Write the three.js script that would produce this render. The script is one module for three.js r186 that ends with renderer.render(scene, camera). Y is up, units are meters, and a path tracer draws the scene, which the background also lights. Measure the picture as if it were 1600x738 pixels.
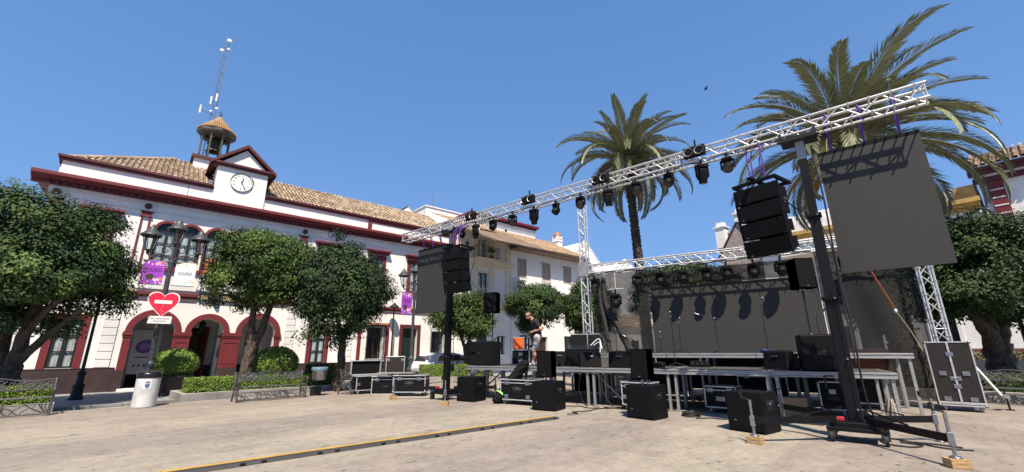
import * as THREE from 'three';
import { mergeGeometries } from 'three/addons/utils/BufferGeometryUtils.js';
import { RoundedBoxGeometry } from 'three/addons/geometries/RoundedBoxGeometry.js';
import { MarchingCubes } from 'three/addons/objects/MarchingCubes.js';

// ---------------------------------------------------------------- camera, sky, sun, exposure
const scene = new THREE.Scene();
const camera = new THREE.PerspectiveCamera(58.79, 1024 / 472, 0.1, 600);
camera.position.set(0, 1.47, 0);
camera.rotation.order = 'YXZ';
camera.rotation.set(Math.atan(179 / 655), 0, -0.006);
const renderer = new THREE.WebGLRenderer({ antialias: true });
renderer.toneMapping = THREE.LinearToneMapping;
renderer.toneMappingExposure = 1.62;
renderer.shadowMap.enabled = true;
{ // clear summer sky: deeper blue overhead, paler towards the horizon
  const W = 64, H = 128, d = new Float32Array(W * H * 4);
  for (let j = 0; j < H; j++) {
    const el = Math.max(0, ((j + 0.5) / H - 0.5) * Math.PI), s = Math.sin(el), k = Math.pow(1 - s, 2.2);
    for (let i = 0; i < W; i++) {
      const o = (j * W + i) * 4;
      d[o] = 0.062 + 0.126 * k; d[o + 1] = 0.156 + 0.18 * k; d[o + 2] = 0.352 + 0.29 * k; d[o + 3] = 1;
    }
  }
  const t = new THREE.DataTexture(d, W, H, THREE.RGBAFormat, THREE.FloatType);
  t.mapping = THREE.EquirectangularReflectionMapping; t.magFilter = THREE.LinearFilter; t.minFilter = THREE.LinearFilter; t.needsUpdate = true;
  scene.background = t; scene.environment = t;
}
const SUN_AZ = 172 * Math.PI / 180, SUN_EL = 57.5 * Math.PI / 180;
const sun = new THREE.DirectionalLight(0xfff1de, 5);
sun.position.set(Math.sin(SUN_AZ) * Math.cos(SUN_EL) * 80, Math.sin(SUN_EL) * 80, -Math.cos(SUN_AZ) * Math.cos(SUN_EL) * 80 - 18);
sun.target.position.set(0, 0, -18);
sun.castShadow = true; sun.shadow.mapSize.set(4096, 4096);
Object.assign(sun.shadow.camera, { left: -50, right: 50, top: 45, bottom: -45, near: 1, far: 200 });
scene.add(sun, sun.target);

// ---------------------------------------------------------------- helpers
function rng(a) { return () => { a |= 0; a = a + 0x6D2B79F5 | 0; let t = Math.imul(a ^ a >>> 15, 1 | a); t = t + Math.imul(t ^ t >>> 7, 61 | t) ^ t; return ((t ^ t >>> 14) >>> 0) / 4294967296; }; }
const R0 = rng(7);
const V3 = (x, y, z) => new THREE.Vector3(x, y, z);
const D2R = Math.PI / 180;
const taken = {};
function numbered(n) { if (!(n in taken)) { taken[n] = 0; return n; } taken[n]++; return n + '_' + String(taken[n]).padStart(3, '0'); }
function thing(name, label, category, [x, y, z] = [0, 0, 0], turn = 0, group) {
  const o = new THREE.Group(); o.name = numbered(name); o.position.set(x, y, z); o.rotation.y = turn;
  o.userData = { label, category }; if (group) o.userData.group = group;
  scene.add(o); return o;
}
function structure(name) { const o = new THREE.Group(); o.name = numbered(name); o.userData = { kind: 'structure' }; scene.add(o); return o; }
function copyThing(src, label, pos, turn) {
  const c = src.clone(); c.name = numbered(src.name.replace(/_\d{3}$/, '')); c.userData = { ...src.userData, label }; scene.add(c);
  if (pos) c.position.set(...pos); if (turn !== undefined) c.rotation.y = turn; return c;
}
// geometry makers (all return BufferGeometry)
const place = (g, x = 0, y = 0, z = 0, rx = 0, ry = 0, rz = 0) => g.applyMatrix4(new THREE.Matrix4().compose(V3(x, y, z), new THREE.Quaternion().setFromEuler(new THREE.Euler(rx, ry, rz, 'YXZ')), V3(1, 1, 1)));
const bx = (w, h, d, x, y, z, ry = 0, rx = 0, rz = 0) => place(new THREE.BoxGeometry(w, h, d), x, y, z, rx, ry, rz);
const bb = (x0, x1, y0, y1, z0, z1) => bx(Math.abs(x1 - x0), Math.abs(y1 - y0), Math.abs(z1 - z0), (x0 + x1) / 2, (y0 + y1) / 2, (z0 + z1) / 2);
const rb = (w, h, d, x, y, z, r = 0.012, ry = 0, rx = 0, rz = 0, s = 1) => place(new RoundedBoxGeometry(w, h, d, s, r), x, y, z, rx, ry, rz);
function cy(p, q, r, r2 = r, n = 8, open = false) {
  const a = V3(...p), b = V3(...q), l = a.distanceTo(b), g = new THREE.CylinderGeometry(r2, r, l, n, 1, open);
  g.applyQuaternion(new THREE.Quaternion().setFromUnitVectors(V3(0, 1, 0), b.clone().sub(a).divideScalar(l)));
  return g.translate((p[0] + q[0]) / 2, (p[1] + q[1]) / 2, (p[2] + q[2]) / 2);
}
function bar(p, q, w, h = w) { // square bar
  const a = V3(...p), b = V3(...q), l = a.distanceTo(b), g = new THREE.BoxGeometry(w, h, l), m = new THREE.Matrix4().lookAt(a, b, Math.abs(b.y - a.y) > l * 0.95 ? V3(1, 0, 0) : V3(0, 1, 0));
  g.applyMatrix4(m); return g.translate((p[0] + q[0]) / 2, (p[1] + q[1]) / 2, (p[2] + q[2]) / 2);
}
const tb = (pts, r, n = 24, k = 5, closed = false) => new THREE.TubeGeometry(new THREE.CatmullRomCurve3(pts.map(p => V3(...p)), closed), n, r, k, closed);
const lt = (prof, x = 0, y = 0, z = 0, n = 20) => new THREE.LatheGeometry(prof.map(p => new THREE.Vector2(p[0], p[1])), n).translate(x, y, z);
const sp = (r, x, y, z, sx = 1, sy = 1, sz = 1, a = 12, b = 8) => new THREE.SphereGeometry(r, a, b).scale(sx, sy, sz).translate(x, y, z);
function ex(shape, z0, z1, bevel = 0, cs = 16) {
  const g = new THREE.ExtrudeGeometry(shape, { depth: z1 - z0 - 2 * bevel, bevelEnabled: bevel > 0, bevelSize: bevel, bevelThickness: bevel, bevelOffset: -bevel, bevelSegments: 1, curveSegments: cs });
  return g.translate(0, 0, z0 + bevel);
}
const poly = pts => { const s = new THREE.Shape(); pts.forEach((p, i) => i ? s.lineTo(p[0], p[1]) : s.moveTo(p[0], p[1])); s.closePath(); return s; };
function rectHole(s, x0, x1, y0, y1) { const h = new THREE.Path(); h.moveTo(x0, y0); h.lineTo(x0, y1); h.lineTo(x1, y1); h.lineTo(x1, y0); h.closePath(); s.holes.push(h); }
function archHole(s, x0, x1, y0, ys) { const h = new THREE.Path(), r = (x1 - x0) / 2; h.moveTo(x0, y0); h.lineTo(x0, ys); h.absarc((x0 + x1) / 2, ys, r, Math.PI, 0, true); h.lineTo(x1, y0); h.closePath(); s.holes.push(h); }
function archBand(x0, x1, ys, w) { const s = new THREE.Shape(), c = (x0 + x1) / 2, r = (x1 - x0) / 2; s.absarc(c, ys, r + w, 0, Math.PI, false); s.lineTo(x0, ys); s.absarc(c, ys, r, Math.PI, 0, true); s.closePath(); return s; }
function metricUV(g) {
  const p = g.attributes.position, n = g.attributes.normal, uv = new Float32Array(p.count * 2);
  for (let i = 0; i < p.count; i++) {
    const i0 = i - i % 3, ax = Math.abs(n.getX(i0)), ay = Math.abs(n.getY(i0)), az = Math.abs(n.getZ(i0));
    const x = p.getX(i), y = p.getY(i), z = p.getZ(i);
    if (ay >= ax && ay >= az) { uv[2 * i] = x; uv[2 * i + 1] = z; } else if (ax > az) { uv[2 * i] = z; uv[2 * i + 1] = y; } else { uv[2 * i] = x; uv[2 * i + 1] = y; }
  }
  g.setAttribute('uv', new THREE.BufferAttribute(uv, 2)); return g;
}
function join(list, keepUV = false) {
  list = Array.isArray(list) ? list : [list];
  const cs = list.some(g => g.attributes.color);
  const gs = list.map(g => {
    const o = g.index ? g.toNonIndexed() : g.clone();
    for (const k of Object.keys(o.attributes)) if (!['position', 'normal', 'uv', 'color'].includes(k)) o.deleteAttribute(k);
    if (!keepUV) o.deleteAttribute('uv');
    if (cs && !o.attributes.color) o.setAttribute('color', new THREE.BufferAttribute(new Float32Array(o.attributes.position.count * 3).fill(1), 3));
    return o;
  });
  const g = gs.length > 1 ? mergeGeometries(gs) : gs[0];
  return keepUV ? g : metricUV(g);
}
function mesh(name, geo, mat) { const m = new THREE.Mesh(geo, mat); m.name = name; m.castShadow = m.receiveShadow = true; return m; }
function part(parent, name, geos, mat, keepUV) { const m = mesh(name, join(geos, keepUV), mat); parent.add(m); return m; }
function shared(parent, name, geo, mat, x = 0, y = 0, z = 0, rx = 0, ry = 0, rz = 0) { // child that shares a joined geometry
  const m = mesh(name, geo, mat); m.position.set(x, y, z); m.rotation.order = 'YXZ'; m.rotation.set(rx, ry, rz); parent.add(m); return m;
}
function tint(g, c) { const n = g.attributes.position.count, a = new Float32Array(n * 3); for (let i = 0; i < n; i++) { a[3 * i] = c[0]; a[3 * i + 1] = c[1]; a[3 * i + 2] = c[2]; } g.setAttribute('color', new THREE.BufferAttribute(a, 3)); return g; }

// ---------------------------------------------------------------- textures and materials
function valueNoise(seed, n) { const r = rng(seed), a = new Float32Array(n * n); for (let i = 0; i < n * n; i++) a[i] = r(); return a; }
function fbm(size, seed, base, oct, gain = 0.55, ax = 1, ay = 1) { // tileable noise, 0..1
  const out = new Float32Array(size * size); let amp = 1, tot = 0;
  for (let o = 0; o < oct; o++) {
    const nx = Math.max(2, Math.round(base * ax)) << o, ny = Math.max(2, Math.round(base * ay)) << o; if (nx > size || ny > size) break;
    const rr = rng(seed + o * 31), L = new Float32Array(nx * ny); for (let i = 0; i < L.length; i++) L[i] = rr();
    for (let y = 0; y < size; y++) {
      const fy = y / size * ny, y0 = Math.floor(fy), ty = fy - y0, sy = ty * ty * (3 - 2 * ty), y1 = (y0 + 1) % ny;
      for (let x = 0; x < size; x++) {
        const fx = x / size * nx, x0 = Math.floor(fx), tx = fx - x0, sx = tx * tx * (3 - 2 * tx), x1 = (x0 + 1) % nx;
        const a = L[y0 * nx + x0], b = L[y0 * nx + x1], c = L[y1 * nx + x0], d = L[y1 * nx + x1];
        out[y * size + x] += amp * (a + (b - a) * sx + (c - a + (a - b - c + d) * sx) * sy);
      }
    }
    tot += amp; amp *= gain;
  }
  for (let i = 0; i < out.length; i++) out[i] /= tot;
  return out;
}
function dataTex(size, fn, srgb, metres) {
  const d = new Uint8Array(size * size * 4);
  for (let i = 0; i < size * size; i++) { const c = fn(i, i % size, (i / size) | 0); d[4 * i] = c[0] * 255; d[4 * i + 1] = c[1] * 255; d[4 * i + 2] = c[2] * 255; d[4 * i + 3] = 255; }
  const t = new THREE.DataTexture(d, size, size); t.wrapS = t.wrapT = THREE.RepeatWrapping; t.magFilter = THREE.LinearFilter; t.minFilter = THREE.LinearMipmapLinearFilter; t.generateMipmaps = true;
  if (srgb) t.colorSpace = THREE.SRGBColorSpace; t.repeat.set(1 / metres, 1 / metres); t.needsUpdate = true; return t;
}
const cl = x => Math.min(1, Math.max(0, x));
function grainTex(seed, metres, lo, base, oct, ax = 1, ay = 1, size = 256) { const f = fbm(size, seed, base, oct, 0.6, ax, ay); return dataTex(size, i => { const v = cl(lo + (1 - lo) * (f[i] * 1.7 - 0.2)); return [v, v, v]; }, true, metres); }
const T = {
  plaster: grainTex(11, 3, 0.9, 4, 6), dirt: grainTex(12, 2, 0.72, 4, 6), fine: grainTex(13, 0.5, 0.78, 8, 5), metal: grainTex(14, 0.7, 0.8, 4, 5, 1, 6), wood: grainTex(15, 0.4, 0.6, 3, 5, 1, 10), bark: grainTex(16, 0.6, 0.45, 5, 5, 3, 1), asphalt: grainTex(17, 2, 0.7, 16, 4), cloth: grainTex(18, 0.6, 0.75, 5, 5),
};
function mt(c, rough = 0.7, metal = 0, o = {}) {
  const { tex, bump, ...rest } = o, m = new THREE.MeshPhysicalMaterial({ roughness: rough, metalness: metal, side: THREE.DoubleSide, ...rest });
  if (Array.isArray(c)) m.color.setRGB(...c); else m.color.set(c);
  if (tex) { m.map = T[tex]; if (bump) { m.bumpMap = T[tex]; m.bumpScale = bump; } }
  return m;
}
const M = {
  white: mt([0.83, 0.82, 0.79], 0.85, 0, { tex: 'plaster', bump: 0.006 }), whiteTrim: mt([0.76, 0.75, 0.73], 0.8, 0, { tex: 'plaster', bump: 0.004 }),
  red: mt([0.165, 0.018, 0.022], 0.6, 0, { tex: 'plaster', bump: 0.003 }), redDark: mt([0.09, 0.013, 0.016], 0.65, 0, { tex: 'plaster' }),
  dado: mt([0.05, 0.027, 0.026], 0.6, 0, { tex: 'dirt' }), cream: mt([0.76, 0.68, 0.52], 0.85, 0, { tex: 'plaster', bump: 0.004 }), yellow: mt([0.62, 0.4, 0.13], 0.8, 0, { tex: 'dirt' }),
  stone: mt([0.36, 0.34, 0.31], 0.85, 0, { tex: 'dirt', bump: 0.005 }), concrete: mt([0.3, 0.29, 0.28], 0.9, 0, { tex: 'dirt' }),
  asphalt: mt([0.06, 0.062, 0.066], 0.9, 0, { tex: 'asphalt', bump: 0.004 }), pavement: mt([0.3, 0.3, 0.3], 0.9, 0, { tex: 'asphalt' }),
  tile: mt([1, 1, 1], 0.85, 0, { vertexColors: true, tex: 'dirt' }), tileBed: mt([0.22, 0.15, 0.1], 0.9, 0, { tex: 'dirt' }),
  iron: mt([0.014, 0.014, 0.015], 0.5, 0.2, { tex: 'fine' }), benchIron: mt([0.1, 0.1, 0.1], 0.45, 0.4, { tex: 'fine' }), lampGrey: mt([0.075, 0.08, 0.085], 0.5, 0.3, { tex: 'fine' }),
  frame: mt([0.018, 0.017, 0.018], 0.45), curtain: mt([0.72, 0.71, 0.68], 0.95, 0, { tex: 'cloth' }), room: mt([0.12, 0.11, 0.1], 0.9, 0, { tex: 'dirt' }),
  glass: new THREE.MeshPhysicalMaterial({ color: 0xe6eef0, roughness: 0.03, transmission: 1, thickness: 0, ior: 1.5, side: THREE.DoubleSide }),
  darkGlass: mt([0.012, 0.014, 0.017], 0.06), woodDoor: mt([0.05, 0.028, 0.016], 0.6, 0, { tex: 'wood' }), greenDoor: mt([0.008, 0.028, 0.022], 0.5, 0, { tex: 'wood' }), shutter: mt([0.42, 0.38, 0.34], 0.7, 0, { tex: 'fine' }),
  alu: mt([0.72, 0.72, 0.72], 0.42, 0.55, { tex: 'metal' }), aluDull: mt([0.4, 0.4, 0.4], 0.5, 0.5, { tex: 'metal' }), steel: mt([0.4, 0.41, 0.42], 0.35, 0.9, { tex: 'metal' }),
  black: mt([0.005, 0.0052, 0.006], 0.6, 0, { tex: 'fine', bump: 0.0015, specularIntensity: 0.3 }), blackSoft: mt([0.006, 0.006, 0.007], 0.85, 0, { tex: 'cloth', specularIntensity: 0.4 }), blackGloss: mt([0.012, 0.012, 0.014], 0.28), grille: mt([0.0055, 0.0056, 0.0064], 0.7, 0, { tex: 'fine', bump: 0.002, specularIntensity: 0.3 }), towerBlack: mt([0.005, 0.005, 0.0065], 0.5, 0, { tex: 'fine', specularIntensity: 0.5 }),
  led: mt([0.032, 0.032, 0.0305], 0.8, 0, { tex: 'plaster' }), ledBack: mt([0.02, 0.02, 0.021], 0.6),
  caseBlack: mt([0.007, 0.007, 0.0075], 0.55, 0, { tex: 'fine', specularIntensity: 0.35 }), caseBrown: mt([0.022, 0.015, 0.013], 0.6, 0, { tex: 'fine' }), wheel: mt([0.02, 0.02, 0.02], 0.7), wheelGrey: mt([0.3, 0.31, 0.33], 0.6),
  plank: mt([0.56, 0.36, 0.17], 0.75, 0, { tex: 'wood' }), deck: mt([0.07, 0.062, 0.055], 0.8, 0, { tex: 'dirt' }), cardboard: mt([0.36, 0.22, 0.12], 0.85, 0, { tex: 'fine' }),
  purple: mt([0.1, 0.035, 0.3], 0.8), orange: mt([0.75, 0.13, 0.02], 0.6), strap: mt([0.4, 0.12, 0.05], 0.8), whitePlastic: mt([0.78, 0.78, 0.76], 0.4, 0, { tex: 'dirt' }), cable: mt([0.012, 0.012, 0.012], 0.6),
  lens: mt([0.85, 0.83, 0.78], 0.2, 0.3), darkLens: mt([0.02, 0.022, 0.028], 0.08), yellowLid: mt([0.7, 0.42, 0.06], 0.6, 0, { tex: 'dirt' }), carWhite: new THREE.MeshPhysicalMaterial({ color: 0xe9ebec, roughness: 0.35, clearcoat: 1, clearcoatRoughness: 0.05, side: THREE.DoubleSide }),
  bark: mt([0.13, 0.1, 0.075], 0.95, 0, { tex: 'bark', bump: 0.03 }), palmBark: mt([0.1, 0.08, 0.062], 0.95, 0, { tex: 'bark', bump: 0.03 }),
  leaf: mt([1, 1, 1], 0.6, 0, { vertexColors: true, specularIntensity: 0.5 }), frond: mt([1, 1, 1], 0.42, 0, { vertexColors: true }), hedge: mt([1, 1, 1], 0.65, 0, { vertexColors: true }), soil: mt([0.07, 0.05, 0.035], 1, 0, { tex: 'dirt' }),
  terracotta: mt([0.4, 0.17, 0.09], 0.85, 0, { tex: 'dirt' }), potBrown: mt([0.05, 0.036, 0.03], 0.6, 0, { tex: 'dirt' }),
};
const scrimMat = mt([0.012, 0.012, 0.012], 0.9, 0, { transparent: true, opacity: 0.84 });
function canvasMat(w, h, draw, rough = 0.7) { const c = document.createElement('canvas'); c.width = w; c.height = h; draw(c.getContext('2d'), w, h); const t = new THREE.CanvasTexture(c); t.colorSpace = THREE.SRGBColorSpace; return new THREE.MeshStandardMaterial({ map: t, roughness: rough, side: THREE.DoubleSide }); }

// ---------------------------------------------------------------- frames of the place
// front truss frame: u along the truss, z towards the audience; stage frame: a along the stage front, z = minus depth
const TR = { o: [5.7, -7.53], th: -40 * D2R }, ST = { o: [7.2, -8.99], th: -32 * D2R };
const at = (f, u, v, y = 0) => [f.o[0] + u * Math.cos(f.th) - v * Math.sin(f.th), y, f.o[1] - u * Math.sin(f.th) - v * Math.cos(f.th)];
const TH = 40.9 * D2R, THP = [-16.39, 0, -18.17]; // town hall: local x along its front, z out of the front
const RH = -53 * D2R, RHP = [25.95, 0, -23.63];   // row of houses on the right

// ---------------------------------------------------------------- ground
{
  const g = structure('ground');
  part(g, 'ground_sheet', bb(-300, 300, -0.5, -0.125, -300, 300), M.pavement);
  const PA = 47 * D2R, ux = Math.cos(PA), uz = -Math.sin(PA), wx = Math.sin(PA), wz = Math.cos(PA); // rows run along (ux,uz); (wx,wz) points into the plaza
  const O = [-10.6, -13.15];                    // a point on the plaza's far left edge
  const plaza = structure('plaza_paving'), bedMat = mt([0.3, 0.265, 0.22], 0.95, 0, { tex: 'dirt' });
  plaza.position.set(O[0], 0, O[1]); plaza.rotation.y = PA;
  part(plaza, 'plaza_bed', bb(-30, 60, -0.122, -0.0035, 0.13, 45), bedMat);
  part(plaza, 'kerb_stone', [...Array(40)].map((_, i) => rb(0.985, 0.17, 0.13, -14 + i, -0.08, 0.064, 0.012)), M.stone);
  const S = 1024, f1 = fbm(S, 501, 6, 6, 0.6, 1, 3), f2 = fbm(S, 502, 64, 4, 0.7), f3 = fbm(S, 503, 3, 4), f4 = fbm(S, 504, 24, 4, 0.6, 1, 2);
  const slabTex = dataTex(S, i => { let v = 0.9 + 0.2 * (f1[i] - 0.5) + 0.2 * (f2[i] - 0.5) + 0.1 * (f3[i] - 0.5); if (f4[i] < 0.29) v -= (0.29 - f4[i]) * 2.2; if (f4[i] > 0.7) v += (f4[i] - 0.7) * 0.5; v = cl(v); return [v, v * 0.985, v * 0.96]; }, true, 4.7);
  const tones = [[0.355, 0.322, 0.27], [0.34, 0.305, 0.258], [0.325, 0.288, 0.248], [0.306, 0.27, 0.24], [0.29, 0.255, 0.23]].map(c => { const m = mt(c, 0.85); m.map = slabTex; m.bumpMap = slabTex; m.bumpScale = 0.003; return m; });
  const r = rng(91), SW = 0.42, SD = 0.62, near = [], rest = tones.map(() => []);
  const variants = [0, 1, 2, 3].map(k => { const g2 = rb(SW - 0.003, 0.03, SD - 0.003, 0, 0, 0, 0.002); return g2; });
  const rowTone = j => { const q = Math.sin(j * 0.75 + 0.4) + 0.5 * Math.sin(j * 1.31 + 1); return q > 0.75 ? 4 : q > 0.3 ? 3 : q > -0.15 ? 2 : q > -0.7 ? 1 : 0; };
  const list = [];
  for (let j = 0; j < 34; j++) for (let i = -14; i < 62; i++) {
    const x = i * SW + (j % 2) * SW * 0.5, z = 0.14 + SD * (j + 0.5), X = O[0] + x * ux + z * wx, Z = O[1] + x * uz + z * wz;
    if (Z > -3.2 || Z < -24 || Math.abs(X) > -Z * 1.35 + 2) continue;
    let tone = rowTone(j); if (r() < 0.3) tone = Math.max(0, Math.min(4, tone + (r() < 0.5 ? -1 : 1))); 
    list.push({ x, z, d: Math.hypot(X, Z), tone, y: (r() - 0.5) * 0.001 - 0.0155, rx: (r() - 0.5) * 0.0025, rz: (r() - 0.5) * 0.0025 });
  }
  list.sort((a, b) => a.d - b.d);
  list.forEach((s, k) => {
    const g2 = variants[k % 4].clone(); g2.applyMatrix4(new THREE.Matrix4().makeRotationFromEuler(new THREE.Euler(s.rx, 0, s.rz))); g2.translate(s.x, s.y, s.z);
    if (k < 300) part(plaza, 'paving_slab', g2, tones[s.tone]); else rest[s.tone].push(g2);
  });
  rest.forEach((l, k) => { if (l.length) part(plaza, 'far_paving_slabs', l, tones[k]).userData.kind = 'stuff'; });
  // street in front of the town hall: gutter strip of asphalt, then pale pavement and the step of the arcade
  const st = structure('street'); st.position.set(O[0], 0, O[1]); st.rotation.y = PA;
  part(st, 'asphalt', bb(-30, 60, -0.124, -0.112, -1.5, -0.01), M.asphalt);
  const side = structure('pavement'); side.position.set(O[0], 0, O[1]); side.rotation.y = PA;
  part(side, 'pavement_sheet', bb(-30, 60, -0.124, -0.06, -9, -1.52), M.pavement);
  part(side, 'pavement_kerb', [...Array(50)].map((_, i) => rb(0.985, 0.1, 0.12, -14 + i, -0.07, -1.46, 0.01)), M.concrete);
}
// ---------------------------------------------------------------- building helpers
function curtainGeo(w, h, waves, amp = 0.007) { const g = new THREE.PlaneGeometry(w, h, waves * 6, 3), p = g.attributes.position; for (let i = 0; i < p.count; i++) p.setZ(i, Math.sin(p.getX(i) / w * waves * 6.283) * amp + Math.sin(p.getX(i) * 31) * 0.006); g.computeVertexNormals(); return g; }
function windowIn(parent, x0, x1, y0, y1, z, cols, rows, o = {}) {
  const fw = o.fw ?? 0.055, w = x1 - x0, h = y1 - y0, gs = [bb(x0, x0 + fw, y0, y1, z - 0.06, z), bb(x1 - fw, x1, y0, y1, z - 0.06, z), bb(x0 + fw, x1 - fw, y1 - fw, y1, z - 0.06, z - 0.002), bb(x0 + fw, x1 - fw, y0, y0 + fw, z - 0.06, z - 0.002)];
  for (let c = 1; c < cols; c++) { const cx = x0 + w * c / cols, k = cols === 2 || c * 2 === cols ? 1.3 : 0.6; gs.push(bb(cx - fw * k / 1.6, cx + fw * k / 1.6, y0 + fw, y1 - fw, z - 0.055, z - 0.006)); }
  for (let r = 1; r < rows; r++) { const yy = y0 + h * r / rows; gs.push(bb(x0 + fw, x1 - fw, yy - fw * 0.3, yy + fw * 0.3, z - 0.05, z - 0.01)); }
  const f = part(parent, 'window', gs, o.mat ?? M.frame);
  const pg = join(new THREE.PlaneGeometry(w / cols - fw * 0.6, h / rows - fw * 0.4));
  for (let c = 0; c < cols; c++) for (let r = 0; r < rows; r++) shared(f, 'pane', pg, o.pane ?? M.glass, x0 + w * (c + 0.5) / cols, y0 + h * (r + 0.5) / rows, z - 0.03);
  if (o.curtain) { const n = o.curtain === true ? 2 : o.curtain; for (let c = 0; c < n; c++) { const cg = curtainGeo(w / n * 0.8, h * 0.94, 3).translate(x0 + w * (c + 0.5) / n, (y0 + y1) / 2, z - 0.075); part(f, 'curtain', cg, M.curtain); } }
  return f;
}
// barrel tiles on a sloping plane: origin o at the eave, e along the eave, s up the slope (unit vectors), from column x0 to x1, length L, cuts by fn(x) -> [from,to] up the slope
function tileRoof(parent, o, e, s, x0, x1, fn, seed, o2 = {}) {
  const r = rng(seed), pitch = o2.pitch ?? 0.21, step = o2.step ?? 0.34, E3 = V3(...e), S3 = V3(...s), N3 = E3.clone().cross(S3).normalize(); if (N3.y < 0) N3.negate();
  const gs = [], pals = o2.palette ?? [[0.5, 0.37, 0.24], [0.44, 0.31, 0.2], [0.56, 0.44, 0.3], [0.36, 0.27, 0.19], [0.6, 0.5, 0.37]];
  const base = new THREE.CylinderGeometry(1, 1, 1, 6, 1, true, -Math.PI / 2, Math.PI); // half pipe around y, opening towards -z
  const m = new THREE.Matrix4();
  for (let x = x0; x <= x1; x += pitch) {
    const [t0, t1] = fn(x); if (t1 - t0 < 0.1) continue;
    for (let t = t0 - (o2.over ?? 0.06); t < t1 - 0.05; t += step) {
      const len = Math.min(step * 1.18, t1 - t + 0.05), g = base.clone(), rad = pitch * 0.36 * (0.94 + 0.12 * r()), p = g.attributes.position;
      for (let i = 0; i < p.count; i++) { const k = p.getY(i) > 0 ? 0.82 : 1.06; p.setXYZ(i, p.getX(i) * rad * k, p.getY(i) * len, p.getZ(i) * rad * k * 0.95 + (p.getY(i) < 0 ? 0.018 : 0)); }
      g.computeVertexNormals();
      m.makeBasis(E3, S3, N3); g.rotateZ((r() - 0.5) * 0.05); g.applyMatrix4(m);
      const pos = V3(...o).addScaledVector(E3, x + (r() - 0.5) * 0.012).addScaledVector(S3, t + len / 2).addScaledVector(N3, 0.012);
      g.translate(pos.x, pos.y, pos.z); const c = pals[Math.floor(r() * pals.length)], k = 0.82 + r() * 0.3; gs.push(tint(g, [c[0] * k, c[1] * k, c[2] * k]));
    }
  }
  const mm = part(parent, 'roof_tiles', gs, M.tile); mm.userData.kind = 'stuff'; return mm;
}
function railing(parent, name, x0, x1, y0, y1, z, mat, step = 0.12, ret = 0) { // balcony railing along x with optional returns to the wall
  const gs = [bb(x0, x1, y1 - 0.03, y1, z - 0.015, z + 0.015), bb(x0, x1, y0 + 0.05, y0 + 0.07, z - 0.01, z + 0.01)];
  for (let x = x0; x <= x1 + 1e-6; x += step) gs.push(cy([x, y0, z], [x, y1 - 0.03, z], 0.008, 0.008, 5));
  if (ret) for (const x of [x0, x1]) { gs.push(bb(x - 0.015, x + 0.015, y1 - 0.031, y1 - 0.001, z - ret, z - 0.016)); for (let k = 0.15; k < ret; k += step) gs.push(cy([x, y0, z - k], [x, y1 - 0.03, z - k], 0.008, 0.008, 5)); }
  return part(parent, name, gs, mat);
}
function grilleBars(parent, x0, x1, y0, y1, z0, z1, mat, n) { // projecting iron window cage
  const gs = []; for (let i = 0; i <= n; i++) { const x = x0 + (x1 - x0) * i / n; gs.push(cy([x, y0, z1], [x, y1, z1], 0.011, 0.011, 5)); }
  for (const y of [y0, y0 + (y1 - y0) / 3, y0 + (y1 - y0) * 2 / 3, y1]) { gs.push(bb(x0, x1, y - 0.012, y + 0.012, z1 - 0.006, z1 + 0.006)); for (const x of [x0, x1]) gs.push(bb(x - 0.01, x + 0.01, y - 0.01, y + 0.01, z0, z1 - 0.007)); }
  for (const x of [x0, x1]) for (let k = 1; k < 3; k++) gs.push(cy([x, y0, z0 + (z1 - z0) * k / 3], [x, y1, z0 + (z1 - z0) * k / 3], 0.01, 0.01, 5));
  return part(parent, 'iron_grille', gs, mat);
}

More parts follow.
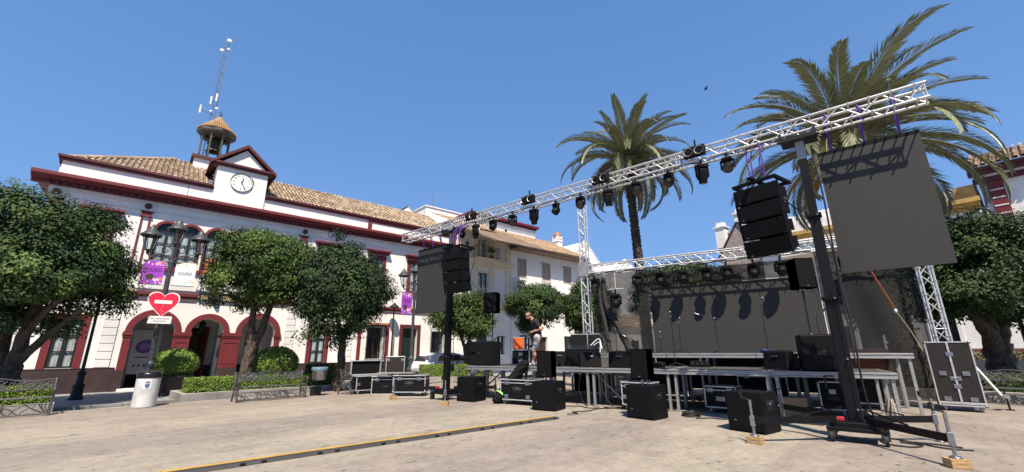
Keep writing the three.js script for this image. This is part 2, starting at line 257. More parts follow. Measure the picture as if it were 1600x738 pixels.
// ---------------------------------------------------------------- town hall
{
  const t = thing('town_hall', 'long white town hall with dark red trim, arcade and clock gable', 'building', THP, TH);
  const XL = -3.3, XR = 16.4, B = -0.13;
  // front wall with its openings
  const s = poly([[XL, B], [XR, B], [XR, 8.15], [XL, 8.15]]);
  const arches = [[0.2, 1.62], [2.22, 3.46], [4.18, 5.66]], SP = 2.36;
  rectHole(s, -2.11, -1.36, 0.9, 2.78); for (const [a, b] of arches) archHole(s, a, b, B + 0.001, SP);
  rectHole(s, 7.43, 8.15, 0.88, 2.76); rectHole(s, 10.5, 11.4, 1.05, 2.85); rectHole(s, 12.7, 13.72, B + 0.001, 2.86); rectHole(s, 14.75, 15.7, 1.3, 2.7);
  rectHole(s, -2.02, -1.32, 5.1, 6.98); rectHole(s, 7.45, 8.15, 5.1, 6.98); rectHole(s, 10.4, 11.1, 5.1, 6.98); rectHole(s, 12.95, 13.65, 5.1, 6.98);
  const loggia = [0.26, 1.12, 2.14, 3.0, 4.02, 4.88].map(x => [x, x + 0.74]); for (const [a, b] of loggia) archHole(s, a, b, 5.22, 6.86);
  part(t, 'front_wall', ex(s, -0.5, 0, 0, 24), M.white);
  part(t, 'side_wall', [bb(XL, XL + 0.4, B, 9.3, -9, -0.501), bb(XR - 0.4, XR, B, 9.3, -9, -0.501)], M.white);
  part(t, 'rear_wall', bb(XL + 0.401, XR - 0.401, B, 9.3, -9, -8.7), M.white);
  part(t, 'floor_slab', [bb(XL + 0.401, XR - 0.401, 3.95, 4.15, -8.69, -0.502), bb(XL + 0.401, XR - 0.401, B, -0.04, -8.69, -0.502)], M.room);
  part(t, 'inner_wall', [bb(-0.35, -0.15, -0.03, 3.94, -8.6, -0.502), bb(6.0, 6.2, -0.03, 3.94, -8.6, -0.502)], M.white);
  // arcade
  const bs = poly([[-0.149, -0.03], [5.999, -0.03], [5.999, 3.94], [-0.149, 3.94]]); rectHole(bs, 2.0, 2.98, -0.029, 2.7); rectHole(bs, 0.35, 1.1, -0.029, 2.6); rectHole(bs, 4.9, 5.6, -0.029, 2.6);
  part(t, 'arcade_wall', ex(bs, -3.3, -3.1), M.white);
  part(t, 'arcade_step', rb(5.6, 0.14, 0.5, 2.92, -0.03, 0.12, 0.015), M.whiteTrim);
  part(t, 'arcade_dado', [bb(-0.148, 0.34, -0.03, 0.85, -3.099, -3.06), bb(1.11, 1.99, -0.03, 0.85, -3.099, -3.06), bb(2.99, 4.89, -0.03, 0.85, -3.099, -3.06), bb(5.61, 5.998, -0.03, 0.85, -3.099, -3.06), bb(5.94, 5.998, -0.03, 0.85, -3.05, -0.51), bb(-0.148, -0.09, -0.03, 0.85, -3.05, -0.51)], M.dado);
  part(t, 'arcade_pier', [bb(1.72, 2.12, -0.03, 3.93, -3.04, -2.3), bb(3.5, 4.15, -0.03, 3.93, -3.04, -2.2)], M.white);
  for (const [a, b] of [[2.0, 2.98], [0.35, 1.1], [4.9, 5.6]]) part(t, 'arcade_door', [rb((b - a) / 2 - 0.01, 2.6, 0.06, a + (b - a) / 4, 1.28, -3.2, 0.01), rb((b - a) / 2 - 0.01, 2.6, 0.06, b - (b - a) / 4, 1.28, -3.2, 0.01), ...[0.6, 1.35, 2.1].flatMap(y => [bx((b - a) / 2 - 0.16, 0.5, 0.03, a + (b - a) / 4, y, -3.165), bx((b - a) / 2 - 0.16, 0.5, 0.03, b - (b - a) / 4, y, -3.165)])], M.woodDoor);
  part(t, 'red_door_leaf', rb(0.07, 2.75, 0.75, 2.98, 1.36, -2.7, 0.01, 0.35), M.redDark);
  // arches, piers, imposts
  for (const [a, b] of arches) part(t, 'arch_band', ex(archBand(a, b, SP, 0.24), 0.001, 0.06, 0.006, 28), M.red);
  for (const [a, b] of [[-0.05, 0.2], [1.62, 2.22], [3.46, 4.18], [5.66, 5.9]]) {
    const p = part(t, 'arch_pier', [bb(a, b, 0.78, 2.12, 0.001, 0.05), ...(b - a > 0.4 ? [bb(a + 0.08, b - 0.08, 0.95, 1.0, 0.05, 0.07), bb(a + 0.08, b - 0.08, 1.9, 1.95, 0.05, 0.07), bb(a + 0.08, a + 0.12, 1.001, 1.899, 0.05, 0.068), bb(b - 0.12, b - 0.08, 1.001, 1.899, 0.05, 0.068)] : [])], M.red);
    part(p, 'impost', [bb(a - 0.03, b + 0.03, 2.12, 2.2, 0.001, 0.075), bb(a - 0.05, b + 0.05, 2.201, 2.28, 0.001, 0.1), bb(a - 0.03, b + 0.03, 2.281, 2.36, 0.001, 0.08), ...(a > 0 && b < 5.9 ? [bb(a - 0.012, b + 0.012, 2.12, 2.359, -0.5, 0)] : [])], M.red);
    part(p, 'pier_base', bb(a - 0.03, b + 0.03, B, 0.779, 0.001, 0.08), M.dado);
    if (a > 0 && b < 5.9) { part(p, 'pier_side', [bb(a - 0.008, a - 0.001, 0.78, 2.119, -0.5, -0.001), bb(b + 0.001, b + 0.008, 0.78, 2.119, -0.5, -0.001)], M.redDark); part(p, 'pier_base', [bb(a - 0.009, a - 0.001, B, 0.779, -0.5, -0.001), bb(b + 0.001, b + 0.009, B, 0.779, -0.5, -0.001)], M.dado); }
  }
  // dado along the front
  const dado = (a, b) => part(t, 'dado', [bb(a, b, B, 0.86, 0.001, 0.035), bb(a, b, 0.861, 0.89, 0.001, 0.05)], M.dado);
  dado(XL - 0.001, -2.37); dado(-2.369, -1.13); dado(-1.129, -0.09); dado(5.94, 7.2); dado(7.201, 8.38); dado(8.381, 12.5); dado(13.93, XR);
  // quoins of white blocks
  for (const [a, b] of [[-3.29, -2.85], [-0.75, -0.28], [6.1, 6.55], [9.2, 9.62]]) for (let k = 0; k < 9; k++) part(t, 'quoin_block', rb(b - a, 0.29, 0.05, (a + b) / 2, 1.05 + k * 0.318, 0.02, 0.008), M.whiteTrim);
  // red window surrounds and windows of the ground floor
  const surround = (a, b, y0, y1, w, z1 = 0.035) => part(t, 'window_surround', [bb(a - w, a, y0, y1 + w, 0.001, z1), bb(b, b + w, y0, y1 + w, 0.001, z1), bb(a + 0.001, b - 0.001, y1, y1 + w - 0.001, 0.001, z1)], M.red);
  surround(-2.11, -1.36, 0.89, 2.78, 0.22); windowIn(t, -2.11, -1.36, 0.9, 2.78, -0.015, 2, 3, { curtain: 2, fw: 0.075 });
  surround(7.43, 8.15, 0.89, 2.76, 0.2); windowIn(t, 7.43, 8.15, 0.88, 2.76, -0.015, 2, 3, { curtain: 2, fw: 0.075 });
  surround(10.12, 11.62, 0.89, 2.9, 0.2); windowIn(t, 10.5, 11.4, 1.05, 2.85, -0.2, 2, 3); grilleBars(t, 10.42, 11.48, 1.0, 2.95, 0, 0.28, M.iron, 11); part(t, 'grille_hood', [rb(1.3, 0.06, 0.36, 10.95, 3.0, 0.17, 0.01), rb(1.2, 0.05, 0.3, 10.95, 3.06, 0.14, 0.01)], M.terracotta);
  windowIn(t, 14.75, 15.7, 1.3, 2.7, -0.25, 2, 2); grilleBars(t, 14.65, 15.8, 1.2, 2.8, 0, 0.2, M.iron, 8);
  { const d = part(t, 'door', [rb(0.5, 2.9, 0.06, 12.955, 1.36, -0.3, 0.008), rb(0.5, 2.9, 0.06, 13.465, 1.36, -0.3, 0.008), ...[0.5, 1.25, 2.1].flatMap(y => [12.955, 13.465].map(x => bx(0.34, 0.5, 0.03, x, y, -0.265)))], M.greenDoor); part(d, 'door_handle', sp(0.03, 13.15, 1.1, -0.23), M.steel); part(t, 'door_surround', [bb(12.5, 12.7, B, 3.06, 0.001, 0.05), bb(13.72, 13.92, B, 3.06, 0.001, 0.05), bb(12.701, 13.719, 2.86, 3.059, 0.001, 0.05)], M.redDark); }
  // string course between the storeys
  for (const [a, b] of [[XL - 0.06, 2.22], [3.82, XR]]) part(t, 'string_course', [bb(a, b, 3.84, 3.94, 0.001, 0.07), bb(a, b, 3.941, 4.06, 0.001, 0.12), bb(a, b, 3.7, 3.72, 0.001, 0.03)], M.red);
  { const p = part(t, 'tile_picture_frame', [bb(2.26, 3.78, 3.8, 3.84, 0.001, 0.1), bb(2.26, 3.78, 4.86, 4.9, 0.001, 0.1), bb(2.26, 2.3, 3.841, 4.859, 0.001, 0.1), bb(3.74, 3.78, 3.841, 4.859, 0.001, 0.1)], M.frame);
    const c = canvasMat(256, 170, (x, w, h) => { const r = rng(5); x.fillStyle = '#8a8570'; x.fillRect(0, 0, w, h); for (let i = 0; i < 500; i++) { x.fillStyle = ['#b9ab84', '#6d6a52', '#a07a52', '#4f5a44', '#c9bda0', '#94583c'][Math.floor(r() * 6)]; x.globalAlpha = 0.5; x.beginPath(); x.ellipse(r() * w, h * (0.25 + 0.75 * r()), 3 + r() * 12, 2 + r() * 7, r() * 3, 0, 7); x.fill(); } x.globalAlpha = 0.9; x.fillStyle = '#c98a68'; x.beginPath(); x.ellipse(90, 110, 26, 18, 0, 0, 7); x.fill(); });
    const q = mesh('painted_panel', new THREE.PlaneGeometry(1.44, 1.02).translate(3.02, 4.35, 0.03), c); p.add(q); }
  // upper windows
  for (const a of [-2.02, 7.45, 10.4, 12.95]) {
    surround(a, a + 0.7, 5.1, 6.98, 0.2); windowIn(t, a, a + 0.7, 5.1, 6.98, -0.015, 2, 3, { curtain: 2, fw: 0.06 });
    part(t, 'window_hood', [bb(a - 0.35, a + 1.05, 7.3, 7.38, 0.001, 0.24), bb(a - 0.39, a + 1.09, 7.381, 7.46, 0.001, 0.3), bb(a - 0.28, a + 0.98, 7.22, 7.299, 0.001, 0.16)], M.red);
    part(t, 'window_sill', rb(1.3, 0.09, 0.2, a + 0.35, 5.05, 0.1, 0.01), M.red);
  }
  for (const [a, b] of loggia) {
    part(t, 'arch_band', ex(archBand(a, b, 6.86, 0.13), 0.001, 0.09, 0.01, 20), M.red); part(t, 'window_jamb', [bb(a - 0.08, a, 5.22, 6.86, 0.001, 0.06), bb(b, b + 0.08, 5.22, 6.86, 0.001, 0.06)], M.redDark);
    const w = windowIn(t, a, b, 5.22, 6.86, -0.03, 2, 3, { curtain: 2 }), c = (a + b) / 2, r = (b - a) / 2, gs = [ex(archBand(a + 0.05, b - 0.05, 6.862, 0.05), -0.1, -0.03, 0, 14)];
    for (let k = 1; k < 5; k++) { const q = Math.PI * k / 5; gs.push(bar([c, 6.862, -0.07], [c + Math.cos(q) * r, 6.862 + Math.sin(q) * r, -0.07], 0.022)); }
    part(w, 'fanlight_bars', gs, M.frame); const fs = new THREE.Shape(); fs.absarc(c, 6.864, r - 0.05, 0, Math.PI); part(w, 'pane', ex(fs, -0.095, -0.09, 0, 14), M.darkGlass);
  }
  part(t, 'loggia_sill', [bb(-0.05, 6.1, 5.0, 5.1, 0.001, 0.2), bb(0, 6.05, 5.101, 5.18, 0.001, 0.14)], M.red);
  part(t, 'loggia_apron', bb(0, 6.05, 4.2, 4.99, 0.001, 0.1), M.whiteTrim);
  // pilasters with medallions
  for (const x of [-3.1, -0.21, 6.45]) { const p = part(t, 'pilaster', [bb(x - 0.17, x - 0.11, 4.9, 7.4, 0.001, 0.06), bb(x + 0.11, x + 0.17, 4.9, 7.4, 0.001, 0.06), bb(x - 0.17, x + 0.17, 4.82, 4.899, 0.001, 0.07), bb(x - 0.2, x + 0.2, 7.4, 7.46, 0.001, 0.1), bb(x - 0.16, x + 0.16, 7.461, 7.6, 0.001, 0.08), bb(x - 0.22, x + 0.22, 7.601, 7.66, 0.001, 0.12)], M.red); part(p, 'medallion', place(new THREE.CylinderGeometry(0.13, 0.13, 0.08, 14), x, 7.88, 0.11, Math.PI / 2), M.redDark); part(p, 'medallion_block', bb(x - 0.24, x + 0.24, 7.665, 8.1, 0.001, 0.07), M.whiteTrim); }
  // frieze mouldings and cornice
  part(t, 'frieze_moulding', [bb(XL - 0.04, XR, 7.68, 7.72, 0.001, 0.05), bb(XL - 0.06, XR, 7.96, 8.149, 0.001, 0.045)], M.whiteTrim);
  const prof = poly([[0, 8.15], [0.2, 8.15], [0.2, 8.27], [0.34, 8.3], [0.42, 8.4], [0.58, 8.44], [0.58, 8.56], [0.5, 8.6], [0, 8.72]]);
  const corn = ex(prof, 0, XR - XL + 0.58).rotateY(-Math.PI / 2).scale(1, 1, 1); // extrude runs along -x after the turn
  corn.translate(XR, 0, 0.001); const cp = part(t, 'cornice', corn, M.red);
  part(cp, 'cornice_return', ex(prof, 0, 9).rotateY(Math.PI).translate(XL - 0.001, 0, -0.001), M.red);
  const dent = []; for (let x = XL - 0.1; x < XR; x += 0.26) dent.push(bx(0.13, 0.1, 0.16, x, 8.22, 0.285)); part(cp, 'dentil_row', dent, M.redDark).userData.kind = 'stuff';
  // parapet
  part(t, 'parapet', [bb(XL + 0.1, 1.05, 8.6, 9.3, -0.3, -0.02), bb(1.07, 9.95, 8.6, 9.3, -0.3, -0.021), bb(9.96, XR, 8.6, 9.3, -0.3, -0.02), bb(XL + 0.1, XL + 0.38, 8.6, 9.3, -9, -0.301)], M.white);
  part(t, 'parapet_cap', [bb(XL - 0.02, 2.0, 9.3, 9.42, -0.36, 0.08), bb(4.28, XR, 9.3, 9.42, -0.36, 0.08), bb(XL - 0.06, 2.0, 9.421, 9.52, -0.4, 0.14), bb(4.28, XR, 9.421, 9.52, -0.4, 0.14), bb(XL - 0.06, XL + 0.42, 9.3, 9.52, -9, -0.401)], M.redDark);
  part(t, 'parapet_border', [bb(9.97, 10.2, 8.7, 9.3, -0.019, 0.03), bb(16.2, XR, 8.7, 9.3, -0.019, 0.03), bb(10.201, 16.199, 9.2, 9.299, -0.019, 0.03)], M.red);
  // roof
  const E = 9.5, RY = 11.95, RZ = -4.3, L = Math.hypot(RY - E, RZ + 0.25), sv = [0, (RY - E) / L, (RZ + 0.25) / L];
  const hip = 3.6, bed = new THREE.BufferGeometry();
  const A = [XL + 0.1, E, -0.25], B2 = [XR, E, -0.25], C2 = [XR, RY, RZ], D2 = [XL + hip, RY, RZ], E2 = [XL + 0.1, E, -8.6], F2 = [XR, E, -8.6];
  bed.setAttribute('position', new THREE.BufferAttribute(new Float32Array([A, B2, C2, A, C2, D2, E2, D2, C2, E2, C2, F2, A, D2, E2].flat()), 3)); bed.computeVertexNormals();
  const roof = part(t, 'roof', bed, M.tileBed);
  tileRoof(roof, A, [1, 0, 0], sv, 0.12, XR - XL - 0.15, x => [0, L * Math.min(1, x / (hip - 0.1))], 21);
  { const w = 8.35, Ls = Math.hypot(hip, RY - E); tileRoof(roof, E2, [0, 0, 1], [hip / Ls, (RY - E) / Ls, 0], 0.1, w - 0.1, x => [0, Ls * (1 - Math.abs(x / w * 2 - 1))], 22); }
  const ridge = []; const rr = rng(3); for (let x = XL + hip; x < XR; x += 0.36) ridge.push(tint(place(new THREE.CylinderGeometry(0.1, 0.11, 0.4, 8, 1, true, 0, Math.PI), x, RY + 0.0, RZ, 0, 0, -Math.PI / 2 ).rotateX(0), [0.42 * (0.8 + rr() * 0.4), 0.31, 0.21])); 
  for (let k = 0; k < 13; k++) { const f = k / 13; ridge.push(tint(cy([A[0] + (D2[0] - A[0]) * f, A[1] + (D2[1] - A[1]) * f + 0.03, A[2] + (D2[2] - A[2]) * f], [A[0] + (D2[0] - A[0]) * (f + 0.085), A[1] + (D2[1] - A[1]) * (f + 0.085) + 0.03, A[2] + (D2[2] - A[2]) * (f + 0.085)], 0.11, 0.095, 8), [0.42 * (0.8 + rr() * 0.4), 0.31, 0.21])); }
  part(roof, 'ridge_tiles', ridge, M.tile);
  // clock gable
  const x0 = 2.03, x1 = 4.27, zc = 0.06;
  const gb = part(t, 'clock_gable', [ex(poly([[x0, 8.6], [x1, 8.6], [x1, 10.72], [(x0 + x1) / 2, 11.75], [x0, 10.72]]), -2.2, zc)], M.white);
  const mx = (x0 + x1) / 2; const slope = (sx) => ex(poly([[mx, 11.84], [mx, 12.02], [mx + sx * 1.48, 10.74], [mx + sx * 1.48, 10.58]]), -2.4, zc + 0.22);
  part(gb, 'gable_roof', [slope(1), slope(-1)], M.redDark);
  part(gb, 'gable_cornice', [bb(x0 - 0.22, x1 + 0.22, 10.6, 10.7, -0.3, zc + 0.14), bb(x0 - 0.3, x1 + 0.3, 10.701, 10.8, -0.3, zc + 0.2)], M.redDark);
  part(gb, 'floodlight', [rb(0.16, 0.12, 0.1, 1.86, 9.66, 0.06, 0.01, 0.3)], M.aluDull);
  const face = canvasMat(512, 512, (c, w) => { c.fillStyle = '#e4e4e0'; c.fillRect(0, 0, w, w); c.translate(256, 256); c.fillStyle = '#15151a'; c.font = 'bold 58px sans-serif'; c.textAlign = 'center'; c.textBaseline = 'middle'; for (let k = 1; k <= 12; k++) { const a = k * Math.PI / 6; c.fillText(String(k), Math.sin(a) * 178, -Math.cos(a) * 178); } for (let k = 0; k < 60; k++) { const a = k * Math.PI / 30; c.lineWidth = k % 5 ? 3 : 7; c.strokeStyle = '#15151a'; c.beginPath(); c.moveTo(Math.sin(a) * 214, -Math.cos(a) * 214); c.lineTo(Math.sin(a) * 230, -Math.cos(a) * 230); c.stroke(); } });
  const ck = new THREE.Mesh(new THREE.CircleGeometry(0.5, 40).translate(mx - 0.02, 9.93, zc + 0.03), face); ck.name = 'clock'; gb.add(ck);
  const ring = new THREE.Shape(); ring.absarc(mx - 0.02, 9.93, 0.545, 0, 7, false); const hh = new THREE.Path(); hh.absarc(mx - 0.02, 9.93, 0.485, 0, 7, true); ring.holes.push(hh);
  const cr = mesh('clock_rim', join(ex(ring, zc, zc + 0.07, 0.008, 40)), M.frame); gb.add(cr);
  const hand = (a, l, w) => bar([mx - 0.02 - Math.sin(a) * l * 0.18, 9.93 - Math.cos(a) * l * 0.18, zc + 0.05], [mx - 0.02 + Math.sin(a) * l, 9.93 + Math.cos(a) * l, zc + 0.05], w, 0.012);
  part(gb, 'clock_hands', [hand(0.22, 0.27, 0.05), hand(2.62, 0.4, 0.036).translate(0, 0, 0.013)], M.frame);
  // bell turret
  const bxx = 1.95, bz = -4.3, by = 12.2, bt = part(t, 'bell_turret', [bb(bxx - 0.85, bxx + 0.85, 10.9, 12.05, bz - 0.85, bz + 0.85)], M.white); const tr = 0.72;
  part(bt, 'turret_plinth', bb(bxx - 0.98, bxx + 0.98, 12.05, 12.22, bz - 0.98, bz + 0.98), M.redDark);
  const ironT = mt([0.11, 0.11, 0.085], 0.7, 0.1, { tex: 'dirt' }); const posts = [], oct = k => [bxx + Math.cos((k + 0.5) * Math.PI / 4) * tr, bz + Math.sin((k + 0.5) * Math.PI / 4) * tr];
  for (let k = 0; k < 8; k++) { const [px, pz] = oct(k), [qx, qz] = oct(k + 1); part(bt, 'turret_post', [cy([px, by, pz], [px, 13.85, pz], 0.045, 0.045, 8), cy([px, by, pz], [px, by + 0.14, pz], 0.075, 0.07, 8), cy([px, 13.7, pz], [px, 13.86, pz], 0.05, 0.09, 8), bar([px, 13.55, pz], [(px + qx) / 2, 13.86, (pz + qz) / 2], 0.03), bar([qx, 13.55, qz], [(px + qx) / 2, 13.86, (pz + qz) / 2], 0.03)], ironT); }
  part(bt, 'turret_eave', [lt([[0.55, 13.86], [0.86, 13.86], [0.98, 13.98], [1.0, 14.14], [0.92, 14.18], [0.3, 14.2]], bxx, 0, bz, 8).rotateY(0)], ironT);
  { const gs = []; const r = rng(44); for (let k = 0; k < 8; k++) for (let j = 0; j < 6; j++) for (let i = 0; i < 6 - j; i++) { const f = j / 6, a0 = (k + (i + 0.5) / (6 - j)) * Math.PI / 4, rad = 0.96 * (1 - f), rad2 = 0.96 * (1 - f - 0.19); gs.push(tint(cy([bxx + Math.cos(a0) * rad, 14.18 + f * 1.05, bz + Math.sin(a0) * rad], [bxx + Math.cos(a0) * Math.max(rad2, 0.02), 14.22 + (f + 0.18) * 1.05, bz + Math.sin(a0) * Math.max(rad2, 0.02)], 0.06, 0.045, 5), [0.4 * (0.8 + 0.4 * r()), 0.27 * (0.8 + 0.3 * r()), 0.11])); } gs.push(tint(new THREE.ConeGeometry(0.97, 1.12, 8).translate(bxx, 14.74, bz), [0.3, 0.18, 0.08])); part(bt, 'turret_roof', gs, M.tile); }
  const bell = part(bt, 'bell', lt([[0.0, 13.75], [0.14, 13.74], [0.24, 13.6], [0.28, 13.25], [0.34, 13.05], [0.4, 12.95], [0.36, 12.94], [0.26, 13.1]], bxx, 0, bz, 20), mt([0.09, 0.09, 0.055], 0.5, 0.5, { tex: 'dirt' })); part(bell, 'clapper', [cy([bxx, 13.2, bz], [bxx, 12.9, bz], 0.02), sp(0.06, bxx, 12.86, bz)], M.iron); part(bt, 'bell_frame', [bar([bxx - 0.6, 13.72, bz], [bxx + 0.6, 13.72, bz], 0.08), bar([bxx + 0.25, 12.22, bz + 0.3], [bxx + 0.45, 12.9, bz], 0.05), bar([bxx + 0.65, 12.22, bz + 0.3], [bxx + 0.45, 12.9, bz], 0.05)], ironT);
  part(bt, 'finial', [cy([bxx, 15.2, bz], [bxx, 15.7, bz], 0.02, 0.01, 6), sp(0.07, bxx, 15.38, bz), bar([bxx - 0.16, 15.55, bz], [bxx + 0.16, 15.55, bz], 0.02)], M.iron);
  // lattice antenna mast with dishes
  const ax = 1.55, az = -4.9, an = thing('antenna_mast', 'thin lattice antenna mast with small white dishes above the bell turret', 'antenna', THP, TH); const mg = [], tri = k => [ax + Math.cos(k * 2.094) * 0.13, az + Math.sin(k * 2.094) * 0.13];
  for (let k = 0; k < 3; k++) { const [a, c] = tri(k); mg.push(cy([a, 12.0, c], [a, 20.9, c], 0.02, 0.02, 5)); } for (let y = 12.6, i = 0; y < 20.8; y += 0.3, i++) for (let k = 0; k < 3; k++) { const [a, c] = tri(k), [d, e] = tri(k + 1); mg.push(cy([a, y, c], [d, y + (i % 2 ? 0.3 : -0.0) + 0.02, e], 0.01, 0.01, 4)); }
  part(an, 'mast', mg, M.steel); part(an, 'antenna_rod', [cy([ax, 20.9, az], [ax, 21.4, az], 0.02, 0.01, 5), cy([ax - 0.7, 17.8, az], [ax + 0.1, 17.6, az], 0.018, 0.018, 5), cy([ax - 0.62, 15.6, az + 0.2], [ax, 15.6, az], 0.02, 0.02, 5)], M.steel);
  for (const [dx, y, dz, r] of [[0.12, 20.95, 0.15, 0.14], [-0.16, 20.1, 0.12, 0.12], [0.17, 20.35, 0.1, 0.1], [0.16, 16.0, 0.15, 0.1], [-0.1, 15.7, 0.2, 0.08]]) part(an, 'dish', [place(new THREE.SphereGeometry(r * 1.4, 14, 6, 0, 6.2832, 0, 0.8).translate(0, -r, 0), ax + dx, y, az + dz, Math.PI / 2)], M.whitePlastic);
  for (const [dx, y] of [[-0.62, 15.65], [-0.2, 16.4], [0.05, 16.7]]) part(an, 'panel_antenna', rb(0.1, 0.55, 0.08, ax + dx, y, az + 0.2, 0.02), M.whitePlastic);
  // flag on a slanting pole and notices inside the arcade
  const fl = thing('balcony_flag', 'orange and red flag hanging from a slanted white pole on the town hall', 'flag', THP, TH); part(fl, 'pole', cy([2.1, 4.25, 0.1], [2.45, 5.75, 0.95], 0.02, 0.02, 8), M.whitePlastic); { const g = new THREE.PlaneGeometry(0.42, 0.75, 10, 10), p = g.attributes.position; for (let i = 0; i < p.count; i++) p.setZ(i, 0.12 * Math.sin(p.getX(i) * 12) * (1 - 0.3 * p.getY(i))); g.computeVertexNormals(); part(fl, 'cloth', g.translate(2.4, 5.3, 0.75), mt([0.75, 0.22, 0.06], 0.85, 0, { tex: 'cloth' })); }
  const pb = thing('exhibition_banner', 'white roll-up banner with purple picture inside the first arch', 'banner', THP, TH);
  const pm = canvasMat(256, 512, (c, w, h) => { c.fillStyle = '#b9b7b4'; c.fillRect(0, 0, w, h); c.fillStyle = '#6a4a86'; c.beginPath(); c.ellipse(130, 190, 95, 80, -0.3, 0, 7); c.fill(); c.fillStyle = '#8f6fb0'; c.beginPath(); c.ellipse(120, 190, 50, 42, 0, 0, 7); c.fill(); c.fillStyle = '#3c3a40'; c.fillRect(50, 310, 120, 14); for (let k = 0; k < 4; k++) c.fillRect(45 + k * 45, 400, 22, 26); });
  { const q = mesh('print', new THREE.PlaneGeometry(0.95, 1.9).translate(0.75, 1.5, -1.4), pm); pb.add(q); part(pb, 'stand', [bb(0.24, 1.26, 2.45, 2.49, -1.42, -1.38), bb(0.24, 0.28, 0, 2.45, -1.42, -1.39), bb(1.22, 1.26, 0, 2.45, -1.42, -1.39), bb(0.1, 1.4, -0.03, 0.01, -1.6, -1.2)], M.aluDull); }
  const nt = (x, y, w, h, col, lab, z = -2.19) => { const o = thing('wall_notice', lab, 'notice', THP, TH); part(o, 'sheet', bx(w, h, 0.015, x, y, z), mt(col, 0.7)); };
  nt(3.75, 2.25, 0.5, 0.1, [0.3, 0.03, 0.03], 'narrow red sign on the arcade wall behind the second arch'); nt(3.98, 2.05, 0.22, 0.3, [0.5, 0.5, 0.12], 'small yellow notice on the arcade wall behind the second arch'); nt(3.7, 1.45, 0.24, 0.5, [0.2, 0.2, 0.2], 'grey notice sheet on the arcade wall behind the second arch'); nt(4.02, 1.4, 0.14, 0.16, [0.25, 0.25, 0.25], 'tiny grey notice low on the arcade wall behind the second arch');
  const la = thing('arcade_lantern', 'black iron lantern hanging under the second arch', 'lantern', THP, TH); part(la, 'cage', [lt([[0.02, 2.98], [0.1, 2.9], [0.16, 2.82], [0.14, 2.8], [0.12, 2.4], [0.04, 2.34]], 2.7, 0, -1.2, 6)], M.iron); part(la, 'chain', cy([2.7, 2.98, -1.2], [2.7, 3.94, -1.2], 0.012), M.iron);
}
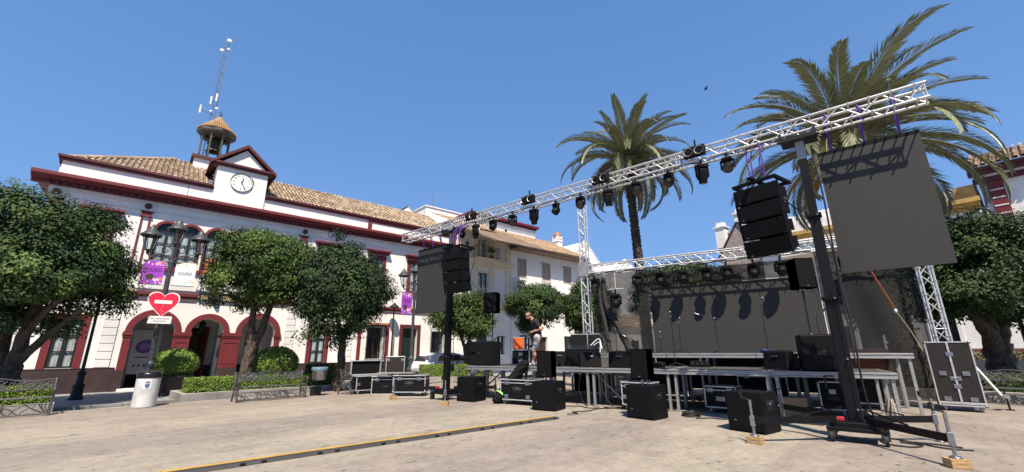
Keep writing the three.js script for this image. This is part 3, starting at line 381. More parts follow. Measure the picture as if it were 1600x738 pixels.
// ---------------------------------------------------------------- cream house next to the town hall
const shutterGeo = (w, h) => join([...Array(3)].flatMap((_, k) => [rb(w / 3 - 0.03, h, 0.04, -w / 3 + k * w / 3, 0, 0, 0.008), ...[...Array(Math.floor(h / 0.09))].map((_, j) => bx(w / 3 - 0.09, 0.05, 0.02, -w / 3 + k * w / 3, -h / 2 + 0.08 + j * 0.09, 0.022, 0, 0.5))]));
{
  const t = thing('cream_house', 'cream and white three-storey house with small balconies beside the town hall', 'house', THP, TH);
  const XL = 16.45, XR = 21.45, s = poly([[XL, -0.13], [XR, -0.13], [XR, 9.9], [XL, 9.9]]);
  rectHole(s, 18.35, 19.25, 8.2, 9.6); rectHole(s, 18.4, 19.3, 4.85, 7.0); rectHole(s, 16.95, 17.7, 4.85, 7.0); rectHole(s, 18.3, 19.4, -0.12, 2.6); rectHole(s, 20.2, 20.9, 1.2, 2.5);
  part(t, 'front_wall', ex(s, -0.4, 0), M.white); part(t, 'side_wall', [bb(XR - 0.3, XR, -0.13, 9.9, -8, -0.401), bb(XL, XL + 0.3, -0.13, 9.9, -8, -0.401)], M.white); part(t, 'rear_wall', bb(XL + 0.301, XR - 0.301, -0.13, 9.9, -8, -7.7), M.white); part(t, 'floor_slab', [bb(XL + 0.301, XR - 0.301, 4.3, 4.5, -7.69, -0.402), bb(XL + 0.301, XR - 0.301, 7.7, 7.9, -7.69, -0.402)], M.room);
  for (const x of [XL + 0.25, 18.1, 19.6, XR - 0.27]) part(t, 'cream_pilaster', bb(x - 0.22, x + 0.22, 4.3, 9.8, 0.001, 0.08), M.cream);
  part(t, 'cornice', [bb(XL, XR + 0.05, 7.45, 7.6, 0.001, 0.2), bb(XL, XR + 0.1, 7.601, 7.8, 0.001, 0.38), bb(XL, XR + 0.14, 7.801, 7.92, 0.001, 0.5)], M.cream);
  part(t, 'band', bb(XL, XR, 4.2, 4.4, 0.001, 0.1), M.cream);
  windowIn(t, 18.35, 19.25, 8.2, 9.6, -0.2, 2, 2, { curtain: 2, mat: M.whiteTrim }); windowIn(t, 18.4, 19.3, 4.85, 7.0, -0.2, 2, 3, { curtain: 2 }); windowIn(t, 16.95, 17.7, 4.85, 7.0, -0.2, 2, 3, { curtain: 2 }); windowIn(t, 20.2, 20.9, 1.2, 2.5, -0.2, 2, 2);
  part(t, 'door', [rb(0.52, 2.6, 0.06, 18.57, 1.2, -0.25, 0.01), rb(0.52, 2.6, 0.06, 19.13, 1.2, -0.25, 0.01)], mt([0.03, 0.1, 0.12], 0.5, 0, { tex: 'wood' }));
  part(t, 'window_surround', [bb(18.22, 18.35, 4.85, 7.13, 0.001, 0.05), bb(19.3, 19.43, 4.85, 7.13, 0.001, 0.05), bb(18.351, 19.299, 7.0, 7.129, 0.001, 0.05)], M.cream);
  const b1 = part(t, 'balcony', bb(17.85, 19.95, 7.93, 8.0, 0.001, 0.75), M.cream); railing(b1, 'railing', 17.85, 19.95, 8.0, 8.85, 0.72, M.iron, 0.11, 0.7);
  const b2 = part(t, 'balcony', [bb(17.8, 21.1, 4.6, 4.8, 0.101, 0.75), bb(18, 20.9, 4.45, 4.599, 0.101, 0.5)], M.cream); railing(b2, 'railing', 17.8, 21.1, 4.8, 5.75, 0.72, M.whiteTrim, 0.11, 0.7);
  part(t, 'eave', [bb(XL - 0.05, XR + 0.1, 9.9, 9.98, -0.4, 0.35), bb(XL - 0.05, XR + 0.1, 9.981, 10.04, -0.4, 0.42)], M.cream);
  const A = [XL - 0.05, 10.05, 0.42], L = 4.6, sl = [0, 0.42, -0.907]; part(t, 'roof', ex(poly([[0, 0], [L, 0], [L, 0.1], [0, 0.1]]), 0, XR - XL + 0.15).rotateY(-Math.PI / 2).applyMatrix4(new THREE.Matrix4().makeRotationX(0)).applyMatrix4(new THREE.Matrix4().makeBasis(V3(1, 0, 0), V3(0, 0.907, 0.42), V3(...sl).negate().multiplyScalar(1))).translate(XR + 0.1, 10.0, 0.42), M.tileBed);
  tileRoof(t, [A[0], A[1] + 0.1, A[2]], [1, 0, 0], sl, 0.1, XR - XL + 0.1, x => [0, L], 31, { palette: [[0.55, 0.4, 0.25], [0.5, 0.34, 0.2], [0.6, 0.48, 0.33]] });
  const p = thing('balcony_plant', 'potted green plant on the top balcony of the cream house', 'plant', THP, TH); part(p, 'pot', lt([[0, 8.0], [0.13, 8.0], [0.18, 8.28], [0.15, 8.28]], 19.3, 0, 0.45, 12), M.terracotta); { const r = rng(4), gs = []; for (let k = 0; k < 60; k++) { const a = r() * 6.28, e = 0.3 + r() * 1.2, l = 0.2 + r() * 0.3, g = new THREE.PlaneGeometry(0.06, 0.2); g.rotateX(-e).rotateY(a).translate(19.3 + Math.cos(a) * l * 0.7, 8.35 + l * 0.9, 0.45 + Math.sin(a) * l * 0.7); gs.push(tint(g, [0.04, 0.09 + r() * 0.06, 0.02])); } part(p, 'leaves', gs, M.leaf); }
  const o = thing('wall_ornament', 'small black clover-shaped iron ornament on the cream house wall', 'ornament', THP, TH); part(o, 'clover', [[0, 0.1], [0, -0.1], [0.1, 0], [-0.1, 0]].map(([a, b]) => sp(0.07, 17.35 + a, 9.0 + b, 0.06, 1, 1, 0.4)).concat([cy([17.35, 8.45, 0.05], [17.35, 9.3, 0.05], 0.012)]), M.iron);
}
// ---------------------------------------------------------------- white house with deep eaves
{
  const t = thing('white_house', 'white house with deep tiled eaves and three shuttered windows over a long balcony', 'house', THP, TH);
  const XL = 21.5, XR = 29.9, s = poly([[XL, -0.13], [XR, -0.13], [XR, 9.15], [XL, 9.15]]); const wins = [[22.3, 23.15], [25.02, 25.92], [27.62, 28.55]];
  for (const [a, b] of wins) rectHole(s, a, b, 7.05, 8.55); rectHole(s, 24.3, 25.4, -0.12, 2.5); rectHole(s, 22.4, 23.3, 1.2, 2.6); rectHole(s, 27.4, 28.4, 1.2, 2.6); rectHole(s, 22.4, 23.2, 3.4, 5.2); rectHole(s, 27.6, 28.4, 3.4, 5.2);
  part(t, 'front_wall', ex(s, -0.4, 0), M.white); part(t, 'side_wall', [bb(XR - 0.3, XR, -0.13, 9.15, -8, -0.401), bb(XL, XL + 0.3, -0.13, 9.15, -8, -0.401)], M.white); part(t, 'rear_wall', bb(XL + 0.301, XR - 0.301, -0.13, 9.15, -8, -7.7), M.white); part(t, 'floor_slab', bb(XL + 0.301, XR - 0.301, 5.6, 5.8, -7.69, -0.402), M.room);
  for (const [a, b] of wins) { const w = part(t, 'shutter', shutterGeo(b - a - 0.06, 1.46).translate((a + b) / 2, 7.8, -0.06), M.shutter); part(w, 'frame', [bb(a - 0.05, a + 0.02, 7.05, 8.6, 0.001, 0.03), bb(b - 0.02, b + 0.05, 7.05, 8.6, 0.001, 0.03), bb(a + 0.021, b - 0.021, 8.55, 8.6, 0.001, 0.03)], M.shutter); }
  for (const [a, b, y0, y1] of [[22.4, 23.3, 1.2, 2.6], [27.4, 28.4, 1.2, 2.6], [22.4, 23.2, 3.4, 5.2], [27.6, 28.4, 3.4, 5.2]]) windowIn(t, a, b, y0, y1, -0.2, 2, 2);
  part(t, 'door', [rb(0.54, 2.55, 0.06, 24.57, 1.15, -0.25, 0.01), rb(0.54, 2.55, 0.06, 25.13, 1.15, -0.25, 0.01)], M.woodDoor);
  const b = part(t, 'balcony', [bb(21.75, 28.9, 5.85, 6.0, 0.001, 0.75), bb(21.9, 28.7, 5.7, 5.849, 0.001, 0.5)], M.whiteTrim); railing(b, 'railing', 21.78, 28.88, 6.0, 6.95, 0.72, M.whiteTrim, 0.13, 0.7);
  const eave = part(t, 'eave', [bb(XL - 0.1, XR + 0.1, 9.15, 9.24, -0.4, 1.0), bb(XL - 0.1, XR + 0.1, 9.241, 9.38, 0.9, 1.06)], mt([0.3, 0.2, 0.15], 0.8, 0, { tex: 'wood' }));
  const sl = [0, 0.46, -0.888], L = 5.4; const bed = new THREE.BufferGeometry(), A = [XL - 0.1, 9.36, 1.06], q = [XL - 0.1, 9.36 + L * 0.46, 1.06 - L * 0.888];
  bed.setAttribute('position', new THREE.BufferAttribute(new Float32Array([A, [XR + 0.1, A[1], A[2]], [XR + 0.1, q[1], q[2]], A, [XR + 0.1, q[1], q[2]], q, q, [XR + 0.1, q[1], q[2]], [XR + 0.1, 9.3, -8], q, [XR + 0.1, 9.3, -8], [XL - 0.1, 9.3, -8]].flat()), 3)); bed.computeVertexNormals();
  const roof = part(t, 'roof', bed, M.tileBed); tileRoof(roof, [A[0], A[1] + 0.02, A[2]], [1, 0, 0], sl, 0.1, XR - XL + 0.15, () => [0, L], 33, { palette: [[0.56, 0.38, 0.23], [0.5, 0.32, 0.19], [0.62, 0.47, 0.31], [0.4, 0.28, 0.18]] });
  part(t, 'gable_wall', ex(poly([[0.4, 9.15], [-8, 9.15], [q[2], q[1] - 0.12], [0.4, 9.6]]), 0, 0.25).rotateY(-Math.PI / 2).scale(1, 1, 1).translate(XR, 0, 0), M.white);
  for (const x of [24.55, 27.2]) { const w = thing('awning_bracket', x < 26 ? 'iron bracket arm beside the middle shutter of the white house' : 'iron bracket arm beside the last shutter of the white house', 'bracket', THP, TH, 'iron brackets on the white house'); part(w, 'arm', [tb([[x, 8.35, 0], [x, 8.47, 0.25], [x, 8.43, 0.55]], 0.016, 10), cy([x, 8.43, 0.48], [x, 8.42, 0.64], 0.03)], M.iron); }
  const pl = thing('balcony_pots', 'dark potted plants at the left end of the long white balcony', 'plants', THP, TH); { const r = rng(8), gs = []; for (let k = 0; k < 140; k++) { const g = new THREE.PlaneGeometry(0.07, 0.12); g.rotateX(r() * 3).rotateY(r() * 6).translate(22.2 + (r() - 0.5) * 0.7, 6.25 + r() * 0.5, 0.5 + (r() - 0.5) * 0.3); gs.push(tint(g, [0.03, 0.07 + 0.04 * r(), 0.02])); } part(pl, 'leaves', gs, M.leaf); part(pl, 'pot', [lt([[0, 6.0], [0.12, 6.0], [0.16, 6.25], [0.13, 6.25]], 22.05, 0, 0.5, 10), lt([[0, 6.0], [0.12, 6.0], [0.16, 6.25], [0.13, 6.25]], 22.45, 0, 0.5, 10)], M.terracotta); }
  // chimney
  const c = thing('chimney', 'white round-capped chimney with terracotta dome on the white house roof', 'chimney', THP, TH); part(c, 'stack', [bb(29.1, 29.75, 10.0, 12.1, -2.6, -1.9), bb(29.05, 29.8, 11.5, 11.58, -2.65, -1.85)], M.white); part(c, 'cap', [lt([[0.42, 12.1], [0.42, 12.16], [0.3, 12.38], [0.1, 12.5], [0, 12.52]], 29.42, 0, -2.25, 14)], M.terracotta); part(c, 'vent', [bb(29.2, 29.3, 11.7, 11.85, -1.89, -1.88), bb(29.5, 29.6, 11.7, 11.85, -1.89, -1.88)], M.frame);
}
// ---------------------------------------------------------------- roofs and houses behind
function plainHouse(name, label, x0, x1, z0, z1, h, ridge, opt = {}) { // gabled house in the town hall's frame, ridge along x or z
  const t = thing(name, label, 'house', opt.p ?? THP, opt.th ?? TH), ov = 0.25;
  if (opt.flat) { part(t, 'wall', bb(x0, x1, -0.13, h, z0, z1), opt.wall ?? M.white); part(t, 'coping', bb(x0 - 0.08, x1 + 0.08, h, h + 0.14, z0 - 0.08, z1 + 0.08), opt.cap ?? M.whiteTrim); }
  else if (opt.alongZ) { const m = (x0 + x1) / 2; part(t, 'wall', ex(poly([[x0, -0.13], [x1, -0.13], [x1, h], [m, ridge], [x0, h]]), z0, z1), opt.wall ?? M.white);
    if (opt.noTiles) part(t, 'coping', [bar([x0 - 0.1, h + 0.02, z1 - 0.1], [m, ridge + 0.08, z1 - 0.1], 0.3, 0.14), bar([x1 + 0.1, h + 0.02, z1 - 0.1], [m, ridge + 0.08, z1 - 0.1], 0.3, 0.14)], M.whiteTrim); else {
    const L = Math.hypot(m - x0 + ov, ridge - h + ov * (ridge - h) / (m - x0)), k = (ridge - h) / (m - x0), n = Math.hypot(1, k); tileRoof(t, [x0 - ov, h - ov * k + 0.04, z1], [0, 0, -1], [1 / n, k / n, 0], 0.1, z1 - z0, () => [0, L], opt.seed ?? 9); tileRoof(t, [x1 + ov, h - ov * k + 0.04, z1], [0, 0, -1], [-1 / n, k / n, 0], 0.1, z1 - z0, () => [0, L], (opt.seed ?? 9) + 1); } }
  else { const m = (z0 + z1) / 2; part(t, 'wall', ex(poly([[-z1, -0.13], [-z0, -0.13], [-z0, h], [-m, ridge], [-z1, h]]), x0, x1).rotateY(Math.PI / 2), opt.wall ?? M.white);
    const k = (ridge - h) / (z1 - m), n = Math.hypot(1, k), L = Math.hypot(z1 - m + ov, (z1 - m + ov) * k); tileRoof(t, [x0 - ov, h - ov * k + 0.05, z1 + ov], [1, 0, 0], [0, k / n, -1 / n], 0.1, x1 - x0 + 2 * ov, () => [0, L], opt.seed ?? 9, { palette: opt.palette }); }
  for (const [a, b, y0, y1] of opt.windows ?? []) { const w = part(t, 'window', [bb(a, b, y0, y1, z1 + 0.001, z1 + 0.04)], M.frame); part(w, 'pane', bb(a + 0.08, b - 0.08, y0 + 0.08, y1 - 0.08, z1 + 0.041, z1 + 0.05), M.darkGlass); }
  return t;
}
plainHouse('gabled_house', 'pale gabled house with tiled roof rising behind the town hall roof', 14.6, 19.9, -18, -9.5, 12.2, 14.3, { alongZ: true, seed: 51 });
plainHouse('flat_roofed_block', 'white flat-topped block behind the roofs left of the red-eaved attic', 19.6, 24.2, -17, -10.5, 15.2, 0, { flat: true });
{ const t = plainHouse('attic_block', 'white attic block with dark red tiled eave above the white house', 20.8, 28.6, -11, -4.4, 12.95, 0, { flat: true, cap: M.redDark, windows: [[23.2, 23.45, 12.0, 12.4], [24.6, 24.85, 12.0, 12.4]] }); part(t, 'red_eave', [bb(20.6, 28.8, 13.1, 13.35, -11.2, -4.15), ...[...Array(40)].map((_, k) => bx(0.1, 0.16, 0.2, 20.7 + k * 0.205, 13.18, -4.08))], M.red); }
{ const a = thing('roof_aerial', 'thin television aerial on the white block behind the roofs', 'antenna', THP, TH); part(a, 'pole', cy([20.6, 15.2, -11], [20.6, 17, -11], 0.025), M.steel); part(a, 'elements', [...Array(5)].map((_, k) => cy([20.6 - 0.7 + k * 0.1 - 0.2, 16.85, -11 - 0.18], [20.6 - 0.7 + k * 0.1 - 0.2, 16.85, -11 + 0.18], 0.008)).concat([cy([19.6, 16.85, -11], [20.7, 16.85, -11], 0.01)]), M.steel); }
plainHouse('far_white_house', 'far white gabled house seen left of the slim palm trunk', 36.5, 45, -16, -8, 10.6, 14.6, { alongZ: true, seed: 61, noTiles: true });
plainHouse('far_low_house', 'far low white house partly hidden by the slim palm trunk', 45.6, 53, -16, -8, 11.3, 13.4, { alongZ: true, seed: 63, noTiles: true });
plainHouse('street_end_house', 'white house with brown door closing the street behind the trees', 31, 38.5, -4, 2.6, 3.4, 4.8, { seed: 65, windows: [[33.2, 34.3, 0, 2.3]] });
plainHouse('cream_end_wall_house', 'cream house behind the mesh left of the video wall', 40, 47, -4, 3, 4.4, 5.6, { seed: 67, wall: M.cream });
// ---------------------------------------------------------------- right-hand row
{
  const t = thing('yellow_cornice_house', 'white house with ochre yellow cornice behind the right loudspeakers', 'house', RHP, RH); const XL = -10.6, XR = 1.25;
  const s = poly([[XL, -0.13], [XR, -0.13], [XR, 9.5], [XL, 9.5]]); const ws = [[-8.6, -7.4], [-5.6, -4.4], [-2.1, -1.0]]; for (const [a, b] of ws) { rectHole(s, a, b, 1.3, 3.5); rectHole(s, a, b, 5.2, 7.8); } rectHole(s, -7.0, -5.95, -0.12, 2.9);
  part(t, 'front_wall', ex(s, -0.4, 0), M.white); part(t, 'shell', [bb(XL, XL + 0.3, -0.13, 9.5, -9, -0.401), bb(XR - 0.3, XR, -0.13, 9.5, -9, -0.401), bb(XL + 0.301, XR - 0.301, -0.13, 9.5, -9, -8.7), bb(XL + 0.301, XR - 0.301, 9.3, 9.5, -8.69, -0.402)], M.white);
  for (const [a, b] of ws) { windowIn(t, a, b, 1.3, 3.5, -0.2, 2, 3); windowIn(t, a, b, 5.2, 7.8, -0.2, 2, 3); part(t, 'window_surround', [bb(a - 0.18, a, 1.2, 3.7, 0.001, 0.05), bb(b, b + 0.18, 1.2, 3.7, 0.001, 0.05), bb(a - 0.18, b + 0.18, 3.701, 3.85, 0.001, 0.12)], M.whiteTrim); }
  part(t, 'door', [rb(1.0, 3, 0.06, -6.47, 1.4, -0.25, 0.01)], M.woodDoor);
  part(t, 'cornice', [bb(XL - 0.1, XR + 0.05, 9.3, 9.5, 0.001, 0.3), bb(XL - 0.1, XR + 0.1, 9.501, 9.75, 0.001, 0.55), bb(XL - 0.05, XR, 9.1, 9.299, 0.001, 0.12)], M.yellow);
  part(t, 'parapet', bb(XL, XR - 0.9, 9.76, 10.5, -0.35, -0.05), M.white); part(t, 'yellow_pier', bb(XR - 0.89, XR, 9.76, 10.6, -0.35, 0.0), M.yellow); part(t, 'roof_terrace_wall', [bb(XL, -5.2, 9.6, 11.9, -7, -3)], M.white);
  const balc = part(t, 'glazed_balcony', [bb(-8.9, -4.2, 7.95, 8.1, 0.001, 1.0), bb(-8.9, -4.2, 8.95, 9.02, 0.94, 1.0)], M.whiteTrim); for (let x = -8.9; x < -4.2; x += 0.78) part(balc, 'pane', bb(x + 0.02, x + 0.74, 8.1, 8.95, 0.96, 0.968), M.glass);
  const bk = [], r = rng(77); const brickMats = [[0.22, 0.075, 0.05], [0.27, 0.1, 0.065], [0.18, 0.06, 0.045]].map(c => mt(c, 0.9, 0, { tex: 'fine' })); const bed = part(t, 'brick_dado_bed', bb(XL, 4.5, -0.13, 1.44, 0.001, 0.03), M.concrete);
  const groups = [[], [], []]; for (let j = 0; j < 19; j++) for (let i = 0; i < 60; i++) groups[Math.floor(r() * 3)].push(bx(0.232, 0.068, 0.03, XL + 0.2 + i * 0.245 + (j % 2) * 0.12, -0.06 + j * 0.079, 0.045)); groups.forEach((g, k) => { part(t, 'bricks', g, brickMats[k]).userData.kind = 'stuff'; });
  part(t, 'drainpipe', [tb([[1.32, 10.4, 0.3], [1.34, 10.0, 0.35], [1.36, 9.4, 0.2], [1.38, 8.6, 0.12], [1.38, 6, 0.1]], 0.06, 24, 6), tb([[0.9, 8.9, 0.25], [1.2, 9.05, 0.4], [1.5, 8.9, 0.3], [1.6, 8.2, 0.12]], 0.05, 20, 6)], M.iron);
}
{
  const t = thing('red_pilaster_house', 'white house with tiled roof and red pilaster striped white at the right edge', 'house', RHP, RH); const XL = 1.45, XR = 9;
  const s = poly([[XL, -0.13], [XR, -0.13], [XR, 11.2], [XL, 11.2]]); rectHole(s, 4.2, 5.4, 1.3, 3.5); rectHole(s, 4.2, 5.4, 5.2, 7.8); part(t, 'front_wall', ex(s, -0.4, 0), M.white); windowIn(t, 4.2, 5.4, 1.3, 3.5, -0.2, 2, 3); windowIn(t, 4.2, 5.4, 5.2, 7.8, -0.2, 2, 3);
  part(t, 'shell', [bb(XL, XL + 0.3, -0.13, 11.2, -9, -0.401), bb(XR - 0.3, XR, -0.13, 11.2, -9, -0.401), bb(XL + 0.301, XR - 0.301, -0.13, 11.2, -9, -8.7)], M.white);
  const p = part(t, 'red_pilaster', [bb(1.75, 2.35, 4, 10.35, 0.001, 0.12), bb(1.65, 2.45, 10.351, 10.45, 0.001, 0.16)], M.red); for (let y = 5.4; y < 10.4; y += 0.46) part(p, 'white_stripe', bx(0.52, 0.07, 0.03, 2.05, y, 0.13), M.whiteTrim);
  part(t, 'eave', [bb(XL - 0.2, XR, 10.5, 10.8, 0.001, 0.2), bb(XL - 0.3, XR, 10.95, 11.18, 0.001, 0.45), bb(XL - 0.25, XR, 11.181, 11.35, -0.3, 0.6)], M.redDark); part(t, 'white_band', bb(XL - 0.15, XR, 10.801, 10.949, 0.001, 0.16), M.whiteTrim);
  const sl = [0, 0.42, -0.907]; const bed = new THREE.BufferGeometry(), y0 = 11.37, L = 4.6; bed.setAttribute('position', new THREE.BufferAttribute(new Float32Array([[XL - 0.3, y0, 0.65], [XR, y0, 0.65], [XR, y0 + L * 0.42, 0.65 - L * 0.907], [XL - 0.3, y0, 0.65], [XR, y0 + L * 0.42, 0.65 - L * 0.907], [XL - 0.3, y0 + L * 0.42, 0.65 - L * 0.907]].flat()), 3)); bed.computeVertexNormals(); part(t, 'roof', bed, M.tileBed);
  tileRoof(t, [XL - 0.3, y0 + 0.03, 0.65], [1, 0, 0], sl, 0.12, XR - XL, () => [0, L], 41, { pitch: 0.3, step: 0.42, palette: [[0.5, 0.26, 0.16], [0.6, 0.45, 0.32], [0.42, 0.22, 0.14], [0.66, 0.55, 0.42]] });
}
{
  const t = plainHouse('old_gabled_house', 'weathered gabled house with two chimneys behind the video wall', -14.3, -10.75, -9, -1, 9.2, 11.9, { p: RHP, th: RH, alongZ: true, seed: 71, wall: mt([0.5, 0.44, 0.4], 0.9, 0, { tex: 'bark' }) });
  for (const [x, h, z] of [[-12.4, 13.2, -1.6], [-14.1, 12.3, -1.4], [-11.6, 12.4, -2.2]]) { const c = part(t, 'chimney', [bb(x - 0.4, x + 0.4, 10, h - 0.5, z - 0.4, z + 0.4), bb(x - 0.5, x + 0.5, h - 0.5, h - 0.38, z - 0.5, z + 0.5), bb(x - 0.3, x + 0.3, h - 0.38, h, z - 0.3, z + 0.3)], M.white); }
  part(t, 'gable_trim', [bar([-14.5, 9.05, -0.95], [-12.55, 11.95, -0.95], 0.14, 0.1), bar([-10.6, 9.05, -0.95], [-12.5, 11.95, -0.95], 0.14, 0.1)], M.redDark);
  plainHouse('grey_shuttered_house', 'low pale house behind the mesh and stage lights', -19.5, -14.6, -7, -0.3, 6.2, 0, { p: RHP, th: RH, flat: true, windows: [[-18.6, -17.7, 3.6, 5.4], [-16.6, -15.7, 3.6, 5.4], [-18.6, -17.7, 0.8, 2.6], [-16.6, -15.7, 0.8, 2.6]] });
}
// ---------------------------------------------------------------- vegetation helpers
function taper(pts, r0, r1, n = 14, k = 8) {
  const c = new THREE.CatmullRomCurve3(pts.map(p => V3(...p))), g = new THREE.TubeGeometry(c, n, 1, k), p = g.attributes.position;
  for (let i = 0; i <= n; i++) { const q = c.getPointAt(i / n), r = r0 + (r1 - r0) * i / n; for (let j = 0; j <= k; j++) { const m = i * (k + 1) + j, b = 1 + 0.12 * Math.sin(j * 2.3 + i * 1.7); p.setXYZ(m, q.x + (p.getX(m) - q.x) * r * b, q.y + (p.getY(m) - q.y) * r, q.z + (p.getZ(m) - q.z) * r * b); } }
  g.computeVertexNormals(); return g;
}
class Leaves {
  constructor() { this.p = []; this.c = []; }
  add(x, y, z, n, d, l, w, col) { // n: leaf normal, d: direction of its tip
    const s = n.clone().cross(d).normalize().multiplyScalar(w / 2), f = n.clone().multiplyScalar(w * 0.18), a = [x, y, z], t = [x + d.x * l, y + d.y * l, z + d.z * l], mx = x + d.x * l * 0.45, my = y + d.y * l * 0.45, mz = z + d.z * l * 0.45;
    const L = [mx + s.x + f.x, my + s.y + f.y, mz + s.z + f.z], R = [mx - s.x + f.x, my - s.y + f.y, mz - s.z + f.z];
    this.p.push(...a, ...t, ...L, ...a, ...R, ...t); for (let i = 0; i < 6; i++) this.c.push(col[0], col[1], col[2]);
  }
  geo() { const g = new THREE.BufferGeometry(); g.setAttribute('position', new THREE.Float32BufferAttribute(this.p, 3)); g.setAttribute('color', new THREE.Float32BufferAttribute(this.c, 3)); g.computeVertexNormals(); return g; }
}
const rdir = r => { const z = 2 * r() - 1, a = r() * 6.2832, q = Math.sqrt(1 - z * z); return V3(q * Math.cos(a), z, q * Math.sin(a)); };
const GREENS = [[0.045, 0.085, 0.022], [0.032, 0.066, 0.018], [0.06, 0.105, 0.025], [0.038, 0.075, 0.025], [0.085, 0.135, 0.03]];
function crownGeo(seed, rad, n, o = {}) { // leaves in clumps through an uneven ellipsoid; rad [rx, ry, rz]
  const r = rng(seed), L = new Leaves(), K = Math.round((o.clumps ?? 190) * 1.5), ls = (o.leaf ?? 0.12), pal = o.palette ?? GREENS, ph = [r() * 6, r() * 6, r() * 6];
  const per = Math.floor(n / K);
  for (let k = 0; k < K; k++) {
    const d = rdir(r); if (d.y < -0.55 && r() < 0.6) d.y = -d.y * 0.6;
    const lump = 0.9 + 0.09 * Math.sin(d.x * 4 + ph[0]) + 0.08 * Math.sin(d.z * 5 + ph[1]) + 0.07 * Math.sin(d.y * 6 + ph[2]) + (r() < 0.06 ? 0.14 : 0), q = lump * (k % 5 === 0 ? 0.35 + 0.4 * r() : 0.78 + 0.22 * r());
    const c = V3(d.x * rad[0] * q, d.y * rad[1] * q, d.z * rad[2] * q), cr = (o.cr ?? 0.42) * (0.7 + 0.6 * r()), tone = pal[Math.floor(r() * pal.length)], young = r() < 0.16 ? 1.6 : 1;
    for (let i = 0; i < per; i++) {
      const v = rdir(r), m = Math.pow(r(), 0.45) * cr, x = c.x + v.x * m * 1.15, y = c.y + v.y * m * 0.8, z = c.z + v.z * m * 1.15;
      const nn = v.clone().multiplyScalar(0.8).add(d.clone().multiplyScalar(0.5)).add(V3(0, 0.55, 0)).add(rdir(r).multiplyScalar(0.55)).normalize();
      const tip = rdir(r).add(v.clone().multiplyScalar(0.7)).add(V3(0, -0.35, 0)); tip.addScaledVector(nn, -tip.dot(nn)).normalize();
      const b = (0.5 + 0.45 * r()) * young; L.add(x, y, z, nn, tip, ls * (0.7 + 0.6 * r()), ls * 0.48, [tone[0] * b, tone[1] * b, tone[2] * b]);
    }
  }
  return L.geo();
}
function orangeTree(label, x, z, o) {
  const t = thing('orange_tree', label, 'tree', [x, o.y ?? 0, z], o.turn ?? 0, 'orange trees round the square');
  part(t, 'trunk', o.trunk.map(([pts, a, b]) => taper(pts, a, b)), M.bark);
  const c = part(t, 'crown', crownGeo(o.seed, o.rad, (o.n ?? 24000) * 2.1, o), M.leaf); c.position.set(...o.c); return t;
}
const simpleTrunk = (h, r) => [[[[0, -0.1, 0], [0.03, h * 0.5, 0.02], [-0.02, h, 0]], r, r * 0.8], [[[0, h * 0.9, 0], [0.25, h * 1.3, 0.1], [0.5, h * 1.9, 0.2]], r * 0.7, r * 0.3], [[[0, h * 0.9, 0], [-0.3, h * 1.35, 0], [-0.6, h * 1.9, -0.2]], r * 0.65, r * 0.3]];
orangeTree('large orange tree with forked trunk at the left edge beside the lamp', -14.3, -12.5, { seed: 101, rad: [2.45, 2.15, 2.4], c: [-0.1, 3.95, 0.2], n: 34000, clumps: 240, trunk: [[[[0, -0.1, 0], [0.05, 0.6, 0.05], [-0.02, 1.2, 0]], 0.26, 0.22], [[[0.0, 0.7, 0], [0.15, 1.4, 0.1], [0.32, 2.0, 0.2], [0.35, 3.2, 0.1]], 0.2, 0.1], [[[0, 0.8, 0], [-0.35, 1.6, 0.1], [-0.4, 2.4, 0], [-0.5, 3.4, 0]], 0.19, 0.1], [[[0.3, 1.9, 0.2], [0.8, 2.6, 0.3], [1.5, 3.4, 0.2]], 0.11, 0.05], [[[0.1, 1.1, 0.1], [0.7, 1.9, 0.0], [1.35, 2.75, -0.2]], 0.13, 0.06]] });
orangeTree('light green orange tree with twin stems behind the middle bench', -9.85, -16.15, { seed: 102, turn: 0.75, rad: [2.0, 1.8, 2.0], c: [0.3, 4.6, 0], n: 22000, clumps: 150, palette: [[0.07, 0.125, 0.022], [0.055, 0.1, 0.022], [0.095, 0.15, 0.03], [0.045, 0.085, 0.02]], trunk: [[[[0, -0.1, 0], [0.02, 0.8, 0], [0.1, 1.7, 0]], 0.21, 0.2], [[[0.08, 1.5, 0], [0.0, 2.3, 0], [-0.05, 3.2, 0], [-0.4, 4.4, 0]], 0.15, 0.07], [[[0.1, 1.55, 0], [0.35, 2.3, 0.05], [0.5, 3.1, 0], [0.9, 4.3, 0]], 0.16, 0.07]] });
orangeTree('dense dark round orange tree behind the open flight case', -6.75, -17.1, { seed: 103, turn: 0.6, rad: [2.05, 2.0, 2.0], c: [-0.25, 3.85, 0], n: 30000, clumps: 210, palette: [[0.028, 0.055, 0.018], [0.035, 0.065, 0.02], [0.045, 0.08, 0.024], [0.024, 0.048, 0.018]], trunk: simpleTrunk(2.1, 0.17) });
orangeTree('orange tree behind the left lift tower and the parked car', -2.45, -22.6, { seed: 104, rad: [1.65, 1.35, 1.6], c: [-0.1, 3.3, 0], n: 12000, clumps: 95, leaf: 0.14, palette: [[0.07, 0.12, 0.025], [0.05, 0.09, 0.02], [0.09, 0.14, 0.03]], trunk: simpleTrunk(1.7, 0.15) });
orangeTree('orange tree behind the man on the stage', 1.2, -23.9, { seed: 105, rad: [1.75, 1.4, 1.7], c: [0.1, 3.85, 0], n: 14000, clumps: 105, leaf: 0.14, trunk: simpleTrunk(2.0, 0.17) });
orangeTree('orange tree behind the rear lattice tower', 4.5, -24.5, { seed: 106, rad: [1.55, 2.2, 1.5], c: [0.0, 3.7, 0], n: 14000, clumps: 110, leaf: 0.14, trunk: simpleTrunk(1.6, 0.16) });
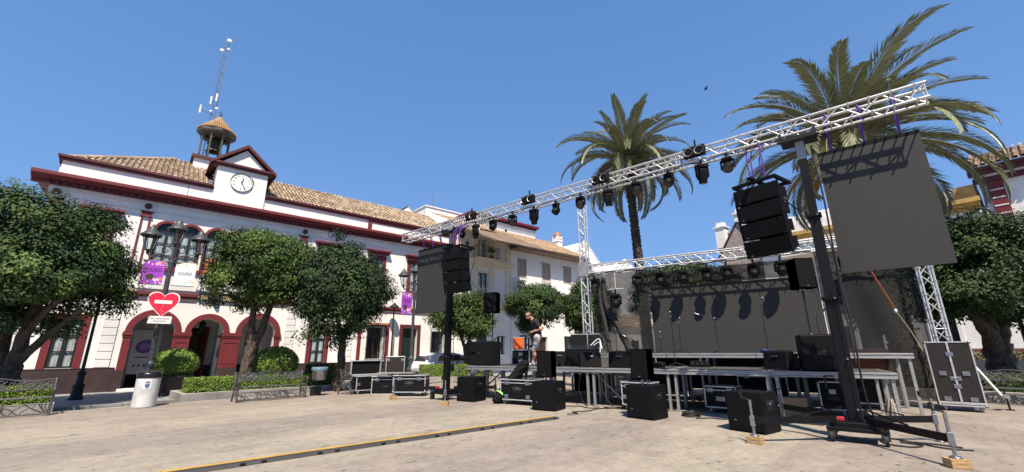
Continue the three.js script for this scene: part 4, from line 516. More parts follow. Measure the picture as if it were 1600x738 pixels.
orangeTree('orange tree seen through the mesh left of the video wall', 7.9, -20.2, { seed: 107, rad: [2.7, 1.7, 2.0], c: [0.6, 4.1, 0], n: 18000, clumps: 140, leaf: 0.14, trunk: simpleTrunk(1.8, 0.17) });
orangeTree('orange tree seen through the mesh under the right screen', 13.6, -15.4, { seed: 108, rad: [1.6, 1.3, 1.6], c: [-0.1, 3.2, 0], n: 12000, clumps: 100, leaf: 0.14, trunk: simpleTrunk(1.7, 0.16) });
orangeTree('wide dark orange tree with stout trunk at the right edge', 15.6, -14.0, { seed: 109, rad: [2.75, 2.1, 2.6], c: [0.2, 3.95, 0], n: 34000, clumps: 240, palette: [[0.028, 0.058, 0.018], [0.036, 0.07, 0.02], [0.05, 0.09, 0.024]], trunk: [[[[0, -0.1, 0], [0.0, 0.8, 0.0], [0.02, 1.6, 0]], 0.36, 0.34], [[[0, 1.2, 0], [-0.35, 1.9, 0.2], [-0.8, 2.8, 0.2]], 0.27, 0.12], [[[0, 1.2, 0], [0.4, 1.9, -0.1], [0.9, 2.9, -0.2]], 0.27, 0.12], [[[0, 1.3, 0], [0, 2.2, 0], [0.1, 3.2, 0]], 0.22, 0.12]] });
orangeTree('distant orange tree top behind the rear truss', 15.5, -38, { seed: 110, rad: [2.4, 2.2, 2.2], c: [0, 6.9, 0], n: 9000, clumps: 80, leaf: 0.2, cr: 0.6, palette: [[0.07, 0.13, 0.03], [0.09, 0.15, 0.035]], trunk: simpleTrunk(3.4, 0.2) });

// date palms: tapered trunk with leaf scars, each frond a part
function frondGeo(seed, len, droop, curl, yellow) {
  const r = rng(seed), L = new Leaves(), N = 30, P = []; let e = 0, x = 0, y = 0;
  for (let i = 0; i <= N; i++) { const t = i / N; P.push([x, y]); e = -droop * Math.pow(t, 1.5) * 1.6; x += Math.cos(e) * len / N; y += Math.sin(e) * len / N; }
  const pt = t => { const f = Math.min(N - 0.001, t * N), i = Math.floor(f), k = f - i; return [P[i][0] + (P[i + 1][0] - P[i][0]) * k, P[i][1] + (P[i + 1][1] - P[i][1]) * k]; };
  const c = new THREE.CatmullRomCurve3(P.filter((_, i) => i % 5 === 0).map(p => V3(p[0], p[1], curl * p[0] * p[0] * 0.05))), stem = tint(taperC(c, 0.035, 0.008), yellow ? [0.34, 0.25, 0.09] : [0.2, 0.2, 0.08]);
  const tone = yellow ? [0.36, 0.25, 0.07] : [0.21, 0.225, 0.125];
  for (let k = 0; k < 116; k++) for (const s of [-1, 1]) {
    const t = 0.1 + 0.9 * (k + r() * 0.5) / 116, a = pt(t), b = pt(Math.min(1, t + 0.02)), dx = b[0] - a[0], dy = b[1] - a[1], dl = Math.hypot(dx, dy) || 1, ll = len * 0.15 * Math.pow(Math.sin(Math.PI * (0.12 + 0.8 * t)), 0.6) * (0.85 + 0.3 * r());
    const f = 0.8 + 0.5 * t, d = V3(dx / dl * f, dy / dl * f + 0.2 - 0.45 * r(), s * (1.0 - 0.5 * t)).normalize(), up = V3(-dy / dl, dx / dl, s * 0.5).normalize(), n = up.clone().addScaledVector(d, -up.dot(d)).normalize(), g = 0.7 + 0.6 * r();
    L.add(a[0], a[1], curl * a[0] * a[0] * 0.05, n, d, ll, 0.062, [tone[0] * g, tone[1] * g, tone[2] * g]);
  }
  return join([stem, L.geo()]);
}
function taperC(c, r0, r1) { const n = 12, k = 4, g = new THREE.TubeGeometry(c, n, 1, k), p = g.attributes.position; for (let i = 0; i <= n; i++) { const q = c.getPointAt(i / n), r = r0 + (r1 - r0) * i / n; for (let j = 0; j <= k; j++) { const m = i * (k + 1) + j; p.setXYZ(m, q.x + (p.getX(m) - q.x) * r, q.y + (p.getY(m) - q.y) * r, q.z + (p.getZ(m) - q.z) * r); } } g.computeVertexNormals(); return g; }
function palm(label, x, z, h, tr, len, seed, spec, lean) {
  const t = thing('date_palm', label, 'palm tree', [x, 0, z]), r = rng(seed), gs = [taper([[0, -0.1, 0], [lean[0] * 0.3, h * 0.4, lean[1] * 0.3], [lean[0] * 0.75, h * 0.75, lean[1] * 0.75], [lean[0], h, lean[1]]], tr * 1.15, tr * 0.85, 40, 12)];
  const trunkAt = f => { const k = f < 0.4 ? f / 0.4 * 0.3 : f < 0.75 ? 0.3 + (f - 0.4) / 0.35 * 0.45 : 0.75 + (f - 0.75); return [lean[0] * k, f * h, lean[1] * k]; };
  for (let k = 0; k < 300; k++) { const f = k / 300, a = k * 2.4, q = trunkAt(f), rr = tr * (1.12 - 0.27 * f); gs.push(rb(0.15, 0.09, 0.07, q[0] + Math.cos(a) * rr, q[1], q[2] + Math.sin(a) * rr, 0.02, -a + Math.PI / 2, 0.35)); }
  part(t, 'trunk', gs, M.palmBark);
  const boots = []; for (let k = 0; k < 60; k++) { const a = k * 2.4, y = h - 0.75 + k / 60 * 0.8; boots.push(bx(0.14, 0.42, 0.07, lean[0] + Math.cos(a) * tr * 1.1, y, lean[1] + Math.sin(a) * tr * 1.1, -a + Math.PI / 2, 0.45)); }
  part(t, 'cut_leaf_bases', boots, mt([0.26, 0.15, 0.07], 0.9, 0, { tex: 'bark' }));
  const vars = [0.35, 0.6, 0.85, 1.1, 1.35].map((d, i) => [-0.8, 0.7].map((c, j) => frondGeo(seed * 7 + i * 3 + j, len, d, c, false))), yel = [1.0, 1.4].map((d, i) => frondGeo(seed * 9 + i, len * 0.75, d, 0.5, true));
  for (let k = 0; k < spec.n; k++) {
    const f = k / spec.n, el = spec.el(f) + (r() - 0.5) * 0.2, az = k * 2.39996 + (r() - 0.5) * 0.3, dry = f > spec.dry && r() < 0.4, vi = Math.min(4, Math.max(0, Math.floor(spec.droop(f) * 4 + r() * 1.4 - 0.2)));
    const g = dry ? yel[k % 2] : vars[vi][k % 2], s = (0.85 + 0.25 * r()) * (f < 0.2 ? 0.9 : 1), m = shared(t, 'frond', g, M.frond, lean[0], h, lean[1]); m.rotation.set((r() - 0.5) * 0.5, az, el, 'YZX'); m.scale.setScalar(s);
  }
}
palm('slim tall date palm rising behind the middle of the front truss', 7.15, -22.9, 12.3, 0.24, 4.4, 3, { n: 62, el: f => 1.38 - 1.85 * f, droop: f => 0.25 + 0.75 * f, dry: 0.6 }, [-0.25, 0.05]);
palm('stout date palm spreading behind the right truss end and screen', 12.95, -14.35, 8.8, 0.34, 4.9, 5, { n: 56, el: f => 1.3 - 1.5 * f, droop: f => 0.35 + 0.65 * f, dry: 0.85 }, [-0.25, -0.05]);

// clipped hedges and round bushes
function leafSkin(L, r, n, sample, pal, ls) { for (let k = 0; k < n; k++) { const [p, nn0] = sample(), nn = nn0.clone().add(rdir(r).multiplyScalar(0.8)).normalize(), t = rdir(r).add(V3(0, 0.4, 0)); t.addScaledVector(nn, -t.dot(nn)).normalize(); const c = pal[Math.floor(r() * pal.length)], b = 0.7 + 0.6 * r(); L.add(p.x, p.y, p.z, nn, t, ls * (0.7 + 0.6 * r()), ls * 0.6, [c[0] * b, c[1] * b, c[2] * b]); } }
const HG = [[0.13, 0.21, 0.022], [0.17, 0.25, 0.028], [0.08, 0.15, 0.02], [0.2, 0.28, 0.035]], HD = [[0.04, 0.075, 0.02], [0.055, 0.095, 0.022], [0.032, 0.06, 0.018]];
function hedge(label, cx, cz, turn, w, h, d, y0, seed, pal = HG, n = 5000) {
  const t = thing('hedge', label, 'hedge', [cx, 0, cz], turn), r = rng(seed), L = new Leaves(), A = [w * h, w * h, w * d, d * h, d * h], S = A.reduce((a, b) => a + b);
  leafSkin(L, r, n, () => { let q = r() * S, i = 0; while (q > A[i]) q -= A[i++]; const a = r() - 0.5, b = r(), j = (r() - 0.5) * 0.07; return i < 2 ? [V3(a * w, y0 + b * h, (i ? -1 : 1) * (d / 2 + j)), V3(0, 0, i ? -1 : 1)] : i === 2 ? [V3(a * w, y0 + h + j, (b - 0.5) * d), V3(0, 1, 0)] : [V3((i === 3 ? -1 : 1) * (w / 2 + j), y0 + b * h, a * d), V3(i === 3 ? -1 : 1, 0, 0)]; }, pal, 0.055);
  part(t, 'foliage', [L.geo(), tint(rb(w - 0.1, h - 0.05, d - 0.1, 0, y0 + h / 2 - 0.03, 0, 0.08, 0, 0, 0, 2), [0.07, 0.115, 0.02])], M.hedge); return t;
}
function ball(L, r, R, ry, cy0, n, pal, ls = 0.07) { leafSkin(L, r, n, () => { const d = rdir(r), q = R * (0.96 + 0.08 * r()); return [V3(d.x * q, cy0 + d.y * q * ry, d.z * q), d]; }, pal, ls); return [L.geo(), tint(sp(R * 0.93, 0, cy0, 0, 1, ry, 1, 18, 12), [0.09, 0.15, 0.02])]; }
{
  const t = thing('potted_bush', 'clipped round bush in a wide dark brown pot before the arcade', 'potted plant', [-12.85, -0.06, -16.6]); part(t, 'pot', [lt([[0, 0], [0.42, 0], [0.5, 0.05], [0.66, 0.58], [0.68, 0.62], [0.62, 0.62], [0.58, 0.5], [0, 0.5]], 0, 0.08, 0, 28), ...[0, 2.1, 4.2].map(a => rb(0.14, 0.09, 0.14, Math.cos(a) * 0.36, 0.045, Math.sin(a) * 0.36, 0.01))], M.potBrown);
  part(t, 'foliage', ball(new Leaves(), rng(201), 0.76, 0.72, 1.12, 6000, HG, 0.06), M.hedge);
  const u = thing('round_bush', 'clipped round bush with pale blossom behind the middle bench', 'bush', [-9.35, 0, -17.25]); part(u, 'foliage', ball(new Leaves(), rng(202), 0.78, 0.82, 1.02, 6500, HG, 0.065), M.hedge); { const L = new Leaves(), r = rng(203); leafSkin(L, r, 130, () => { const d = rdir(r); return [V3(d.x * 0.82, 1.02 + d.y * 0.66, d.z * 0.82), d]; }, [[0.7, 0.68, 0.58]], 0.055); part(u, 'blossom', L.geo(), M.hedge); } part(u, 'stem', cy([0, 0, 0], [0, 0.5, 0], 0.06), M.bark);
  const PA = 47 * D2R, q = (x, z) => [-10.6 + x * Math.cos(PA) + z * Math.sin(PA), -13.15 - x * Math.sin(PA) + z * Math.cos(PA)];
  const planter = (label, x0, x1, z0, z1) => { const [cx, cz] = q((x0 + x1) / 2, (z0 + z1) / 2), t = thing('planter_bed', label, 'planter', [cx, 0, cz], PA), w = x1 - x0, d = z1 - z0, gs = []; const n = Math.round(w / 0.9); for (let i = 0; i < n; i++) for (const s of [-1, 1]) part(t, 'kerb_block', rb(w / n - 0.01, 0.34, 0.14, -w / 2 + (i + 0.5) * w / n, 0.04, s * (d / 2 - 0.07), 0.012), M.stone); for (const s of [-1, 1]) part(t, 'kerb_block', rb(0.14, 0.34, d - 0.29, s * (w / 2 - 0.07), 0.04, 0, 0.012), M.stone); part(t, 'soil', bb(-w / 2 + 0.14, w / 2 - 0.14, -0.1, 0.16, -d / 2 + 0.14, d / 2 - 0.14), M.soil); };
  planter('stone-edged planting bed behind the left bench', -5.6, -2.0, -1.9, -0.15); planter('stone-edged planting bed behind the middle bench', 0.75, 5.6, -2.4, -0.4);
  const hd = (l, x, z, w, h, d, s, pal, n) => hedge(l, ...q(x, z), PA, w, h, d, 0.15, s, pal, n);
  hd('low hedge behind the right end of the left bench', -2.6, -0.8, 0.9, 0.45, 0.8, 301); hd('dark leafy hedge behind the left bench', -4.2, -0.8, 2.0, 0.55, 0.9, 302, HD, 6000);
  hd('bright clipped hedge left of the middle bench', 2.0, -1.3, 2.0, 0.45, 1.1, 303, HG, 7000); hd('bright clipped hedge right of the middle bench', 4.15, -1.3, 2.0, 0.45, 1.1, 304, HG, 7000); hd('dark shrub hedge behind the metal litter bin', 5.35, -1.2, 0.75, 0.8, 1.1, 305, HD, 6000);
  { const t2 = thing('planter_bed', 'stone-edged planting bed in front of the parked car', 'planter', [-3.0, 0, -21.6], 0.1); for (let i = 0; i < 5; i++) part(t2, 'kerb_block', rb(0.88, 0.4, 0.14, -1.8 + i * 0.9, 0.08, 0.55, 0.012), M.stone); part(t2, 'soil', bb(-2.25, 2.25, -0.1, 0.22, -0.6, 0.48), M.soil); }
  hedge('clipped hedge in front of the parked car', -3.4, -21.6, 0.1, 2.3, 0.6, 0.8, 0.2, 306, HG, 5000); hedge('short clipped hedge right of the left lift tower', -1.6, -21.5, 0.1, 1.1, 0.55, 0.8, 0.2, 307, HG, 3000);
  // right-hand bed
  const rt = -50 * D2R; const t3 = thing('planter_bed', 'stone-edged planting bed behind the right bench', 'planter', [14.6, 0, -12.6], rt); for (let i = 0; i < 9; i++) part(t3, 'kerb_block', rb(0.89, 0.4, 0.14, -3.6 + i * 0.9, 0.08, 0.9, 0.012), M.stone); part(t3, 'soil', bb(-4, 4, -0.1, 0.22, -1.2, 0.82), M.soil);
  hedge('dark low hedge behind the right bench', 14.1, -13.0, rt, 3.2, 0.5, 0.9, 0.2, 308, HD, 6000); hedge('bright low hedge at the right frame edge', 16.0, -11.7, rt, 1.4, 0.45, 0.9, 0.2, 309, HG, 4000);
  const tr = thing('grey_planter_trough', 'long blue-grey metal trough with dry plants by the brick wall', 'planter', [22.5, 0, -18.2], RH); part(tr, 'trough', [bb(-3.5, 3.5, 0, 0.95, -0.3, 0.3)], mt([0.07, 0.09, 0.11], 0.6, 0.2, { tex: 'fine' })); { const L = new Leaves(), r = rng(61); leafSkin(L, r, 2200, () => [V3((r() - 0.5) * 6.8, 0.95 + r() * 0.3, (r() - 0.5) * 0.5), rdir(r)], [[0.2, 0.17, 0.08], [0.15, 0.15, 0.06], [0.09, 0.11, 0.04]], 0.12); part(tr, 'dry_plants', L.geo(), M.hedge); }
}
// ---------------------------------------------------------------- street lamps
function lantern(parent, x, y, z, s = 1) {
  const l = part(parent, 'lantern', [lt([[0, 0], [0.04, 0], [0.06, 0.04], [0.13, 0.06], [0.13, 0.09], [0, 0.09]], x, y, z, 8), lt([[0.27, 0.56], [0.31, 0.57], [0.32, 0.62], [0.25, 0.68], [0.16, 0.8], [0.1, 0.86], [0.12, 0.9], [0.06, 0.94], [0.02, 1.02], [0, 1.05]], x, y, z, 16), ...[...Array(6)].map((_, k) => cy([x + Math.cos(k * 1.047) * 0.12, y + 0.08, z + Math.sin(k * 1.047) * 0.12], [x + Math.cos(k * 1.047) * 0.23, y + 0.58, z + Math.sin(k * 1.047) * 0.23], 0.012, 0.012, 4)), ...[...Array(6)].map((_, k) => sp(0.025, x + Math.cos(k * 1.047) * 0.28, y + 0.66, z + Math.sin(k * 1.047) * 0.28))], M.lampGrey);
  part(l, 'glass', lt([[0.118, 0.09], [0.225, 0.57]], x, y, z, 6), M.glass); return l;
}
const lampBase = [[0, 0], [0.24, 0], [0.24, 0.08], [0.2, 0.12], [0.17, 0.5], [0.2, 0.55], [0.2, 0.62], [0.13, 0.7], [0.11, 1.05], [0.15, 1.1], [0.15, 1.18], [0.09, 1.25]];
function tripleLamp(label, x, z, turn) {
  const t = thing('street_lamp', label, 'street lamp', [x, -0.06, z], turn, 'ornate three-armed street lamps');
  part(t, 'post', [lt([...lampBase, [0.085, 1.3], [0.075, 4.6], [0.1, 4.66], [0.1, 4.74], [0.06, 4.8], [0.055, 5.3], [0.04, 5.34]], 0, 0, 0, 14)], M.lampGrey);
  for (const s of [-1, 1]) part(t, 'scroll_arm', [tb([[0, 4.72, 0], [s * 0.22, 4.95, 0], [s * 0.44, 4.98, 0], [s * 0.6, 4.85, 0], [s * 0.72, 4.95, 0]], 0.026, 24, 6), tb([[s * 0.06, 5.2, 0], [s * 0.25, 5.3, 0], [s * 0.34, 5.15, 0], [s * 0.22, 5.05, 0], [s * 0.16, 5.16, 0]], 0.02, 24, 5), tb([[s * 0.2, 4.85, 0], [s * 0.42, 4.78, 0], [s * 0.55, 4.88, 0], [s * 0.42, 4.95, 0]], 0.018, 20, 5), tb([[s * 0.44, 4.96, 0], [s * 0.56, 5.05, 0], [s * 0.64, 4.98, 0], [s * 0.57, 4.9, 0]], 0.016, 18, 5), cy([0, 4.7, 0], [s * 0.78, 4.7, 0], 0.016, 0.016, 5), cy([s * 0.72, 4.93, 0], [s * 0.72, 5.02, 0], 0.03, 0.06, 8)], M.lampGrey);
  lantern(t, -0.72, 5.02, 0); lantern(t, 0.72, 5.02, 0); lantern(t, 0, 5.34, 0); return t;
}
tripleLamp('ornate three-armed street lamp carrying the red heart sign', -12.45, -15.0, TH - 0.15);
tripleLamp('ornate three-armed street lamp partly hidden by the left screen', -5.55, -23.8, TH);
function slimLamp(label, x, z) { const t = thing('slim_street_lamp', label, 'street lamp', [x, -0.06, z], 0, 'slim single street lamps'); part(t, 'post', [lt([...lampBase.map(([a, b]) => [a * 0.85, b * 0.75]), [0.05, 0.98], [0.038, 3.9], [0.06, 3.95], [0.05, 4.02], [0, 4.05]], 0, 0, 0, 12)], M.iron); part(t, 'lamp_hood', lt([[0, 4.35], [0.06, 4.33], [0.1, 4.25], [0.28, 4.12], [0.3, 4.05], [0.25, 4.05], [0, 4.1]], 0, 0, 0, 18), M.iron); return t; }
slimLamp('slim black street lamp between the left tree and the town hall window', -14.9, -15.2); slimLamp('slim black street lamp beside the green door of the town hall', -7.1, -25.4);
// heart sign
{
  const t = thing('heart_sign', 'red broken-heart road sign with white bar fixed to the lamp post', 'sign', [-12.25, 3.12, -14.78], 40 * D2R);
  const hs = (k) => { const s = new THREE.Shape(); s.moveTo(0, -0.44 * k); s.bezierCurveTo(-0.2 * k, -0.2 * k, -0.42 * k, -0.02 * k, -0.42 * k, 0.17 * k); s.bezierCurveTo(-0.42 * k, 0.42 * k, -0.1 * k, 0.46 * k, 0, 0.25 * k); s.bezierCurveTo(0.1 * k, 0.46 * k, 0.42 * k, 0.42 * k, 0.42 * k, 0.17 * k); s.bezierCurveTo(0.42 * k, -0.02 * k, 0.2 * k, -0.2 * k, 0, -0.44 * k); return s; };
  const red = mt([0.72, 0.02, 0.06], 0.35), wh = mt([0.8, 0.8, 0.79], 0.4);
  part(t, 'border', ex(hs(1.06), -0.01, 0.0, 0, 20), wh); part(t, 'heart', ex(hs(0.97), 0.0005, 0.008, 0, 20), red); part(t, 'white_bar', bx(0.48, 0.12, 0.006, 0, 0.06, 0.014), wh);
  const z = [[0, 0.3], [0.03, 0.22], [-0.03, 0.14], [0.03, 0.07], [-0.02, -0.02], [0.04, -0.1], [-0.03, -0.18], [0.03, -0.26], [0, -0.42]]; part(t, 'crack', z.slice(1).map((p, i) => bar([z[i][0], z[i][1], 0.02], [p[0], p[1], 0.02], 0.014, 0.004)), wh);
  const pm = canvasMat(512, 192, (c, w, h) => { c.fillStyle = '#e6e6e4'; c.fillRect(0, 0, w, h); c.fillStyle = '#222226'; c.font = 'italic bold 62px sans-serif'; c.textAlign = 'center'; c.fillText('NO VIOLENCIA', w / 2, 80); c.fillText('MACHISTA', w / 2, 152); });
  const p = mesh('plate_print', new THREE.PlaneGeometry(0.6, 0.23).translate(0, -0.56, 0.013), pm); const pl = part(t, 'plate', rb(0.64, 0.26, 0.02, 0, -0.56, 0, 0.009), wh); pl.add(p); part(t, 'clamp', [bb(-0.05, 0.05, -0.1, -0.04, -0.2, -0.012), bb(-0.05, 0.05, -0.6, -0.55, -0.2, -0.012)], M.steel);
}
// banners on the lamps
function banner(label, pos, turn, w, h, draw, group) { const t = thing('lamp_banner', label, 'banner', pos, turn, group), m = canvasMat(256, 256, draw); const g = new THREE.PlaneGeometry(w, h, 8, 8), p = g.attributes.position; for (let i = 0; i < p.count; i++) p.setZ(i, 0.025 * Math.sin(p.getX(i) * 5 + p.getY(i) * 3)); g.computeVertexNormals(); t.add(mesh('cloth', g, m)); for (const s of [-1, 1]) part(t, 'rod', cy([-w / 2 - 0.03, s * h / 2, 0], [w / 2 + 0.03, s * h / 2, 0], 0.014), M.lampGrey); return t; }
const flowers = (c, w, h, seed, cols) => { const r = rng(seed); for (let k = 0; k < 60; k++) { const top = r() < 0.5; c.fillStyle = cols[Math.floor(r() * cols.length)]; c.globalAlpha = 0.85; c.beginPath(); c.arc(r() * w, top ? r() * h * 0.2 : h * (0.72 + r() * 0.28), 4 + r() * 13, 0, 7); c.fill(); } c.globalAlpha = 1; };
{
  const ct = Math.cos(TH - 0.15), stt = Math.sin(TH - 0.15), L = [-12.45, -15.0], pp = s => [L[0] + s * ct, 4.24, L[1] - s * stt + 0.0];
  const purple = (c, w, h) => { c.fillStyle = '#a03fc0'; c.fillRect(0, 0, w, h); flowers(c, w, h, 3, ['#e8b0d0', '#d8a040', '#5a6ad0', '#e0608a', '#f0e0e8']); c.fillStyle = '#3d3a33'; c.beginPath(); c.ellipse(100, 175, 52, 32, 0, 0, 7); c.fill(); c.fillStyle = '#3a1a52'; c.font = 'bold 60px sans-serif'; c.textAlign = 'center'; c.fillText('SOUND', w / 2, 125); };
  banner('purple festival banner with flowers on the left arm of the heart-sign lamp', pp(-0.46), TH - 0.15, 0.62, 0.86, purple); 
  banner('white festival banner on the right arm of the heart-sign lamp', pp(0.46), TH - 0.15, 0.62, 0.86, (c, w, h) => { c.fillStyle = '#dfe5e8'; c.fillRect(0, 0, w, h); flowers(c, w, h, 6, ['#c9dce6', '#e6d0b8', '#a8d4d0', '#efe6e0', '#d8c48a']); c.fillStyle = '#6a6f78'; c.font = 'bold 50px sans-serif'; c.textAlign = 'center'; c.fillText('SOUND', w / 2, 140); });
  banner('purple festival banner on the lamp beside the left screen', [-5.55 - 0.45 * Math.cos(TH), 4.05, -23.8 + 0.45 * Math.sin(TH)], TH, 0.62, 1.2, purple);
}
// ---------------------------------------------------------------- cast-iron benches
function bench(label, x, z, turn, seed, len = 2.0) {
  const t = thing('park_bench', label, 'bench', [x, 0, z], turn, 'ornate cast-iron benches'), r = rng(seed), m = M.benchIron;
  for (const s of [-1, 1]) { const X = s * len / 2; part(t, 'end_frame', [tb([[X, 0, 0.26], [X, 0.2, 0.22], [X, 0.42, 0.2], [X, 0.62, 0.26], [X, 0.66, 0.1], [X, 0.6, -0.12]], 0.026, 24, 6), tb([[X, 0, -0.28], [X, 0.25, -0.2], [X, 0.45, -0.16], [X, 0.7, -0.22], [X, 0.86, -0.28]], 0.028, 24, 6), tb([[X, 0.4, 0.2], [X, 0.38, 0], [X, 0.42, -0.16]], 0.022, 12, 5), tb([[X, 0.1, 0.22], [X, 0.28, 0.08], [X, 0.18, -0.05], [X, 0.32, -0.16], [X, 0.05, -0.25]], 0.017, 20, 5), tb([[X, 0.05, 0.24], [X, 0.12, 0.05], [X, 0.3, 0], [X, 0.38, 0.12]], 0.015, 16, 5), tb([[X, 0.44, -0.1], [X, 0.55, 0.05], [X, 0.6, 0.15]], 0.015, 12, 5)], m); }
  for (let k = 0; k < 6; k++) part(t, 'seat_slat', [cy([-len / 2, 0.43 - Math.abs(k - 2) * 0.006, 0.2 - k * 0.07], [len / 2, 0.43 - Math.abs(k - 2) * 0.006, 0.2 - k * 0.07], 0.014, 0.014, 6)], m);
  const wave = (x0, x1, y0, y1, zf, rr) => { const P = []; for (let i = 0; i <= 5; i++) { const f = i / 5, y = y0 + (y1 - y0) * f + Math.sin(f * 6 + x0 * 9) * 0.02; P.push([x0 + (x1 - x0) * f + Math.sin(f * 5 + x0 * 7) * 0.03, y, zf(y)]); } return tb(P, rr, 14, 5); };
  const bz = y => -0.17 - (y - 0.45) * 0.27, sz = y => 0.21 + (0.4 - y) * 0.1; const back = [tb([[-len / 2, 0.84, bz(0.84)], [-len / 4, 0.8, bz(0.8)], [0, 0.88, bz(0.88)], [len / 4, 0.8, bz(0.8)], [len / 2, 0.84, bz(0.84)]], 0.017, 30, 5), cy([-len / 2, 0.6, bz(0.6)], [len / 2, 0.6, bz(0.6)], 0.013, 0.013, 5)], skirt = [cy([-len / 2, 0.05, sz(0.05)], [len / 2, 0.05, sz(0.05)], 0.015, 0.015, 5)];
  for (let k = 0; k < 40; k++) { const x0 = -len / 2 + 0.05 + r() * (len - 0.1), d = (r() - 0.5) * 0.7, x1 = Math.max(-len / 2, Math.min(len / 2, x0 + d)); back.push(wave(x0, x1, 0.59 - r() * 0.03, 0.82, bz, 0.013)); }
  for (let k = 0; k < 24; k++) { const x = -len / 2 + (k + 0.5) / 24 * len, y = 0.64 + r() * 0.16, q = 0.03 + r() * 0.03; back.push(tb([[x - q, y, bz(y)], [x, y + q, bz(y + q)], [x + q, y, bz(y)], [x, y - q, bz(y - q)]], 0.012, 14, 4, true)); }
  for (let k = 0; k < 34; k++) { const x0 = -len / 2 + 0.05 + r() * (len - 0.1), x1 = Math.max(-len / 2, Math.min(len / 2, x0 + (r() - 0.5) * 0.9)); skirt.push(wave(x0, x1, 0.06, 0.27, sz, 0.012)); }
  part(t, 'back_lattice', back, m); part(t, 'front_lattice', [...skirt, cy([-len / 2, 0.27, sz(0.27)], [len / 2, 0.27, sz(0.27)], 0.012, 0.012, 5)], m); return t;
}
bench('ornate grey iron bench in front of the left tree', -12.3, -10.45, 47 * D2R, 5, 2.1); bench('ornate grey iron bench in front of the round bush', -7.78, -14.3, 47 * D2R, 6, 2.0); bench('ornate iron bench half hidden behind the open flight case', -5.7, -16.65, 75 * D2R, 7, 1.9); bench('ornate iron bench behind the tall flight case on the right', 13.3, -11.85, -50 * D2R, 8, 2.3);
// ---------------------------------------------------------------- bins
{
  const t = thing('litter_bin', 'white cylindrical litter bin with blue crest and black liner', 'bin', [-10.35, 0, -12.55], 38 * D2R); part(t, 'drum', lt([[0.25, 0], [0.275, 0.03], [0.275, 0.8], [0.26, 0.82]], 0, 0, 0, 30), M.whitePlastic); part(t, 'liner', lt([[0.283, 0.78], [0.295, 0.84], [0.29, 0.9], [0.25, 0.95], [0.1, 0.98], [0, 0.97]], 0, 0, 0, 22), mt([0.01, 0.01, 0.011], 0.3));
  const cm = canvasMat(128, 160, (c, w, h) => { c.fillStyle = '#d8d8d4'; c.fillRect(0, 0, w, h); c.fillStyle = '#3a4f80'; c.beginPath(); c.moveTo(28, 66); c.lineTo(100, 66); c.lineTo(100, 112); c.quadraticCurveTo(98, 140, 64, 150); c.quadraticCurveTo(30, 140, 28, 112); c.fill(); c.strokeStyle = '#aab6cf'; c.lineWidth = 4; c.strokeRect(40, 78, 48, 40); c.fillStyle = '#5a4a52'; c.beginPath(); c.moveTo(30, 56); c.lineTo(24, 26); c.lineTo(46, 42); c.lineTo(64, 14); c.lineTo(82, 42); c.lineTo(104, 26); c.lineTo(98, 56); c.fill(); });
  const g = new THREE.CylinderGeometry(0.279, 0.279, 0.24, 8, 1, true, -0.34, 0.68).translate(0, 0.62, 0); t.add(mesh('crest', g, cm));
  const u = thing('metal_litter_bin', 'small galvanised litter bin with blue liner on a post beside the hedge', 'bin', [-6.75, 0, -15.35], 40 * D2R); part(u, 'basket', lt([[0, 0.52], [0.2, 0.52], [0.25, 0.9], [0.24, 0.9]], 0, 0, 0, 20), M.steel); part(u, 'liner', lt([[0.26, 0.84], [0.27, 0.9], [0.25, 0.95], [0.21, 0.94]], 0, 0, 0, 18), mt([0.1, 0.19, 0.25], 0.5)); part(u, 'post', [cy([0, 0, -0.2], [0, 0.9, -0.2], 0.03), rb(0.36, 0.3, 0.1, 0, 0.15, -0.2, 0.02)], M.iron);
}
